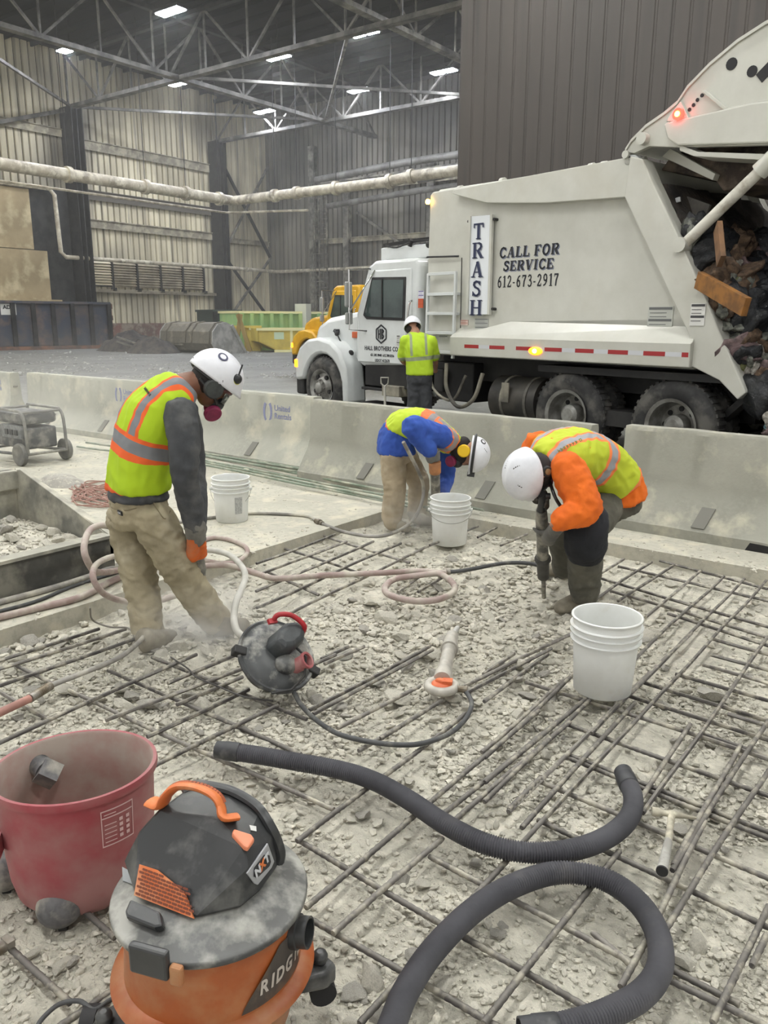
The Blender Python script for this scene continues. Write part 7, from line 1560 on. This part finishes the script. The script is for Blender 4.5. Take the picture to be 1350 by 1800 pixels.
mk_ = hc+hfn*.08-hun*.08; mb = MB(); mb.ball(mk_, (.05, .05, .05), 16, 10); mb.build('respirator', blk, w2, smooth=True); disc(w2, mk_+sd_*.05-hun*.05, (sd_*.8-hun*.4+hfn*.2), .046, .035, 'filter_disc', maroon); disc(w2, mk_-sd_*.06-hun*.03, -sd_, .044, .03, 'filter_disc', maroon)
t = empty('chipping_hammer', tb, 'breaker with orange grip held upright behind the middle bucket', 'hammer drill')
mb = MB(); mb.tube([ta+tax*.06, ta+tax*.04, ta-tax*.05], [.020, .03, .026], 14); mb.build('top_handle', met, t, smooth=True)
mb = MB(); mb.tube([ta-tax*.05, ta-tax*.06, ta-tax*.15, ta-tax*.16], [.03, .05, .048, .04], 16); o = mb.build('grip_sleeve', mat('faded_orange_grip', (204, 140, 92), .6, 0, (170, 120, 84), 9), t, smooth=True); plab(o, 'faded orange sleeve')
mb = MB(); mb.tube([ta-tax*.16, ta-tax*.17, ta-tax*.42, ta-tax*.44], [.042, .040, .038, .025], 16); mb.build('hammer_body', met, t, smooth=True); mb = MB(); mb.cyl(ta-tax*.44, tb, .012, seg=10); mb.build('chisel', met, t)
# ================= worker 3: orange sleeves, bent over on the right
w3 = empty('person', G(1005, 1065, .02), 'person in orange sleeves and lime vest with black knee pad, bent over a jackhammer', 'person')
s3 = (-FW*.88+R0*.42-UPZ*.12).normalized()
hip, wst, mid, che, shl, nck = D(1082, 872, 4.78), D(1077, 842, 4.76), D(1050, 812, 4.68), D(1012, 797, 4.56), D(975, 800, 4.46), D(948, 818, 4.40)
sp = [hip, wst, mid, che, shl, nck]
SR, SL = D(945, 782, 4.72), D(1000, 828, 4.27); EL, WL_ = D(1028, 893, 4.16), D(984, 916, 4.10); ER, WR = D(925, 850, 4.72), D(950, 872, 4.50)
LH, LK, LA = D(1066, 892, 4.62), D(1030, 935, 4.34), D(1028, 1040, 4.52); RH, RK, RA_ = D(1072, 890, 4.95), D(992, 935, 4.86), D(992, 998, 5.02)
hc = D(934, 828, 4.32); hu = (-R0*.80-UPZ*.20-FW*.52); hf = (-UPZ*.90-R0*.15+FW*.15)
mb = MB()
loft(mb, [(hip, s3, .15, fr(ax(0), s3), .11), (wst, s3, .14, fr(ax(1), s3), .105), (mid, s3, .145, fr(ax(2), s3), .105), (che, s3, .17, fr(ax(3), s3), .11), (shl, s3, .15, fr(ax(4), s3), .08), (nck, s3, .06, fr(ax(5), s3), .06)])
limb(mb, [nck, nck.lerp(hc, .5), hc], [.062, .06, .058]); head(mb, hc, hu, hf)
for a, b, c in ((SR, ER, WR), (SL, EL, WL_)): limb(mb, [a, b, c, c+(c-b).normalized()*.04], [.052, .042, .030, .026])
for a, b, c in ((RH, RK, RA_), (LH, LK, LA)): limb(mb, [a, b, c, c-UPZ*.03], [.08, .058, .042, .04])
skinmesh(mb, 'body', skin2, w3, .012, 3)
ora = fabric('orange_shirt', (224, 108, 26), (202, 92, 20), None)
mb = MB()
loft(mb, [(hip.lerp(wst, .1), s3, .200, fr(ax(0), s3), .160), (wst, s3, .175, fr(ax(1), s3), .132), (mid, s3, .160, fr(ax(2), s3), .122), (che, s3, .185, fr(ax(3), s3), .125), (shl, s3, .165, fr(ax(4), s3), .095), (nck-(nck-shl)*.25, s3, .085, fr(ax(5), s3), .075)])
limb(mb, [SL+(shl-SL)*.1, SL.lerp(EL, .4), EL, EL.lerp(WL_, .5), WL_], [.095, .095, .088, .070, .054]); limb(mb, [SR, SR.lerp(ER, .5), ER, ER.lerp(WR, .5)], [.085, .078, .066, .056])
skinmesh(mb, 'shirt', ora, w3, .011, 4, (.009, 9, 1))
mb = MB()
loft(mb, [(wst.lerp(hip, .1), s3, .190, fr(ax(1), s3), .150), (mid, s3, .180, fr(ax(2), s3), .143), (che, s3, .198, fr(ax(3), s3), .140), (shl, s3, .180, fr(ax(4), s3), .108), (nck-(nck-shl)*.18, s3, .098, fr(ax(5), s3), .09)])
vs3 = skinmesh(mb, 'safety_vest', vestC, w3, .010, 4, (.008, 8, 1), spine_attr([wst, mid, che, shl, nck], s3, .19))
bv = caster([vs3]); p, n = hit(bv, 1000, 787)
if p is not None: logo_bars(w3, vs3, faceM(p+n*.004, n, (-R0*.25+FW*1.0)), mat('faded_logo', (120, 124, 60), .7), 7, .13, .018)
oli = fabric('dark_olive_trousers', (88, 86, 76), (70, 69, 62), (120, 117, 106), (.55, .8))
mb = MB(); loft(mb, [(wst.lerp(hip, .3), s3, .14, fr(ax(0), s3), .11), (hip, s3, .160, fr(ax(0), s3), .14), (hip-UPZ*.07, s3, .16, fr(ax(0), s3), .125)])
limb(mb, [LH, LH.lerp(LK, .5), LK, LK.lerp(LA, .5), LA], [.100, .104, .090, .096, .088]); limb(mb, [RH, RH.lerp(RK, .5), RK, RK.lerp(RA_, .6), RA_], [.108, .103, .09, .086, .078])
skinmesh(mb, 'trousers', oli, w3, .011, 4, (.007, 7, 1.2))
mb = MB(); kd = (LA-LK).normalized(); limb(mb, [LK-kd*.055+(LH-LK).normalized()*.03, LK, LK+kd*.11], [.120, .120, .122]); skinmesh(mb, 'knee_pad', fabric('black_knee_pad', (34, 36, 42), (26, 28, 32), (60, 60, 62), (.65, .8)), w3, .011, 4, (.003, 14, 1))
mb = MB(); boot(mb, G(1030, 1058, .05), G(985, 1068, .05), LA-UPZ*.03, .05); skinmesh(mb, 'boot', bootm, w3, .010, 3)
mb = MB(); boot(mb, G(1000, 1000, .05), G(965, 1004, .05), RA_-UPZ*.03); skinmesh(mb, 'boot', bootm, w3, .011, 3)
ta, tb = D(951, 872, 4.30), D(956, 1050, 4.44); tb = G(956, 1050, .02); tax = (ta-tb).normalized(); TL = (ta-tb).length
gA = tb+tax*TL*.68; gB = tb+tax*TL*.95
mb = MB(); grip(mb, WL_+(EL-WL_)*.1, gA, tax, .036, (R0*.45-FW*.9), 1, 1.35); skinmesh(mb, 'glove', grgl, w3, .006, 3)
mb = MB(); grip(mb, WR, gB, tax, .026, (FW*.7-R0*.3+UPZ*.3), -1, 1.1); limb(mb, [WR, ER.lerp(WR, .7)], [.048, .052]); skinmesh(mb, 'glove', fabric('brown_grey_glove', (78, 74, 66), (60, 57, 52)), w3, .007, 3)
ho, HMx = helmet(w3, hc+hu.normalized()*.05, hu, hf, slots=((-80, 48), (80, 48), (-20, 42), (30, 44), (150, 40), (-150, 44), (0, 70)))
hun, hfn = hu.normalized(), (hf-hu.normalized()*hf.dot(hu.normalized())).normalized(); hs_ = hun.cross(hfn); sd_ = hs_ if hs_.dot(R0) > 0 else -hs_
mb = MB(); mb.ball(hc-hun*.045, (.088, .088, .088), 18, 12); limb(mb, [hc-hun*.03, nck+(hc-nck)*.2], [.085, .085]); mb.ball(hc-hun*.06+hfn*.05, .075, 16, 10); mb.build('hood_liner', fabric('black_hood', (46, 42, 42), (36, 34, 34)), w3, smooth=True)
disc(w3, hc-hun*.05-FW*.085+R0*.03, (-FW+R0*.3), .030, .03, 'ear_muff', blk); disc(w3, hc-hun*.05-FW*.105+R0*.035, (-FW+R0*.3), .017, .01, 'muff_button', mat('brass_button', (140, 110, 76), .4, .5))
mk_ = hc+hfn*.10-hun*.07; mb = MB(); mb.ball(mk_, .052, 16, 10); mb.build('respirator', blk, w3, smooth=True); disc(w3, mk_-hun*.06+hfn*.0, (-hun+R0*.4), .042, .03, 'filter_disc', maroon)
hose_part(w3, [hc-hun*.12+hfn*.04, D(975, 872, 4.25), D(990, 897, 4.3)], .010, blk, 'breathing_hose')
t = empty('jack_hammer', tb, 'upright dusty jackhammer held by the orange-sleeved worker', 'jackhammer')
q = lambda f: tb+tax*TL*f
mb = MB(); mb.tube([q(.22), q(.23), q(.38), q(.41), q(.42), q(.44)], [.028, .036, .038, .050, .050, .034], 20); mb.build('chuck_collar', mat('dark_tool_metal', (84, 83, 80), .55, .3, (64, 63, 61), 14), t, smooth=True)
mb = MB(); mb.tube([q(.43), q(.60), q(.80), q(.88)], [.036, .034, .036, .030], 20); mb.build('hammer_body', met, t, smooth=True)
mb = MB(); mb.tube(arc([q(.88), q(.96)+R0*.01, q(1.02)], 3), [.026]*7, 12); mb.cyl(q(1.0)-R0*.07, q(1.0)+R0*.05, .018, seg=12); mb.build('top_handle', blk, t, smooth=True)
mb = MB(); mb.cyl(q(.24), q(0), .014, seg=12); mb.build('chisel', met, t)
# ================= worker 4: beside the truck, back turned
w4 = empty('person', D(735, 780, 10.9), 'person in lime shirt with grey bands standing at the truck ladder, back turned', 'person'); w4.matrix_world = Matrix.Translation((w4.location.x, w4.location.y, SLAB)); WM[w4.name] = w4.matrix_world.copy()
s4 = R0.copy(); Q = lambda px, z, dd=0: VV(*D(px, 700, 10.9+dd).xy, z)
hip, wst, mid, che, shl, nck = Q(737, .98), Q(737, 1.08), Q(736, 1.2), Q(734, 1.38), Q(733, 1.52, .05), Q(729, 1.58, .10)
sp = [hip, wst, mid, che, shl, nck]; hc = Q(724, 1.62, .17); hu = (UPZ*.85+FW*.5-R0*.1); hf = (FW*.8-UPZ*.5)
arms = ((Q(712, 1.46), Q(706, 1.22, .12), Q(718, 1.12, .36)), (Q(756, 1.46), Q(764, 1.22, .1), Q(764, 1.05, .32)))
legs = ((Q(729, .92), Q(727, .55), Q(727, .18)), (Q(745, .92), Q(748, .55), Q(748, .18)))
mb = MB()
loft(mb, [(hip, s4, .14, FW, .11), (wst, s4, .14, FW, .10), (mid, s4, .145, FW, .105), (che, s4, .165, FW, .11), (shl, s4, .14, FW, .08), (nck, s4, .06, FW, .06)])
limb(mb, [nck, hc], [.06, .056]); head(mb, hc, hu, hf)
for a, b, c in arms: limb(mb, [a, b, c], [.052, .042, .032]); mb.ball(c, .042, 10, 8)
for a, b, c in arms:
    for k in range(4): limb(mb, [c, c+FW*.04+R0*(k-1.5)*.02, c+FW*.07+R0*(k-1.5)*.022-UPZ*.01], [.013, .011, .009], 6, 2)
for a, b, c in legs: limb(mb, [a, b, c], [.08, .058, .042])
skinmesh(mb, 'body', skin2, w4, .014, 3)
mb = MB(); loft(mb, [(hip.lerp(wst, .3), s4, .185, FW, .14), (wst, s4, .180, FW, .135), (mid, s4, .178, FW, .13), (che, s4, .192, FW, .13), (shl, s4, .165, FW, .095), (nck-UPZ*.01, s4, .08, FW, .075)])
for a, b, c in arms: limb(mb, [a, a.lerp(b, .85)], [.078, .070])
skinmesh(mb, 'safety_shirt', vestD, w4, .014, 3, (.006, 8, .8), spine_attr([hip, mid, che, shl, nck], s4, .19))
mb = MB(); loft(mb, [(wst, s4, .15, FW, .115), (hip, s4, .168, FW, .13), (hip-UPZ*.08, s4, .16, FW, .12)])
for a, b, c in legs: limb(mb, [a, b, c], [.10, .085, .075])
skinmesh(mb, 'trousers', fabric('dark_grey_trousers', (64, 66, 70), (52, 54, 58)), w4, .014, 3, (.008, 7, 1))
for a, b, c in legs: mb = MB(); h_ = VV(c.x, c.y, SLAB+.045); boot(mb, h_-FW*.04, h_+FW*.18, c); skinmesh(mb, 'boot', bootm, w4, .014, 2)
helmet(w4, hc+hu.normalized()*.04, hu, hf)
mb = MB(); mb.ball(hc-UPZ*.0, (.09, .09, .09), 16, 10); mb.build('hair', hair, w4, smooth=True)
# shovel leaning on the truck step
A = MT @ VV(1.55, -.35, 0); A.z = SLAB; B = MT @ VV(1.62, -.02, 1.02); A = D(678, 760, 11.3); A.z = SLAB+.02; B = D(676, 680, 11.45)
t = empty('shovel', A, 'upright shovel with D-grip leaning beside the truck step', 'shovel'); mb = MB(); mb.cyl(A, B, .018, seg=10); mb.build('shaft', mat('pale_shaft', (160, 158, 150), .6), t)
mb = MB(); mb.tube([B, B+UPZ*.05-R0*.05, B+UPZ*.13-R0*.055, B+UPZ*.13+R0*.055, B+UPZ*.05+R0*.05, B], .011, 8); mb.build('d_grip', mat('pale_shaft', (160, 158, 150), .6), t); mb = MB(); mb.prism([A-R0*.11, A+R0*.11, A+R0*.11+UPZ*.26, A-R0*.11+UPZ*.26], FW*.012); mb.build('blade', steel, t)
SC.view_settings.exposure = 0.95
SC.cycles.volume_bounces = 1
SC.cycles.max_bounces = 6
SC.cycles.volume_step_rate = 2.5
SC.cycles.adaptive_threshold = 0.02
